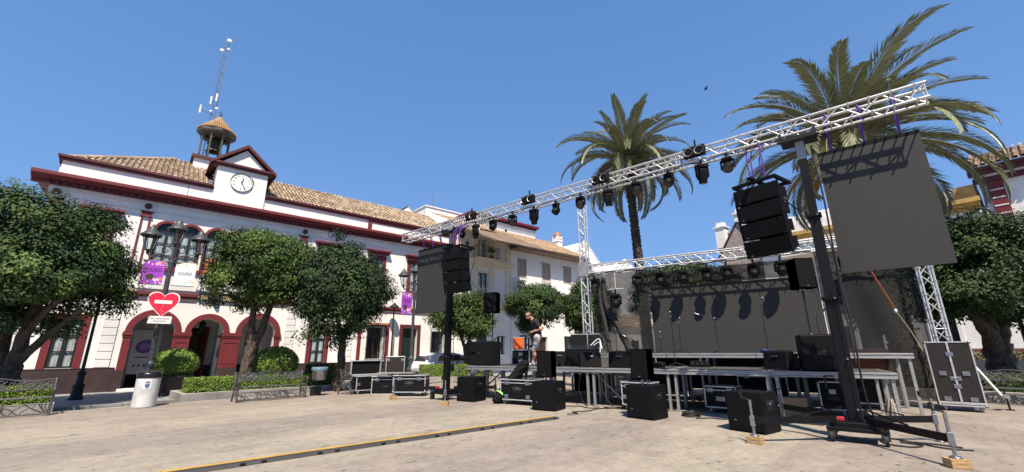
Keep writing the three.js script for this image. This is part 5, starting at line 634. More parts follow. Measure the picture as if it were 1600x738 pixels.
// ---------------------------------------------------------------- parked car
{
  const t = thing('parked_car', 'white hatchback parked by the town hall behind the left lift tower', 'car', [-3.55, -0.1, -24.7], TH);
  const body = new THREE.Shape(); body.moveTo(-2.1, 0.35); body.lineTo(-2.14, 0.62); body.quadraticCurveTo(-2.12, 0.92, -1.95, 0.98); body.lineTo(-1.5, 1.0); body.lineTo(0.85, 0.97); body.quadraticCurveTo(1.75, 0.9, 2.0, 0.72); body.lineTo(2.08, 0.5); body.lineTo(2.05, 0.3); body.lineTo(1.72, 0.28); body.absarc(1.32, 0.3, 0.38, 0, Math.PI, false); body.lineTo(-0.92, 0.25); body.absarc(-1.3, 0.3, 0.38, 0, Math.PI, false); body.lineTo(-1.7, 0.28); body.closePath();
  part(t, 'body', ex(body, -0.86, 0.86, 0.09, 14), M.carWhite);
  const cab = poly([[-1.98, 0.97], [-1.55, 1.36], [-1.15, 1.47], [-0.2, 1.48], [0.25, 1.4], [1.0, 0.96]]); part(t, 'cabin', ex(cab, -0.74, 0.74, 0.1, 10), M.carWhite);
  const sw = (p, s) => ex(poly(p), s > 0 ? 0.735 : -0.748, s > 0 ? 0.748 : -0.735); for (const s of [-1, 1]) { part(t, 'side_window', [sw([[-1.25, 1.05], [-1.12, 1.32], [-0.85, 1.37], [-0.5, 1.38], [-0.5, 1.05]], s), sw([[-0.44, 1.05], [-0.44, 1.38], [0.12, 1.34], [0.7, 1.04]], s)], M.darkGlass); part(t, 'door_handle', [rb(0.16, 0.03, 0.03, -0.75, 0.88, s * 0.87, 0.01), rb(0.16, 0.03, 0.03, 0.15, 0.88, s * 0.87, 0.01)], M.carWhite); part(t, 'tail_light', [rb(0.2, 0.14, 0.3, -2.04, 0.82, s * 0.66, 0.03)], mt([0.3, 0.01, 0.012], 0.15)); part(t, 'mirror', rb(0.1, 0.13, 0.2, 0.72, 1.05, s * 0.95, 0.04), M.carWhite); part(t, 'headlight', rb(0.3, 0.12, 0.3, 1.88, 0.72, s * 0.62, 0.04), M.lens); }
  part(t, 'rear_window', [rb(0.03, 0.36, 1.2, -1.79, 1.185, 0, 0.01, 0, 0, -0.83)], M.darkGlass); part(t, 'windscreen', rb(0.03, 0.62, 1.24, 0.655, 1.2, 0, 0.01, 0, 0, 1.03), M.darkGlass); part(t, 'bumper', [rb(0.1, 0.2, 1.5, -2.11, 0.42, 0, 0.03)], M.black); part(t, 'number_plate', bx(0.012, 0.11, 0.5, -2.15, 0.66, 0), M.whitePlastic);
  for (const x of [-1.3, 1.32]) for (const s of [-1, 1]) { const w = part(t, 'wheel', place(new THREE.TorusGeometry(0.25, 0.085, 10, 24), x, 0.32, s * 0.78), M.wheel); part(w, 'rim', [place(new THREE.CylinderGeometry(0.19, 0.19, 0.08, 18), x, 0.32, s * 0.79, Math.PI / 2), ...[...Array(5)].map((_, k) => bx(0.05, 0.2, 0.03, x + Math.sin(k * 1.257) * 0.1, 0.32 + Math.cos(k * 1.257) * 0.1, s * 0.84, 0, 0, -k * 1.257))], M.steel); }
}
// bird in the sky
{ const t = thing('bird', 'small dark bird flying above the front truss', 'bird', [16.1, 22.2, -30.15], 0.6); t.scale.setScalar(0.6); const L = new Leaves(); const g = [sp(0.09, 0, 0, 0, 2.4, 1, 1), sp(0.06, 0.22, 0.03, 0, 1.2, 1, 1), ex(poly([[-0.2, 0], [0.1, 0], [0.02, 0.4], [-0.12, 0.42]]), -0.01, 0.01).rotateX(0.6), ex(poly([[-0.2, 0], [0.1, 0], [0.0, 0.3], [-0.15, 0.32]]), -0.01, 0.01).rotateX(-1.9), ex(poly([[-0.2, -0.04], [-0.42, -0.08], [-0.42, 0.08], [-0.2, 0.04]]), -0.01, 0.01).rotateX(1.57)]; part(t, 'body', g, M.blackSoft); }
// ---------------------------------------------------------------- truss work
const chordCache = {}, braceR = 0.014;
function lattice(t, len, s, seg, x0 = 0) { // box truss along local x: four chords, each brace a part
  const h = s / 2, key = len.toFixed(2), cg = join(cy([0, 0, 0], [len, 0, 0], 0.028, 0.028, 8)), n = Math.round(len / seg), st = len / n, dl = Math.hypot(st, s), dg = join(cy([0, -dl / 2, 0], [0, dl / 2, 0], braceR, braceR, 6)), sg = join(cy([0, -h, 0], [0, h, 0], 0.012, 0.012, 6));
  for (const y of [-h, h]) for (const z of [-h, h]) shared(t, 'chord', cg, M.alu, x0, y, z);
  const an = Math.atan2(st, s);
  for (let i = 0; i < n; i++) { const x = x0 + (i + 0.5) * st, q = i % 2 ? 1 : -1;
    for (const z of [-h, h]) shared(t, 'brace', dg, M.alu, x, 0, z, 0, 0, q * an * (z > 0 ? 1 : -1));
    for (const y of [-h, h]) { const m = shared(t, 'brace', dg, M.alu, x, y, 0); m.rotation.set(Math.PI / 2, 0, q * an * (y > 0 ? 1 : -1), 'ZXY'); }
  }
  const k = Math.max(1, Math.round(len / 2)); for (let i = 0; i <= k; i++) { const x = x0 + 0.03 + (len - 0.06) * i / k; for (const z of [-h, h]) shared(t, 'post', sg, M.alu, x, 0, z); for (const y of [-h, h]) shared(t, 'post', sg, M.alu, x, y, 0, Math.PI / 2, 0, 0); }
}
const TY = 5.71;
{
  const t = thing('front_truss', 'long silver lattice truss spanning high across the stage front', 'truss', at(TR, 0, 0, TY), TR.th); lattice(t, 14.8, 0.28, 0.3, -12.9);
  const w = thing('rear_truss', 'silver lattice truss above the video wall', 'truss', at(ST, 0, 4.3, 4.58), ST.th); lattice(w, 9.6, 0.32, 0.35, -7.5);
  for (const [a, l] of [[-7.7, 'silver lattice tower behind the stage beside the slim palm'], [2.25, 'silver lattice tower behind the tall flight case on the right']]) {
    const q = thing('lattice_tower', l, 'truss tower', at(ST, a, 4.3, 0.12), ST.th, 'rear lattice towers'); q.rotation.set(0, ST.th, Math.PI / 2, 'YXZ'); lattice(q, 7.3, 0.27, 0.36, 0);
    part(q, 'sleeve', [bb(4.2, 4.78, -0.2, 0.2, 0.18, 0.19), bb(4.2, 4.78, -0.2, 0.2, -0.19, -0.18), bb(4.2, 4.78, 0.19, 0.2, -0.179, 0.179), bb(4.2, 4.78, -0.2, -0.19, -0.179, 0.179)], M.aluDull); part(q, 'base_plate', bb(-0.12, 0.0, -0.35, 0.35, -0.35, 0.35), M.steel);
  }
  const b = thing('tower_stay', 'slanting white steel stay with screw jack right of the tall flight case', 'brace', [0, 0, 0]); const p0 = at(ST, 2.45, 4.25, 1.55), p1 = [11.75, 0.35, -10.75]; part(b, 'stay_tube', cy(p0, p1, 0.03, 0.03, 8), M.whitePlastic); part(b, 'foot_beam', bar(p1, [12.1, 0.3, -10.95], 0.09), M.aluDull); part(b, 'jack', [cy([12.05, 0.0, -10.92], [12.0, 0.5, -10.9], 0.02), cy([12.05, 0, -10.92], [12.05, 0.02, -10.92], 0.08), cy([12.0, 0.48, -10.9], [12.08, 0.5, -10.84], 0.012)], M.iron);
}
// ---------------------------------------------------------------- lift towers with outriggers
const blockGeo = join(rb(0.22, 0.11, 0.16, 0, 0.055, 0, 0.006));
function liftTower(label, u, legs, side) {
  const o = at(TR, u, 0), t = thing('lift_tower', label, 'lift tower', o, TR.th, 'black lift towers'), m = M.towerBlack;
  part(t, 'mast_section', [bb(-0.1, 0.1, 0.3, 2.35, -0.07, 0.07), bb(-0.08, -0.04, 0.32, 2.35, 0.07, 0.085), bb(0.04, 0.08, 0.32, 2.35, 0.07, 0.085)], m); part(t, 'mast_section', [bb(-0.085, 0.085, 2.2, 3.9, -0.1, -0.071), bb(-0.085, 0.085, 2.351, 3.9, -0.07, 0.055)], m); part(t, 'mast_section', [bb(-0.07, 0.07, 3.901, 5.05, -0.06, 0.045)], m);
  part(t, 'top_section', [bb(-0.07, 0.07, 5.051, 5.42, -0.06, 0.045)], M.aluDull); part(t, 'fork', [bb(-0.3, 0.3, 5.42, 5.5, -0.2, 0.2), bb(-0.3, -0.26, 5.501, 5.62, -0.2, 0.2), bb(0.26, 0.3, 5.501, 5.62, -0.2, 0.2), cy([-0.34, 5.46, 0.1], [0.34, 5.46, 0.1], 0.03)], M.iron);
  part(t, 'mast_collar', bb(-0.135, 0.135, 2.3, 2.36, -0.14, 0.125), M.black); part(t, 'mast_collar', bb(-0.115, 0.115, 3.86, 3.92, -0.13, 0.09), M.black); part(t, 'bolt', [0.5, 1.3, 2.33, 3.88].map(y => cy([0.06, y, 0.1], [0.06, y, 0.135], 0.016)), M.steel);
  part(t, 'chassis', [rb(0.62, 0.14, 0.5, 0, 0.24, 0, 0.02), rb(0.8, 0.06, 0.1, 0, 0.2, 0.27, 0.01), rb(0.8, 0.06, 0.1, 0, 0.2, -0.27, 0.01)], m); part(t, 'winch', [rb(0.16, 0.22, 0.2, -0.05, 0.95, -0.2, 0.02), cy([-0.2, 1.0, -0.2], [-0.34, 1.0, -0.2], 0.015), cy([-0.34, 1.0, -0.2], [-0.34, 0.8, -0.2], 0.015)], M.iron); part(t, 'red_lock', rb(0.12, 0.07, 0.1, -0.2, 0.35, 0.2, 0.02), mt([0.35, 0.02, 0.02], 0.5));
  for (const [x, z] of [[-0.34, 0.27], [0.34, 0.27], [-0.34, -0.27], [0.34, -0.27]]) part(t, 'castor', [place(new THREE.CylinderGeometry(0.085, 0.085, 0.05, 16), x, 0.085, z, 0, 0, Math.PI / 2), bx(0.03, 0.12, 0.1, x + 0.04, 0.14, z), bx(0.03, 0.12, 0.1, x - 0.04, 0.14, z)], M.wheel);
  legs.forEach(([x, z, blk]) => {
    const l = Math.hypot(x, z), dx = x / l, dz = z / l, b = blk ? 0.11 : 0;
    const arm = part(t, 'outrigger', [bar([dx * 0.25, 0.34, dz * 0.22], [x - dx * 0.05, 0.34, z - dz * 0.05], 0.05, 0.1), bar([dx * 0.2, 0.52, dz * 0.2], [x * 0.62, 0.4, z * 0.62], 0.02)], m);
    part(arm, 'jack', [cy([x, b + 0.02, z], [x, 0.66, z], 0.021, 0.021, 8), rb(0.07, 0.16, 0.07, x, 0.34, z, 0.01), lt([[0, 0], [0.07, 0], [0.06, 0.02], [0.02, 0.03]], x, b, z, 12)], M.steel); part(arm, 'crank_handle', [bar([x, 0.66, z], [x - 0.12, 0.69, z + 0.02], 0.022), cy([x - 0.12, 0.69, z + 0.02], [x - 0.12, 0.77, z + 0.02], 0.02, 0.024)], M.iron);
    if (blk) { const p = at(TR, u + x, -z), w = thing('wooden_block', blk, 'wood block', p, TR.th + (x > 0 ? 0.5 : -0.15), 'wooden packing blocks under the jacks'); shared(w, 'timber', blockGeo, M.plank); }
  });
  return t;
}
liftTower('black lift tower carrying the right end of the front truss', 0, [[-1.29, 1.24, 'wooden block under the jack in front of the right lift tower'], [1.0, 1.27, 'wooden block under the jack nearest the camera at lower right'], [1.0, -0.75, null], [-1.2, -1.1, null]]);
liftTower('black lift tower carrying the left end of the front truss', -10.2, [[-1.3, 1.05, 'wooden block before the silver-edged case left of the tower'], [1.15, 1.05, 'wooden block beside the far left subwoofer'], [1.1, -1.1, null], [-1.2, -1.1, null]]);
// ---------------------------------------------------------------- hanging video screens
function screen(label, u0, u1) {
  const w = u1 - u0, t = thing('hanging_screen', label, 'video screen', at(TR, (u0 + u1) / 2, 0.27), TR.th, 'hanging video screens'), Y0 = 2.8, Y1 = 5.12, n = 3, r = 5, pw = w / n, ph = (Y1 - Y0) / r, g = join(bx(pw - 0.0004, ph - 0.0004, 0.07, 0, 0, 0)), bk = join(bx(pw - 0.06, ph - 0.06, 0.03, 0, 0, 0)), R = rng(Math.abs(u0 * 100) | 0);
  for (let i = 0; i < n; i++) for (let j = 0; j < r; j++) { const p = shared(t, 'screen_panel', g, M.led, -w / 2 + (i + 0.5) * pw, Y0 + (j + 0.5) * ph, -0.035 + (R() - 0.5) * 0.0004); shared(p, 'back_cover', bk, M.ledBack, 0, 0, -0.051); }
  part(t, 'fly_bar', [bb(-w / 2, w / 2, Y1 + 0.002, Y1 + 0.075, -0.075, 0.0)], M.black);
  for (const x of [-0.5, 0, 0.5]) { part(t, 'purple_sling', [tb([[x, Y1 + 0.07, -0.04], [x - 0.02, 5.5, 0.02], [x - 0.02, 5.84, 0.08], [x, 5.9, 0.14], [x + 0.02, 5.84, 0.18], [x, 5.5, 0.1], [x, Y1 + 0.07, -0.03]], 0.017, 30, 5)], M.purple); part(t, 'shackle', [tb([[x - 0.03, Y1 + 0.07, -0.04], [x, Y1 + 0.17, -0.04], [x + 0.03, Y1 + 0.07, -0.04]], 0.01, 10, 5)], M.steel); }
  return t;
}
screen('large grey video screen hanging under the right end of the front truss', 0.23, 1.71); screen('grey video screen hanging under the left end of the front truss', -12.36, -10.72);
// ---------------------------------------------------------------- line arrays
function lineArray(label, u, z, yaw) {
  const t = thing('line_array', label, 'loudspeaker array', at(TR, u, -z), TR.th + yaw, 'hanging line arrays'); let y = 4.6, zz = 0; const prof = poly([[-0.4, 0.25], [0.4, 0.25], [0.28, -0.3], [-0.28, -0.3]]);
  part(t, 'bumper', [bb(-0.42, 0.42, 4.66, 4.72, 0.2, 0.26), bb(-0.42, 0.42, 4.66, 4.72, -0.4, -0.34), bb(-0.42, -0.36, 4.66, 4.72, -0.339, 0.199), bb(0.36, 0.42, 4.66, 4.72, -0.339, 0.199), bb(-0.04, 0.04, 4.721, 4.76, -0.7, 0.4)], M.black);
  for (const x of [-0.12, 0.12]) part(t, 'purple_sling', [tb([[x, 4.75, 0], [x * 1.2, 5.2, 0.03], [x, 5.6, 0.12 - z * 0.9]], 0.014, 16, 5), tb([[x * 0.6, 4.75, -0.02], [x * 0.7, 5.2, 0], [x, 5.62, -0.12 - z * 0.9]], 0.014, 16, 5)], M.purple);
  for (let k = 0; k < 4; k++) {
    const an = 0.02 + k * 0.075, h = 0.325; const body = ex(prof, -h / 2, h / 2, 0.012).rotateX(Math.PI / 2); // plan profile turned flat: wide side towards +z
    const m = new THREE.Matrix4().makeRotationX(an); y -= h / 2; const yy = y, z0 = zz - Math.sin(an) * 0.1; y -= h / 2 + 0.012; zz -= Math.sin(an) * h;
    const put = g => g.applyMatrix4(m).translate(0, yy, z0);
    const c = part(t, 'cabinet', put(body), M.black); part(c, 'front_grille', put(bx(0.74, h - 0.05, 0.014, 0, 0, 0.255)), M.grille);
    for (const s of [-1, 1]) part(c, 'rigging_plate', [put(bx(0.02, h + 0.02, 0.07, s * 0.41, 0, 0.2)), put(bx(0.02, h - 0.1, 0.28, s * 0.355, 0, -0.03, -s * 0.21)), put(sp(0.015, s * 0.43, 0.05, 0.2))], M.black); part(c, 'badge', put(bx(0.035, 0.012, 0.004, -0.3, -0.12, 0.264)), M.steel);
  }
  return t;
}
lineArray('black line array of four cabinets left of the right lift tower', -0.78, 0.12, -0.28); lineArray('black line array of four cabinets in front of the left lift tower', -9.4, 0.45, 0.05);
// ---------------------------------------------------------------- stage lights
function washHead() { const g = new THREE.Group(); const base = part(g, 'base', [rb(0.26, 0.09, 0.2, 0, -0.17, 0, 0.02), cy([0, -0.12, 0], [0, 0.02, 0], 0.03)], M.black); part(base, 'clamp', [tb([[-0.04, -0.06, 0], [-0.05, 0.02, 0], [0, 0.055, 0], [0.05, 0.02, 0], [0.04, -0.06, 0]], 0.012, 12, 5)], M.aluDull); part(g, 'yoke', [rb(0.035, 0.26, 0.1, -0.16, -0.32, 0, 0.012), rb(0.035, 0.26, 0.1, 0.16, -0.32, 0, 0.012), rb(0.35, 0.05, 0.12, 0, -0.225, 0, 0.015)], M.black); const h = part(g, 'lamp_head', [lt([[0, -0.16], [0.07, -0.15], [0.125, -0.08], [0.14, 0.02], [0.14, 0.1], [0.13, 0.11]], 0, 0, 0, 18).rotateX(2.5).translate(0, -0.4, 0)], M.black); part(h, 'front_lens', place(new THREE.CylinderGeometry(0.125, 0.125, 0.01, 18).translate(0, 0.1, 0), 0, -0.4, 0, 2.5), M.darkLens); return g; }
function spotHead() { const g = new THREE.Group(); const base = part(g, 'base', [rb(0.34, 0.13, 0.28, 0, -0.2, 0, 0.03), cy([0, -0.14, 0], [0, 0.02, 0], 0.03)], M.black); part(base, 'clamp', [tb([[-0.04, -0.06, 0], [-0.05, 0.02, 0], [0, 0.055, 0], [0.05, 0.02, 0], [0.04, -0.06, 0]], 0.012, 12, 5)], M.aluDull); part(g, 'yoke', [rb(0.05, 0.3, 0.14, -0.17, -0.4, 0, 0.02), rb(0.05, 0.3, 0.14, 0.17, -0.4, 0, 0.02), rb(0.36, 0.06, 0.16, 0, -0.28, 0, 0.02)], M.black); const h = part(g, 'lamp_head', [rb(0.27, 0.34, 0.24, 0, -0.46, 0, 0.05, 0, 0.15, 0, 2), lt([[0.12, 0], [0.12, -0.12], [0.1, -0.14], [0, -0.13]], 0, 0, 0, 18).rotateX(0.15).translate(0, -0.62, 0)], M.black); part(h, 'front_lens', place(new THREE.CylinderGeometry(0.1, 0.1, 0.01, 18), 0, -0.755, -0.02, 0.15), M.darkLens); return g; }
function blinder() { const g = new THREE.Group(); part(g, 'housing', [rb(0.46, 0.24, 0.13, 0, 0, 0, 0.02), bx(0.03, 0.3, 0.03, 0.02, 0.15, -0.05)], M.black); for (const x of [-0.115, 0.115]) part(g, 'lamp', [lt([[0, 0.03], [0.06, 0.035], [0.098, 0.07], [0.1, 0.075]], 0, 0, 0, 18).rotateX(Math.PI / 2).translate(x, 0, 0)], M.lens); return g; }
const protoW = washHead(), protoS = spotHead(), protoB = blinder();
const ord = ['first', 'second', 'third', 'fourth', 'fifth', 'sixth', 'seventh', 'eighth', 'ninth', 'tenth'];
function fixture(proto, name, label, pos, turn, group) { const c = proto.clone(); c.name = numbered(name); c.position.set(...pos); c.rotation.y = turn; c.userData = { label, category: 'stage light', group }; scene.add(c); return c; }
[-9.5, -8.1, -7.3, -5.71, -4.92, -3.36, -2.55, -1.29].forEach((u, k) => fixture(protoW, 'wash_light', `${ord[k]} round wash light from the left under the front truss`, at(TR, u, -0.14, TY - 0.17), TR.th + (k % 3 - 1) * 0.5, 'wash lights on the front truss').scale.setScalar(0.78));
[-8.89, -6.5, -4.11, -1.82].forEach((u, k) => fixture(protoS, 'moving_head', `${ord[k]} long moving-head spotlight from the left under the front truss`, at(TR, u, -0.12, TY - 0.17), TR.th + (k - 1) * 0.4, 'moving heads on the front truss').scale.setScalar(0.72));
[-9.05, -6.63, -4.25, -1.9].forEach((u, k) => fixture(protoB, 'blinder_light', `${ord[k]} twin-lamp blinder from the left on the front truss`, at(TR, u, -0.22, TY + 0.04), TR.th, 'twin-lamp blinders on the front truss'));
[-7.25, -5.6, -4.75, -4.0, -3.2, -2.6, -1.8, -1.05, 0.6].forEach((a, k) => fixture(protoW, 'wash_light', `${ord[k]} round wash light from the left under the rear truss`, at(ST, a, 4.15, 4.3), ST.th + (k % 2 - 0.5), 'wash lights under the rear truss').scale.setScalar(1.08));
{ const c = fixture(protoW, 'wash_light', 'round wash light hung low on a T-bar left of the video wall', at(ST, -6.45, 4.1, 3.65), ST.th, 'wash lights under the rear truss'); c.scale.setScalar(1.2); const t = thing('drop_bar', 'silver T-shaped drop bar hanging from the rear truss', 'bracket', at(ST, -6.45, 4.15), ST.th); part(t, 'drop_tube', [cy([0, 3.7, 0], [0, 4.42, 0], 0.025), cy([-0.32, 3.7, 0], [0.32, 3.7, 0], 0.022)], M.alu); }
// ---------------------------------------------------------------- video wall and mesh
{
  const t = thing('video_wall', 'wide dark grey video wall at the back of the stage', 'video wall', at(ST, 0, 4.7), ST.th), pw = 0.515, ph = 0.585, g = join(bx(pw - 0.0004, ph - 0.0004, 0.07, 0, 0, 0)), r = rng(12);
  for (let i = 0; i < 10; i++) for (let j = 0; j < 6; j++) shared(t, 'wall_panel', g, M.led, -5.3 + (i + 0.5) * pw, 1.36 + (j - 1.5) * ph, (r() - 0.5) * 0.0006); part(t, 'support_frame', [-4.6, -3.1, -1.6, -0.6].map(x => bar([x, 0, -0.3], [x, 3.5, -0.15], 0.05)), M.aluDull);
  const mesh2 = (name, label, x0, x1, y0, y1, b) => { const m = thing(name, label, 'mesh cloth', at(ST, 0, b), ST.th); const gg = new THREE.PlaneGeometry(x1 - x0, y1 - y0, 30, 12), p = gg.attributes.position; for (let i = 0; i < p.count; i++) p.setZ(i, 0.05 * Math.sin(p.getX(i) * 7) * Math.sin(p.getY(i) * 2 + 1)); gg.computeVertexNormals(); part(m, 'cloth', gg.translate((x0 + x1) / 2, (y0 + y1) / 2, 0), scrimMat); };
  mesh2('black_mesh', 'see-through black mesh cloth left of the video wall', -7.5, -5.31, 0.1, 4.4, 4.55); mesh2('black_mesh', 'see-through black mesh cloth right of the video wall', -0.13, 2.1, 0.1, 4.4, 4.6); mesh2('black_mesh', 'strip of black mesh cloth above the video wall', -5.3, -0.14, 3.73, 4.3, 4.75);
  const d = thing('gathered_drape', 'gathered dark drape hanging at the left end of the rear truss', 'drape', at(ST, 0, 4.4), ST.th); const dm = mt([0.035, 0.035, 0.034], 0.95, 0, { tex: 'cloth' }); for (const [x0, x1, w] of [[-7.2, -6.9, 0.08], [-7.0, -6.1, 0.12]]) part(d, 'drape_fold', taper([[x0, 4.2, 0], [x0 + 0.05, 3.2, 0.03], [(x0 + x1) / 2 + 0.05, 2.3, 0.06], [x1, 1.38, 0.05]], w * 0.7, w * 1.2, 20, 10), dm);
  const s = thing('ratchet_strap', 'rust-orange strap slanting down behind the right screen', 'strap', [0, 0, 0]); const p0 = at(ST, 0.72, 2.2, 3.6), p1 = at(ST, 1.1, 2.3, 2.35); part(s, 'webbing', bar(p0, p1, 0.05, 0.01), M.strap); part(s, 'buckle', sp(0.035, p1[0], p1[1], p1[2], 1, 1.6, 1), M.whitePlastic); part(s, 'tail', tb([p1, at(ST, 1.25, 2.2, 1.9), at(ST, 1.35, 2.0, 1.4)], 0.01, 10), mt([0.25, 0.22, 0.1], 0.9));
}
// ---------------------------------------------------------------- stage platforms
const leg6 = {};
function deck(t, x0, x1, z0, z1, y, dx = 0) { // one platform: board on an aluminium frame with paired legs; z0 nearest the audience (larger)
  const w = x1 - x0, cx = (x0 + x1) / 2, cz = (z0 + z1) / 2, d = z0 - z1;
  const f = part(t, 'deck', [rb(w - 0.006, 0.035, 0.05, cx, y - 0.025, z0 - 0.025, 0.006), rb(w - 0.006, 0.05, 0.035, cx, y - 0.07, z0 - 0.03, 0.006), rb(w - 0.006, 0.03, 0.05, cx, y - 0.112, z0 - 0.025, 0.006), rb(w - 0.006, 0.12, 0.05, cx, y - 0.065, z1 + 0.03, 0.006), rb(0.05, 0.119, d - 0.1, x0 + 0.03, y - 0.066, cz, 0.006), rb(0.05, 0.119, d - 0.1, x1 - 0.03, y - 0.066, cz, 0.006)], M.aluDull);
  part(f, 'board', bb(x0 + 0.056, x1 - 0.056, y - 0.03, y - 0.004, z1 + 0.056, z0 - 0.052), M.deck);
  for (const [lx, lz] of [[x0 + 0.09, z0 - 0.07], [x1 - 0.09, z0 - 0.07], [x0 + 0.09, z1 + 0.08], [x1 - 0.09, z1 + 0.08]]) part(f, 'leg', [bb(lx - 0.03, lx + 0.03, 0, y - 0.128, lz - 0.03, lz + 0.03)], M.aluDull);
  return f;
}
{
  const t = thing('main_stage', 'low grey stage platform on paired metal legs', 'stage', at(ST, 0, 0), ST.th); const n = 5, w = 10.8 / n; for (let i = 0; i < n; i++) for (let j = 0; j < 2; j++) deck(t, -10.31 + i * w, -10.31 + (i + 1) * w, -j * 1.05, -(j + 1) * 1.05, 1.0);
  for (let i = 0; i < 1; i++) deck(t, -10.31, -8.15, -2.1, -3.9, 1.0);
  part(t, 'diagonal_brace', [bar([-9.9, 0.2, -0.3], [-9.0, 0.88, -0.3], 0.04), bar([-6.0, 0.9, -0.35], [-5.2, 0.15, -0.35], 0.03), bar([-3.3, 0.88, -1.2], [-3.25, 0.25, -1.2], 0.04)], M.aluDull);
  const r = thing('stage_riser', 'higher grey stage platform under the video wall', 'stage', at(ST, 0, 0), ST.th); const w2 = 9.1 / 4; for (let i = 0; i < 4; i++) for (let j = 0; j < 2; j++) deck(r, -7.9 + i * w2, -7.9 + (i + 1) * w2, -2.12 - j * 1.5, -2.12 - (j + 1) * 1.5, 1.36);
  const s = thing('stage_stairs', 'metal stage steps with black handrail beside the rack on the left', 'stairs', at(ST, -10.9, 1.9), ST.th); for (let k = 0; k < 4; k++) part(s, 'step', rb(0.28, 0.05, 0.85, -0.75 + k * 0.28, 0.22 + k * 0.24, 0, 0.008), M.aluDull); for (const z of [-0.42, 0.42]) { part(s, 'stringer', bar([-1.0, 0.05, z], [0.3, 1.05, z], 0.05, 0.12), M.aluDull); part(s, 'handrail', [tb([[-1.1, 0.95, z], [-0.4, 1.5, z], [0.35, 1.98, z], [0.6, 1.98, z]], 0.022, 16, 6)], M.iron); part(s, 'rail_post', [cy([-0.9, 0.2, z], [-0.9, 1.1, z], 0.018), cy([0.4, 0.9, z], [0.4, 1.98, z], 0.022), bar([-0.9, 0.7, z], [0.4, 1.5, z], 0.02)], M.aluDull); }
}
// ---------------------------------------------------------------- loudspeakers
function subwoofer(label, x, z, th) {
  const t = thing('subwoofer', label, 'subwoofer', [x, 0, z], th, 'black subwoofers on the ground'), w = 0.66, h = 0.69, d = 0.62; part(t, 'cabinet', rb(w, h, d, 0, h / 2 + 0.01, 0, 0.014, 0, 0, 0, 2), M.black); part(t, 'front_grille', rb(w - 0.05, h - 0.06, 0.02, 0, h / 2 + 0.01, d / 2 + 0.004, 0.006), M.grille);
  for (const s of [-1, 1]) { part(t, 'handle_recess', [rb(0.014, 0.17, 0.27, s * (w / 2 + 0.002), 0.47, 0.02, 0.006), bb(s * (w / 2 + 0.009), s * (w / 2 + 0.024), 0.42, 0.455, -0.1, 0.14)], M.blackGloss); part(t, 'side_bolt', sp(0.013, s * (w / 2 + 0.01), 0.5, 0.02), M.steel); part(t, 'side_rail', [bb(s * (w / 2 + 0.001), s * (w / 2 + 0.008), 0.2, 0.23, -0.2, 0.22)], M.grille); }
  part(t, 'badge', bx(0.05, 0.016, 0.004, -0.18, 0.2, d / 2 + 0.017), M.steel); part(t, 'foot', [[-0.27, -0.25], [0.27, -0.25], [-0.27, 0.25], [0.27, 0.25]].map(([a, b]) => cy([a, 0, b], [a, 0.02, b], 0.025)), M.wheel); return t;
}
subwoofer('far left black subwoofer beside the left lift tower', -1.27, -13.65, -32 * D2R); subwoofer('black subwoofer in front of the silver-edged case and leaning bag', 0.93, -11.58, -32 * D2R); subwoofer('black subwoofer on the ground at the middle of the stage', 3.02, -10.12, -48 * D2R); subwoofer('nearest black subwoofer behind the front wooden block', 4.52, -8.5, -54 * D2R);
function topSpeaker(label, pos, th, w, h, d, feet, pole) {
  const t = thing('loudspeaker', label, 'loudspeaker', pos, th, 'small black loudspeakers'); part(t, 'cabinet', ex(poly([[-w / 2, d / 2], [w / 2, d / 2], [w * 0.36, -d / 2], [-w * 0.36, -d / 2]]), 0, h, 0.012).rotateX(-Math.PI / 2).scale(1, 1, -1).translate(0, feet, 0), M.black); part(t, 'front_grille', rb(w - 0.03, h - 0.04, 0.016, 0, feet + h / 2, d / 2 + 0.004, 0.006), M.grille); part(t, 'badge', bx(0.04, 0.014, 0.004, 0, feet + 0.06, d / 2 + 0.015), M.steel);
  if (pole) { part(t, 'pole', [cy([0, -pole, 0], [0, feet + 0.02, 0], 0.019, 0.019, 8), cy([0, -0.12, 0], [0, 0.02, 0], 0.028), cy([0, -pole, 0], [0, -pole + 0.03, 0], 0.07, 0.05, 12)], M.iron); part(t, 'pole_clamp', [bx(0.14, 0.03, 0.03, -0.02, feet - 0.015, 0.02)], M.steel); } else for (const [x, r] of [[-0.04, 0.03], [0.08, 0.012], [0.14, 0.012]]) part(t, 'stand_stub', cy([x, 0, 0.02], [x, feet + 0.01, 0.02], r), M.steel); return t;
}
topSpeaker('black loudspeaker standing on the subwoofer in front of the leaning bag', [0.92, 0.705, -11.62], -32 * D2R, 0.44, 0.66, 0.38, 0.09, 0); topSpeaker('black loudspeaker standing on the middle subwoofer', [3.0, 0.705, -10.1], -46 * D2R, 0.44, 0.66, 0.38, 0.12, 0);
function sideFill(name, label, a, b, th, w, h, d, cover) { const p = at(ST, a, b, 1.0), t = thing(name, label, 'subwoofer', p, th, 'side-fill subwoofers on the stage'); part(t, 'cabinet', rb(w, h, d, 0, h / 2 + 0.005, 0, 0.03, 0, 0, 0, 2), cover ? M.blackSoft : M.black); part(t, 'handle', [rb(0.17, 0.1, 0.02, -0.02, h * 0.5, d / 2 + 0.004, 0.008)], M.blackGloss); if (cover) part(t, 'cover_flap', [rb(w + 0.012, 0.3, d * 0.5, 0, h - 0.15, -d * 0.26, 0.02), rb(w * 0.9, 0.012, d * 0.9, 0, h + 0.012, 0, 0.005)], M.blackSoft); else part(t, 'top_plate', rb(w * 0.9, 0.012, d * 0.6, 0, h + 0.012, 0, 0.005), M.grille); return p; }
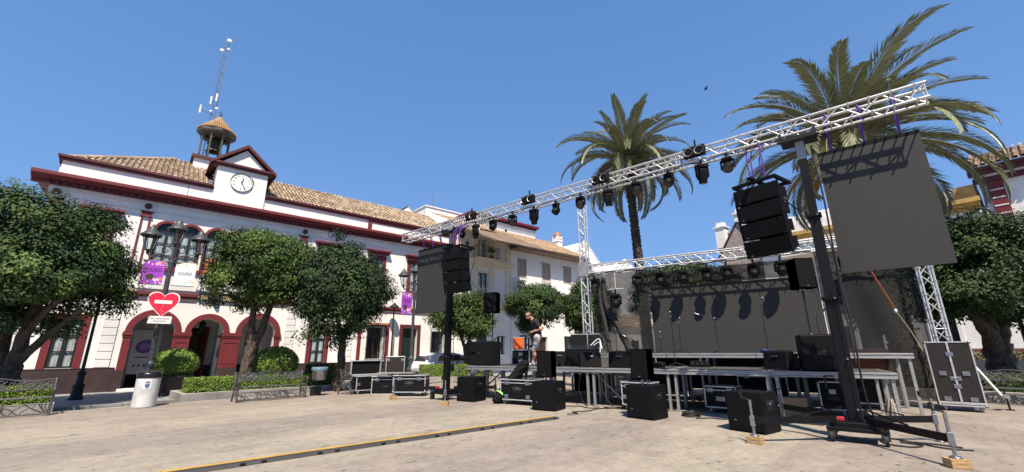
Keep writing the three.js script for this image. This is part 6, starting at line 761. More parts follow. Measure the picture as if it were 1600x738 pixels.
sideFill('side_fill_sub', 'bulky covered black cabinet at the left end of the stage', -9.95, 0.5, ST.th + 0.05, 0.95, 0.76, 0.62, true); sideFill('side_fill_sub', 'bulky black cabinet on the stage beside the right lift tower', -0.68, 0.36, ST.th + 0.12, 0.76, 0.76, 0.6, false);
topSpeaker('black loudspeaker on a pole at the left end of the stage', at(ST, -9.6, 0.5, 2.71), ST.th + 0.15, 0.5, 0.68, 0.42, 0, 0.93); topSpeaker('black loudspeaker on a pole left of the right lift tower', at(ST, -0.78, 0.36, 2.8), ST.th + 0.55, 0.42, 0.7, 0.4, 0, 1.02);
function wedge(label, a, b, th) { const t = thing('floor_monitor', label, 'floor monitor', at(ST, a, b, 1.0), th, 'wedge monitors on the stage'); part(t, 'cabinet', ex(poly([[-0.24, 0], [0.22, 0], [0.28, 0.12], [0.04, 0.44], [-0.18, 0.4]]), -0.3, 0.3, 0.02).rotateY(Math.PI / 2), M.black); part(t, 'rear_grip', rb(0.16, 0.05, 0.02, 0, 0.3, 0.215, 0.01, 0, -0.62), M.blackGloss); part(t, 'grille', rb(0.52, 0.02, 0.34, 0, 0.2, -0.225, 0.006, 0, 1.35), M.grille); return t; }
wedge('wedge monitor at the stage front left of the second wedge', -6.15, 0.45, ST.th + 0.5); wedge('wedge monitor just left of the loudspeaker on the middle subwoofer', -5.2, 0.42, ST.th - 0.05); wedge('wedge monitor half hidden left of the right side-fill cabinet', -1.45, 0.75, ST.th - 0.6); wedge('wedge monitor behind the man with the cable', -7.6, 1.5, ST.th + 0.4); 
// ---------------------------------------------------------------- flight cases
function flightCase(label, x, z, th, w, h, d, o = {}) {
  const y0 = o.y ?? 0, t = thing('flight_case', label, 'flight case', [x, y0, z], th, 'flight cases'), c = o.castors === false ? 0 : 0.12, mat = o.mat ?? M.caseBlack, e = 0.028, hb = o.lid ? h - o.lid : h;
  const boxEdges = (X, Y0, Y1, Z) => { const gs = []; for (const y of [Y0, Y1]) for (const s of [-1, 1]) { gs.push(rb(X, e, e, 0, y + (y === Y0 ? e / 2 : -e / 2), s * (Z / 2 - e / 2 + 0.004), 0.004), rb(e, e, Z - 2 * e, s * (X / 2 - e / 2 + 0.004), y + (y === Y0 ? e / 2 : -e / 2), 0, 0.004)); } for (const a of [-1, 1]) for (const b of [-1, 1]) gs.push(rb(e, Y1 - Y0 - 2 * e, e, a * (X / 2 - e / 2 + 0.004), (Y0 + Y1) / 2, b * (Z / 2 - e / 2 + 0.004), 0.004)); return gs; };
  const corners = (X, Y0, Y1, Z) => [Y0 + 0.02, Y1 - 0.02].flatMap(y => [-1, 1].flatMap(a => [-1, 1].map(b => [a * (X / 2 - 0.012), y, b * (Z / 2 - 0.012)])));
  part(t, 'body', o.open ? [bb(-w / 2 + 0.01, w / 2 - 0.01, c + 0.005, c + 0.02, -d / 2 + 0.01, d / 2 - 0.01), bb(-w / 2 + 0.008, w / 2 - 0.008, c + 0.021, c + h - 0.005, d / 2 - 0.02, d / 2 - 0.008), bb(-w / 2 + 0.008, w / 2 - 0.008, c + 0.021, c + h - 0.005, -d / 2 + 0.008, -d / 2 + 0.02), bb(-w / 2 + 0.008, -w / 2 + 0.02, c + 0.021, c + h - 0.005, -d / 2 + 0.021, d / 2 - 0.021), bb(w / 2 - 0.02, w / 2 - 0.008, c + 0.021, c + h - 0.005, -d / 2 + 0.021, d / 2 - 0.021)] : bb(-w / 2 + 0.008, w / 2 - 0.008, c + 0.006, c + h - 0.006, -d / 2 + 0.008, d / 2 - 0.008), mat);
  part(t, 'edge_trim', [...boxEdges(w, c, c + h, d), ...(o.lid ? [rb(w + 0.002, 0.022, d + 0.002, 0, c + hb, 0, 0.004)] : [])], M.alu); for (const [X, Y, Z] of corners(w, c, c + h, d)) shared(t, 'ball_corner', ballGeo, M.steel, X, Y, Z);
  const latch = (lx, ly) => part(t, 'latch', [rb(0.13, 0.1, 0.012, lx, ly, d / 2 + 0.006, 0.004), bx(0.06, 0.05, 0.012, lx, ly, d / 2 + 0.015)], M.steel);
  if (o.lid) for (const s of o.latches ?? [-0.3, 0.3]) latch(s * w, c + hb); for (const [lx, ly] of o.plates ?? []) latch(lx, c + ly);
  part(t, 'handle', [rb(0.2, 0.1, 0.01, (o.hx ?? 0) * w, c + h * 0.42, d / 2 + 0.004, 0.004), cy([(o.hx ?? 0) * w - 0.07, c + h * 0.43, d / 2 + 0.02], [(o.hx ?? 0) * w + 0.07, c + h * 0.43, d / 2 + 0.02], 0.01)], o.handleMat ?? M.iron);
  if (o.logo) t.add(mesh('stencil', new THREE.PlaneGeometry(0.32, 0.1).translate(0, c + h * 0.58, d / 2 - 0.005), caseLogo));
  if (c) for (const a of [-1, 1]) for (const b of [-1, 1]) part(t, 'castor', [place(new THREE.CylinderGeometry(0.05, 0.05, 0.035, 14), a * (w / 2 - 0.1), 0.05, b * (d / 2 - 0.1), 0, 0, Math.PI / 2), rb(0.09, 0.03, 0.09, a * (w / 2 - 0.1), 0.105, b * (d / 2 - 0.1), 0.006), bx(0.05, 0.07, 0.012, a * (w / 2 - 0.1) , 0.08, b * (d / 2 - 0.1) + 0.05)], o.wheel ?? M.wheelGrey);
  return t;
}
const ballGeo = join(sp(0.034, 0, 0, 0, 1, 1, 1, 8, 6));
const caseLogo = canvasMat(256, 80, (c, w, h) => { c.fillStyle = '#1c1c1d'; c.fillRect(0, 0, w, h); c.fillStyle = '#6d6a5c'; c.beginPath(); c.moveTo(128, 6); c.lineTo(150, 44); c.lineTo(106, 44); c.fill(); c.fillRect(30, 54, 196, 8); }, 0.6);
{
  const o = flightCase('open empty flight case with raised lid beside the dark tree', -5.3, -16.25, 40 * D2R, 1.12, 0.5, 0.6, { open: true, plates: [[-0.48, 0.22]], wheel: M.whitePlastic }); { const lid = part(o, 'lid', [bb(-0.55, 0.55, 0.66, 1.12, -0.42, -0.4)].map(g => g), M.caseBlack); part(lid, 'lid_foam', bb(-0.5, 0.5, 0.69, 1.08, -0.399, -0.37), M.blackSoft); part(lid, 'lid_trim', [rb(1.14, 0.03, 0.12, 0, 1.13, -0.37, 0.006), rb(0.03, 0.47, 0.12, -0.56, 0.88, -0.37, 0.006), rb(0.03, 0.47, 0.12, 0.56, 0.88, -0.37, 0.006), rb(1.14, 0.03, 0.12, 0, 0.64, -0.37, 0.006)], M.alu); }
  flightCase('tall closed flight case standing behind the open one', -4.75, -17.7, 15 * D2R, 0.72, 1.15, 0.6, { mat: M.caseBrown, plates: [[-0.28, 1.0], [0.28, 1.0], [-0.28, 0.2]] });
  flightCase('flight case with grey board on top at left behind another case', -4.5, -15.95, 2 * D2R, 1.0, 0.62, 0.6, { lid: 0.12, castors: false, y: 0 });
  flightCase('silver-edged flight case in front of the parked car', -3.5, -15.3, -4 * D2R, 1.12, 0.56, 0.6, { lid: 0.12, logo: true, wheel: M.wheel }); { const p = thing('grey_board', 'grey board lying across the two cases before the lamp post', 'board', [-4.15, 0.7, -15.75], 0.05); part(p, 'board', rb(1.3, 0.035, 0.5, 0, 0.018, 0, 0.005), M.concrete); }
  flightCase('silver-edged flight case with faint logo behind the leaning bag', 0.28, -12.75, -34 * D2R, 1.15, 0.56, 0.6, { lid: 0.1, logo: true, plates: [[-0.36, 0.1], [0.36, 0.1]] });
  flightCase('flight case half hidden behind the middle subwoofer', 3.25, -11.35, -40 * D2R, 0.8, 0.56, 0.5, { lid: 0.1, plates: [[-0.3, 0.2]] }); const uc = at(ST, -2.75, 0.45); flightCase('flight case under the stage left of the nearest subwoofer', uc[0], uc[2], -42 * D2R, 0.72, 0.5, 0.5, { lid: 0.1, handleMat: M.steel }); const ub = at(ST, -0.55, 1.3); flightCase('flight case deep under the stage behind the right lift tower', ub[0], ub[2], ST.th, 0.5, 0.62, 0.5, { plates: [[0, 0.4]] });
  const big = flightCase('tall brown two-door flight case on castors at the right', 10.9, -10.9, -43 * D2R, 0.8, 1.5, 0.5, { mat: M.caseBrown, plates: [[0, 1.2], [-0.2, 0.75], [0.2, 0.75], [0, 0.45], [-0.22, 0.16], [0.22, 0.16]], hx: 0, handleMat: M.steel, wheel: M.wheelGrey }); part(big, 'door_joint', [rb(0.04, 1.44, 0.02, 0, 0.87, 0.25, 0.005), rb(0.8, 0.05, 0.03, 0, 0.19, 0.245, 0.006)], M.alu);
  const rk = at(ST, -8.95, 1.35, 1.0); flightCase('small silver-edged rack case under the orange case on stage', rk[0], rk[2], ST.th + 0.3, 0.62, 0.5, 0.5, { y: 1.0, castors: false, plates: [[0, 0.35], [0, 0.12]] });
  const oc = at(ST, -8.98, 1.35, 1.505), q = thing('orange_case', 'small orange-fronted case on top of the stage rack', 'case', oc, ST.th + 0.35); part(q, 'body', rb(0.5, 0.4, 0.42, 0, 0.2, 0, 0.01), M.caseBlack); part(q, 'orange_front', rb(0.34, 0.36, 0.02, -0.07, 0.2, 0.212, 0.006), M.orange); part(q, 'edge_trim', [bb(0.12, 0.14, 0.01, 0.39, 0.21, 0.225), bb(-0.25, 0.25, 0.385, 0.405, 0.2, 0.226), bb(0.235, 0.255, 0.01, 0.384, 0.205, 0.226)], M.alu);
  // mixing rack with raised lid
  const mr = thing('monitor_desk', 'black equipment desk with raised lid and cables on stage', 'mixing desk', at(ST, -6.75, 1.4, 1.0), ST.th + 0.15); part(mr, 'desk_case', [rb(0.95, 0.5, 0.6, 0, 0.26, 0, 0.02)], M.caseBlack); part(mr, 'sloped_panel', rb(0.9, 0.05, 0.5, 0, 0.55, 0.02, 0.01, 0, 0.25), M.blackGloss); part(mr, 'raised_lid', rb(0.95, 0.4, 0.04, 0, 0.76, -0.32, 0.01, 0, -0.2), M.caseBlack); part(mr, 'lid_trim', [rb(0.97, 0.02, 0.05, 0, 0.97, -0.36, 0.005), rb(0.02, 0.42, 0.05, 0.1, 0.76, -0.29, 0.005)], M.alu); part(mr, 'cables', [tb([[0.4, 0.6, 0.2], [0.6, 0.7, 0.25], [0.62, 0.4, 0.35], [0.5, 0.0, 0.4]], 0.02, 20), tb([[0.3, 0.6, 0.2], [0.55, 0.8, 0.1], [0.68, 0.5, 0.3]], 0.018, 20)], M.whitePlastic);
  const cb = thing('cardboard_box', 'brown cardboard box under the stage behind the nearest subwoofer', 'box', at(ST, -1.35, 0.25), ST.th + 0.1); part(cb, 'box', [rb(0.5, 0.44, 0.42, 0, 0.22, 0, 0.006)], M.cardboard); part(cb, 'open_flap', rb(0.3, 0.012, 0.42, -0.36, 0.4, 0, 0.003, 0, 0, 0.5), M.cardboard);
}
// long bag leaning on the stage
{
  const t = thing('equipment_bag', 'long black bag with bright green band leaning against the stage', 'bag', [0, 0, 0]); const p = [at(ST, -8.55, -0.72, 0.1), at(ST, -8.4, -0.5, 0.4), at(ST, -8.2, -0.28, 0.75), at(ST, -8.0, -0.12, 1.08)]; part(t, 'bag_body', [taper(p, 0.17, 0.15, 18, 14), sp(0.17, ...p[0], 1, 0.7, 1), sp(0.15, ...p[3], 1, 0.8, 1)], M.blackSoft); const m = [0, 1, 2].map(i => p[0][i] * 0.62 + p[1][i] * 0.38), n = [0, 1, 2].map(i => p[0][i] * 0.5 + p[1][i] * 0.5); part(t, 'green_band', cy(m, n, 0.188, 0.186, 16, true), mt([0.25, 0.75, 0.15], 0.5)); part(t, 'zip', tb(p.map(q => [q[0] - 0.1, q[1] + 0.03, q[2] + 0.13]), 0.01, 14), M.iron); part(t, 'strap', tb([[p[1][0] + 0.14, p[1][1], p[1][2] + 0.1], [p[2][0] + 0.22, p[2][1] - 0.15, p[2][2] + 0.15], [p[3][0] + 0.12, p[3][1] - 0.12, p[3][2] + 0.12]], 0.014, 14), M.black);
}
// ---------------------------------------------------------------- microphone stands
function micStand(label, a, b, y, h, boom, th) { const t = thing('microphone_stand', label, 'microphone stand', at(ST, a, b, y), ST.th + th, 'microphone stands'); part(t, 'tube', [cy([0, 0.08, 0], [0, h, 0], 0.011, 0.009, 6), cy([0, h * 0.55, 0], [0, h * 0.6, 0], 0.018)], M.iron); for (let k = 0; k < 3; k++) part(t, 'foot', cy([0, 0.1, 0], [Math.cos(k * 2.1) * 0.32, 0.012, Math.sin(k * 2.1) * 0.32], 0.01), M.iron); const e = boom ? [boom, h + 0.12, 0] : [0, h + 0.03, 0.02], f = boom ? [boom * 1.25, h + 0.16, 0] : [0.02, h + 0.14, 0.12]; if (boom) part(t, 'boom', cy([-boom * 0.35, h - 0.05, 0], e, 0.009), M.iron); part(t, 'microphone', [cy(e, f, 0.014, 0.02, 8), sp(0.028, ...f)], M.steel); part(t, 'joint', sp(0.022, 0, h, 0), M.steel); return t; }
micStand('microphone stand at stage left of the video wall edge', -4.05, 1.75, 1.0, 1.4, 0, 0); micStand('tall boom microphone stand before the middle of the video wall', -2.95, 2.4, 1.36, 1.0, -0.42, 0); micStand('straight microphone stand at the front right of the stage', -1.7, 1.75, 1.0, 1.65, 0, 0.4); micStand('microphone stand on the riser behind the front left stand', -4.0, 2.5, 1.36, 0.9, 0.05, 0.8); micStand('short microphone stand at the left edge of the video wall', -4.6, 2.6, 1.36, 0.5, 0, 0); micStand('boom microphone stand before the black mesh on the left', -6.0, 2.5, 1.36, 0.75, 0.55, 0.2); micStand('low microphone stand behind the loudspeaker on the middle subwoofer', -5.2, 1.9, 1.0, 0.75, -0.3, 0);
// ---------------------------------------------------------------- cable ramp and cables
{
  const A = [-6.6, -3.86], B = [1.3, -10.4], L = Math.hypot(B[0] - A[0], B[1] - A[1]), n = Math.floor(L / 0.98), th = -Math.atan2(B[1] - A[1], B[0] - A[0]), t = thing('cable_ramp', 'long black cable ramp with yellow lids across the paving', 'cable ramp', [A[0], 0, A[1]], th);
  const g1 = join(ex(poly([[-0.12, 0.001], [0.12, 0.001], [0.1, 0.04], [-0.09, 0.04]]), 0, 0.979, 0.001).rotateY(Math.PI / 2)), lidg = join([rb(0.975, 0.006, 0.075, 0.49, 0.043, -0.055, 0.002)]), hole = join([bx(0.07, 0.01, 0.03, 0.12, 0.022, 0.108, 0, 1.1), bx(0.07, 0.01, 0.03, 0.85, 0.022, 0.108, 0, 1.1)]);
  for (let k = 0; k < n; k++) { const m = shared(t, 'ramp_section', g1, mt([0.05, 0.05, 0.05], 0.75, 0, { tex: 'dirt' }), k * 0.98, 0, 0, 0, (k % 3 - 1) * 0.006); shared(m, 'lid', lidg, M.yellowLid); shared(m, 'slot', hole, M.blackSoft); }
  const cableRun = (label, pts, r = 0.012) => { const c = thing('cable', label, 'cable', [0, 0, 0], 0, 'loose black cables'); part(c, 'sheath', tb(pts.map(p => [p[0], p[2] ?? 0.014, p[1]]), r, 60, 5), M.cable); };
  const S = (a, b) => { const p = at(ST, a, b); return [p[0], p[2]]; };
  cableRun('black cable leaving the end of the cable ramp towards the stage', [[1.25, -10.45, 0.04], [1.55, -10.75], [1.45, -11.0], [1.9, -11.2], S(-5.6, -0.5), S(-5.2, -0.2), S(-4.8, -0.3)]); cableRun('tangled black cable on the ground under the stage front', [S(-6.6, -0.4), S(-6.2, -0.25), S(-5.9, -0.45), S(-5.4, -0.3), S(-5.6, -0.1), S(-5.0, 0.1), S(-4.5, -0.2)]); cableRun('black cable on the ground between the two right subwoofers', [S(-3.2, -0.9), S(-2.9, -0.7), S(-2.7, -0.75), S(-2.3, -0.5), S(-1.6, -0.5), S(-0.9, -0.6)]);
  cableRun('black cable hanging from the stage near the left wedge monitor', [[...S(-6.3, 0.1), 1.0], [...S(-6.25, -0.04), 0.8], [...S(-6.3, -0.06), 0.4], [...S(-6.1, -0.1), 0.02], S(-5.7, -0.15)], 0.009); cableRun('black cable hanging from the stage above the tangle', [[...S(-5.8, 0.1), 1.0], [...S(-5.72, -0.04), 0.75], [...S(-5.6, -0.05), 0.35], [...S(-5.3, -0.1), 0.02], S(-4.9, -0.15)], 0.009);
  const G = (u, v) => { const p = at(TR, u, v); return [p[0], p[2]]; }; cableRun('looped black cable on the ground right of the right lift tower', [G(0.25, 0.2), G(0.35, -0.1), G(0.6, -0.15), G(0.75, 0.1), G(0.5, 0.25), G(0.8, 0.35), G(1.2, 0.25)]); cableRun('second looped black cable behind the right outrigger', [G(0.4, 0.5), G(0.7, 0.3), G(1.0, 0.05), G(1.3, 0.1)]); cableRun('thin cable running along the ground before the right lift tower', [G(-1.2, 0.3), G(-0.8, 0.15), G(-0.45, -0.1), G(-0.2, 0.1)], 0.008);
  cableRun('cables bundled along the right lift tower mast', [[...G(0.17, 0.05), 5.3], [...G(0.2, -0.05), 4.2], [...G(0.18, 0.02), 3.0], [...G(0.21, -0.03), 1.8], [...G(0.2, 0.05), 0.6], [...G(0.35, 0.2), 0.02]], 0.016); cableRun('black cable drooping along the front truss', [...Array(24)].map((_, k) => [...G(-9 + k * 0.38, -0.15), TY - 0.17 - 0.06 * (k % 2)]), 0.011); cableRun('black cable bundle under the rear truss', [...Array(24)].map((_, k) => { const p = at(ST, -7 + k * 0.36, 3.12); return [p[0], p[2], 4.2 - 0.05 * (k % 2)]; }), 0.02);
}
{ const S = (a, b) => at(ST, a, b); for (const [a, b, w, h, l] of [[-6.9, 2.6, 1.2, 0.7, 'black flight case in the dark under the stage on the left'], [-4.6, 2.9, 1.3, 0.75, 'black flight case in the dark under the middle of the stage'], [-2.0, 3.0, 1.2, 0.7, 'black flight case in the dark under the right half of the stage'], [0.2, 3.2, 1.0, 0.8, 'black flight case in the dark under the right rear of the stage']]) { const p = S(a, b); flightCase(l, p[0], p[2], ST.th, w, h, 0.6, { lid: 0.1 }); } }
// wrapped leg plastic at the right stage corner
{ const p = at(ST, 0.4, 0.95), t = thing('plastic_wrap', 'torn plastic wrapping round the right corner leg of the stage', 'wrapping', p, 0.3), r = rng(17), m = mt([0.36, 0.32, 0.25], 0.6); for (let k = 0; k < 7; k++) { const a = k * 0.9, P = []; for (let i = 0; i < 5; i++) P.push([Math.cos(a + i * 0.3) * (0.05 + i * 0.018 * r()), 0.42 - i * 0.1 + 0.02 * r(), Math.sin(a + i * 0.3) * (0.05 + i * 0.02 * r())]); part(t, 'torn_strip', tb(P, 0.02, 12, 4).scale(1, 1, 1), m); } }
// coils of cable and small boxes lying on the stage
{ const coil = (label, a, b, y, R, n, col) => { const t = thing('cable_coil', label, 'cable', at(ST, a, b, y), 0, 'coiled cables'), r = rng(Math.round(R * 1000) + n); for (let k = 0; k < n; k++) { const P = []; for (let i = 0; i < 10; i++) { const q = i / 10 * 6.283; P.push([Math.cos(q) * R * (0.8 + 0.3 * r()), 0.012 + k * 0.014 + 0.012 * r(), Math.sin(q) * R * (0.8 + 0.3 * r())]); } part(t, 'loop', tb(P, 0.011, 30, 5, true), col); } };
  const blue = mt([0.02, 0.04, 0.16], 0.6); coil('heap of black cable on the stage right of the middle loudspeaker', -4.35, 0.6, 1.0, 0.26, 9, M.cable); coil('coil of blue cable on the riser by the front right microphone', -1.75, 2.35, 1.36, 0.17, 6, blue); coil('coil of black cable on the ground beside the middle subwoofer', -3.35, -0.55, 0.0, 0.2, 5, M.cable); coil('coil of black cable on the stage beside the equipment desk', -7.35, 0.5, 1.0, 0.22, 6, M.cable); coil('coil of black cable under the right stage corner', 0.1, 0.6, 0.0, 0.22, 6, M.cable);
  const stage = (label, a, b, w, h, d) => { const t = thing('stage_box', label, 'stage box', at(ST, a, b, 1.0), ST.th + 0.2); part(t, 'housing', rb(w, h, d, 0, h / 2, 0, 0.012), M.black); for (let k = 0; k < 4; k++) part(t, 'socket', place(new THREE.CylinderGeometry(0.014, 0.014, 0.01, 10), -w / 2 + (k + 0.5) * w / 4, h * 0.6, d / 2 + 0.004, Math.PI / 2), M.steel); }; stage('low black connection box with sockets on the stage before the riser', -3.4, 1.7, 0.5, 0.16, 0.3); stage('small black connection box on stage behind the wedge monitors', -5.6, 1.4, 0.4, 0.22, 0.3);
  const G = (u, v, y) => at(TR, u, v, y), hang = (label, pts, r) => { const c = thing('cable', label, 'cable', [0, 0, 0], 0, 'loose black cables'); part(c, 'sheath', tb(pts, r, 50, 5), M.cable); };
  hang('slack black cable between the right array and the lift tower', [G(-0.6, 0.3, 4.7), G(-0.3, 0.3, 4.2), G(0.0, 0.25, 3.9), G(0.14, 0.12, 3.4), G(0.16, 0.1, 2.4), G(0.15, 0.12, 1.2)], 0.012); hang('thin cable from the right pole loudspeaker down to the stage', [at(ST, -0.6, 0.5, 2.9), at(ST, -0.5, 0.5, 2.5), at(ST, -0.62, 0.45, 2.1), at(ST, -0.5, 0.6, 1.2)], 0.009); hang('slack black cable hanging beside the left array', [G(-9.0, 0.0, 4.7), G(-8.85, -0.2, 4.2), G(-9.05, -0.15, 3.7), G(-8.9, 0.1, 3.2), G(-9.9, 0.1, 2.6), G(-10.05, 0.1, 1.0)], 0.011); }
// ---------------------------------------------------------------- man on the stage
function fleshOut(bones, c, half, res, k = 0.03, extra) { // bones: [p, q, r0, r1]; smooth union of tapered capsules meshed on a grid
  const mc = new MarchingCubes(res, M.black, false, false, 120000); mc.isolation = 0; const n = res, B = bones.map(([p, q, a, b]) => ({ p, d: [q[0] - p[0], q[1] - p[1], q[2] - p[2]], l2: Math.max(1e-9, (q[0] - p[0]) ** 2 + (q[1] - p[1]) ** 2 + (q[2] - p[2]) ** 2), a, b }));
  for (let z = 0; z < n; z++) for (let y = 0; y < n; y++) for (let x = 0; x < n; x++) {
    const X = c[0] + (x - n / 2) / (n / 2) * half, Y = c[1] + (y - n / 2) / (n / 2) * half, Z = c[2] + (z - n / 2) / (n / 2) * half; let m = 1;
    for (const o of B) { const ax = X - o.p[0], ay = Y - o.p[1], az = Z - o.p[2], t = Math.min(1, Math.max(0, (ax * o.d[0] + ay * o.d[1] + az * o.d[2]) / o.l2)), dx = ax - t * o.d[0], dy = ay - t * o.d[1], dz = az - t * o.d[2], d = Math.sqrt(dx * dx + dy * dy + dz * dz) - (o.a + (o.b - o.a) * t); const h = Math.max(k - Math.abs(m - d), 0) / k; m = Math.min(m, d) - h * h * k * 0.25; }
    if (extra) m = extra(X, Y, Z, m);
    mc.field[z * n * n + y * n + x] = -m;
  }
  mc.update(); const g = new THREE.BufferGeometry(), N = mc.count; g.setAttribute('position', new THREE.BufferAttribute(mc.positionArray.slice(0, N * 3), 3)); g.setAttribute('normal', new THREE.BufferAttribute(mc.normalArray.slice(0, N * 3), 3)); g.scale(half, half, half).translate(...c);
  const p = g.attributes.position, nn = g.attributes.normal; g.computeVertexNormals(); const w = new Map(), key = i => Math.round(p.getX(i) * 2000) + '_' + Math.round(p.getY(i) * 2000) + '_' + Math.round(p.getZ(i) * 2000), fn = g.attributes.normal; for (let i = 0; i < p.count; i++) { const q = key(i), a = w.get(q) ?? [0, 0, 0]; a[0] += fn.getX(i); a[1] += fn.getY(i); a[2] += fn.getZ(i); w.set(q, a); } for (let i = 0; i < p.count; i++) { const a = w.get(key(i)), l = Math.hypot(...a) || 1; fn.setXYZ(i, a[0] / l, a[1] / l, a[2] / l); }
  return g;
}
{
  const t = thing('person', 'person in black T-shirt and pale shorts bending over a cable on stage', 'person', at(ST, -8.35, 1.05, 1.0), 0.0);
  const skin = mt([0.42, 0.23, 0.15], 0.55), hairM = mt([0.02, 0.015, 0.012], 0.7), shirt = mt([0.014, 0.014, 0.016], 0.85, 0, { tex: 'cloth' }), shorts = mt([0.5, 0.47, 0.41], 0.85, 0, { tex: 'cloth' }), shoe = mt([0.6, 0.58, 0.54], 0.6);
  const H = [-0.13, 1.6, 0.02], Nk = [0.0, 1.45, 0], SL = [0.09, 1.38, 0.19], SR = [0.09, 1.38, -0.19], EL = [0.27, 1.14, 0.26], ER = [0.17, 1.12, -0.27], WL = [0.0, 1.07, 0.12], WR = [-0.02, 1.08, -0.1], PV = [0.16, 0.92, 0], HL = [0.15, 0.88, 0.1], HR = [0.15, 0.88, -0.1], KL = [0.02, 0.47, 0.13], KR = [0.12, 0.47, -0.11], AL = [-0.02, 0.09, 0.14], AR = [0.14, 0.09, -0.12];
  const legs = [[HL, KL, 0.085, 0.058], [KL, [KL[0] + 0.01, 0.33, 0.135], 0.058, 0.057], [[KL[0] + 0.01, 0.33, 0.135], AL, 0.056, 0.036], [HR, KR, 0.085, 0.058], [KR, [KR[0] + 0.02, 0.33, -0.115], 0.058, 0.057], [[KR[0] + 0.02, 0.33, -0.115], AR, 0.056, 0.036], [AL, [-0.16, 0.04, 0.16], 0.036, 0.03], [AR, [0.0, 0.04, -0.14], 0.036, 0.03]];
  const torso = [[PV, [0.13, 1.12, 0], 0.135, 0.125], [[0.13, 1.12, 0.05], [0.08, 1.33, 0.08], 0.115, 0.125], [[0.13, 1.12, -0.05], [0.08, 1.33, -0.08], 0.115, 0.125], [[0.07, 1.36, 0], Nk, 0.09, 0.055], [SL, [0.05, 1.4, 0], 0.065, 0.07], [SR, [0.05, 1.4, 0], 0.065, 0.07]];
  const arms = [[SL, EL, 0.056, 0.043], [EL, WL, 0.043, 0.028], [SR, ER, 0.056, 0.043], [ER, WR, 0.043, 0.028]];
  const neck = [[Nk, [-0.07, 1.54, 0.01], 0.056, 0.054]];
  const body = fleshOut([...legs, ...torso, ...arms, ...neck], [0.06, 0.86, 0], 0.92, 110, 0.05);
  // head looking down to the left of the picture
  const dir = V3(-0.72, -0.62, 0.3).normalize(), up = V3(-0.55, 0.8, 0).addScaledVector(dir, -V3(-0.55, 0.8, 0).dot(dir)).normalize(), rt = dir.clone().cross(up), hp = (f, u, r) => [H[0] + dir.x * f + up.x * u + rt.x * r, H[1] + dir.y * f + up.y * u + rt.y * r, H[2] + dir.z * f + up.z * u + rt.z * r];
  const head = fleshOut([[hp(-0.02, 0.03, 0), hp(0.01, 0.035, 0), 0.093, 0.088], [hp(0.03, -0.06, 0), hp(0.055, -0.075, 0), 0.058, 0.045], [hp(0.085, -0.1, 0), hp(0.08, -0.095, 0), 0.022, 0.022], [hp(0.085, 0.01, 0), hp(0.115, -0.025, 0), 0.012, 0.017], [hp(0.085, -0.058, 0.015), hp(0.085, -0.058, -0.015), 0.014, 0.014], [hp(-0.01, -0.01, 0.088), hp(-0.005, 0.025, 0.094), 0.014, 0.02], [hp(-0.01, -0.01, -0.088), hp(-0.005, 0.025, -0.094), 0.014, 0.02], [hp(-0.03, -0.06, 0), [-0.05, 1.5, 0.01], 0.06, 0.055]], H, 0.22, 72, 0.022, (X, Y, Z, m) => { for (const s of [-1, 1]) { const e = hp(0.092, 0.008, s * 0.034), d = Math.hypot(X - e[0], Y - e[1], Z - e[2]) - 0.016; m = Math.max(m, -d); } return m; });
  // hands: palm, four fingers and thumb closed round the cable
  const hand = (W, dx, s) => { const q = (f, u, r) => [W[0] + dx * f, W[1] - 0.02 - u, W[2] + r * s], b = [[W, q(0.05, 0.0, 0), 0.026, 0.03], [q(0.05, -0.01, -0.022), q(0.085, -0.005, -0.024), 0.02, 0.016], [q(0.05, 0.0, 0.02), q(0.085, 0.0, 0.022), 0.02, 0.016]]; [-0.03, -0.01, 0.01, 0.029].forEach((r, i) => { const l = [0.85, 1, 0.95, 0.75][i]; b.push([q(0.085, 0, r), q(0.085 + 0.035 * l, 0.012, r), 0.0095, 0.009], [q(0.085 + 0.035 * l, 0.012, r), q(0.085 + 0.032 * l, 0.04 * l, r), 0.009, 0.0085], [q(0.085 + 0.032 * l, 0.04 * l, r), q(0.07, 0.05 * l, r), 0.0085, 0.008]); }); b.push([q(0.035, 0.005, -0.03), q(0.065, 0.03, -0.045), 0.012, 0.011], [q(0.065, 0.03, -0.045), q(0.085, 0.045, -0.03), 0.0105, 0.009]); return fleshOut(b, [W[0] + dx * 0.06, W[1] - 0.03, W[2]], 0.13, 64, 0.008); };
  const bodyMesh = part(t, 'body', [body, head, hand(WL, -1, 1), hand(WR, -1, -1)], skin);
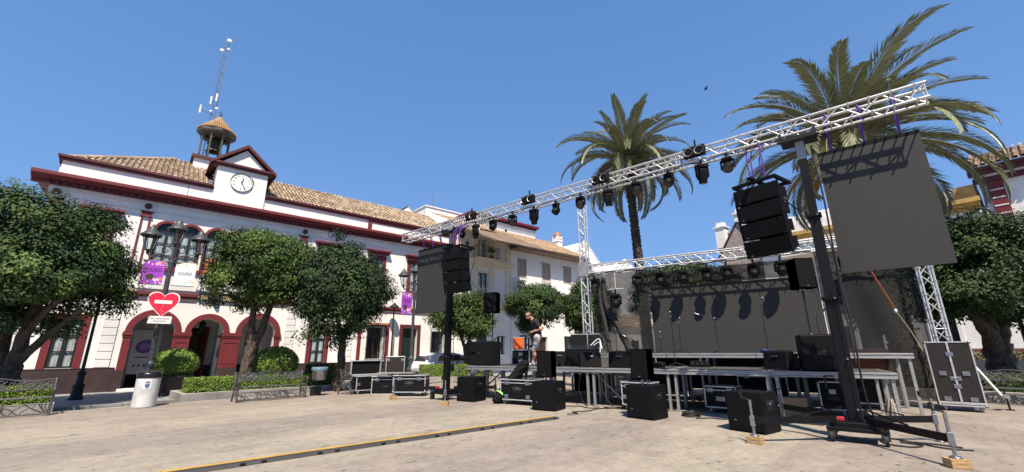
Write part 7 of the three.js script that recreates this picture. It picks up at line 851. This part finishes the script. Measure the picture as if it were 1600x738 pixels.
  part(bodyMesh, 't_shirt', fleshOut([[[0.145, 0.98, 0], [0.13, 1.12, 0], 0.155, 0.142], ...torso.slice(1, 3).map(([p, q, a, b]) => [p, q, a + 0.018, b + 0.016]), ...torso.slice(4).map(([p, q, a, b]) => [p, q, a + 0.02, b + 0.016]), [[0.07, 1.36, 0], [0.03, 1.41, 0], 0.1, 0.085], [SL, [SL[0] + 0.09, 1.26, 0.225], 0.074, 0.078], [SR, [SR[0] + 0.04, 1.25, -0.23], 0.074, 0.078]], [0.12, 1.2, 0], 0.42, 80, 0.05), shirt);
  part(bodyMesh, 'shorts', fleshOut([[[0.15, 0.98, 0], PV, 0.148, 0.155], [HL, [0.05, 0.55, 0.13], 0.11, 0.092], [HR, [0.12, 0.55, -0.115], 0.11, 0.092]], [0.1, 0.78, 0], 0.4, 72, 0.05), shorts);
  part(bodyMesh, 'hair', fleshOut([[hp(-0.035, 0.05, 0), hp(-0.01, 0.075, 0), 0.092, 0.075], [hp(-0.06, -0.01, 0.03), hp(-0.06, -0.01, -0.03), 0.065, 0.065]], H, 0.24, 56, 0.03), hairM);
  part(bodyMesh, 'eyes', [1, -1].map(s => sp(0.011, ...hp(0.08, 0.008, s * 0.033))), hairM); part(bodyMesh, 'beard', fleshOut([[hp(0.06, -0.09, 0.035), hp(0.06, -0.09, -0.035), 0.036, 0.036], [hp(0.085, -0.105, 0), hp(0.08, -0.1, 0), 0.026, 0.026]], H, 0.2, 48, 0.02), hairM);
  for (const [A, f] of [[AL, -0.2], [AR, -0.05]]) part(bodyMesh, 'shoe', fleshOut([[[A[0] + 0.03, 0.045, A[2]], [A[0] - 0.15, 0.04, A[2] + 0.02], 0.048, 0.044], [[A[0], 0.09, A[2]], [A[0] - 0.05, 0.06, A[2]], 0.05, 0.045]], [A[0] - 0.06, 0.06, A[2]], 0.2, 40, 0.02, (X, Y, Z, m) => Math.max(m, 0.004 - Y)), shoe);
  const c = thing('coiled_cable', 'coiled black cable hanging from the hands of the person on stage', 'cable', at(ST, -8.35, 1.05, 1.0), 0); part(c, 'coil', [0, 1, 2, 3].map(k => { const P = []; for (let i = 0; i < 12; i++) { const a = i / 12 * 6.283; P.push([-0.13 + 0.015 * k + Math.sin(a) * (0.13 + 0.01 * k), 0.82 + Math.cos(a) * (0.21 + 0.012 * k), 0.1 - 0.02 * k - Math.sin(a) * 0.03]); } return tb(P, 0.011, 36, 5, true); }), M.cable);
}
scene.traverse(o => { if (o.isMesh) { o.castShadow = true; o.receiveShadow = true; } });
renderer.render(scene, camera);
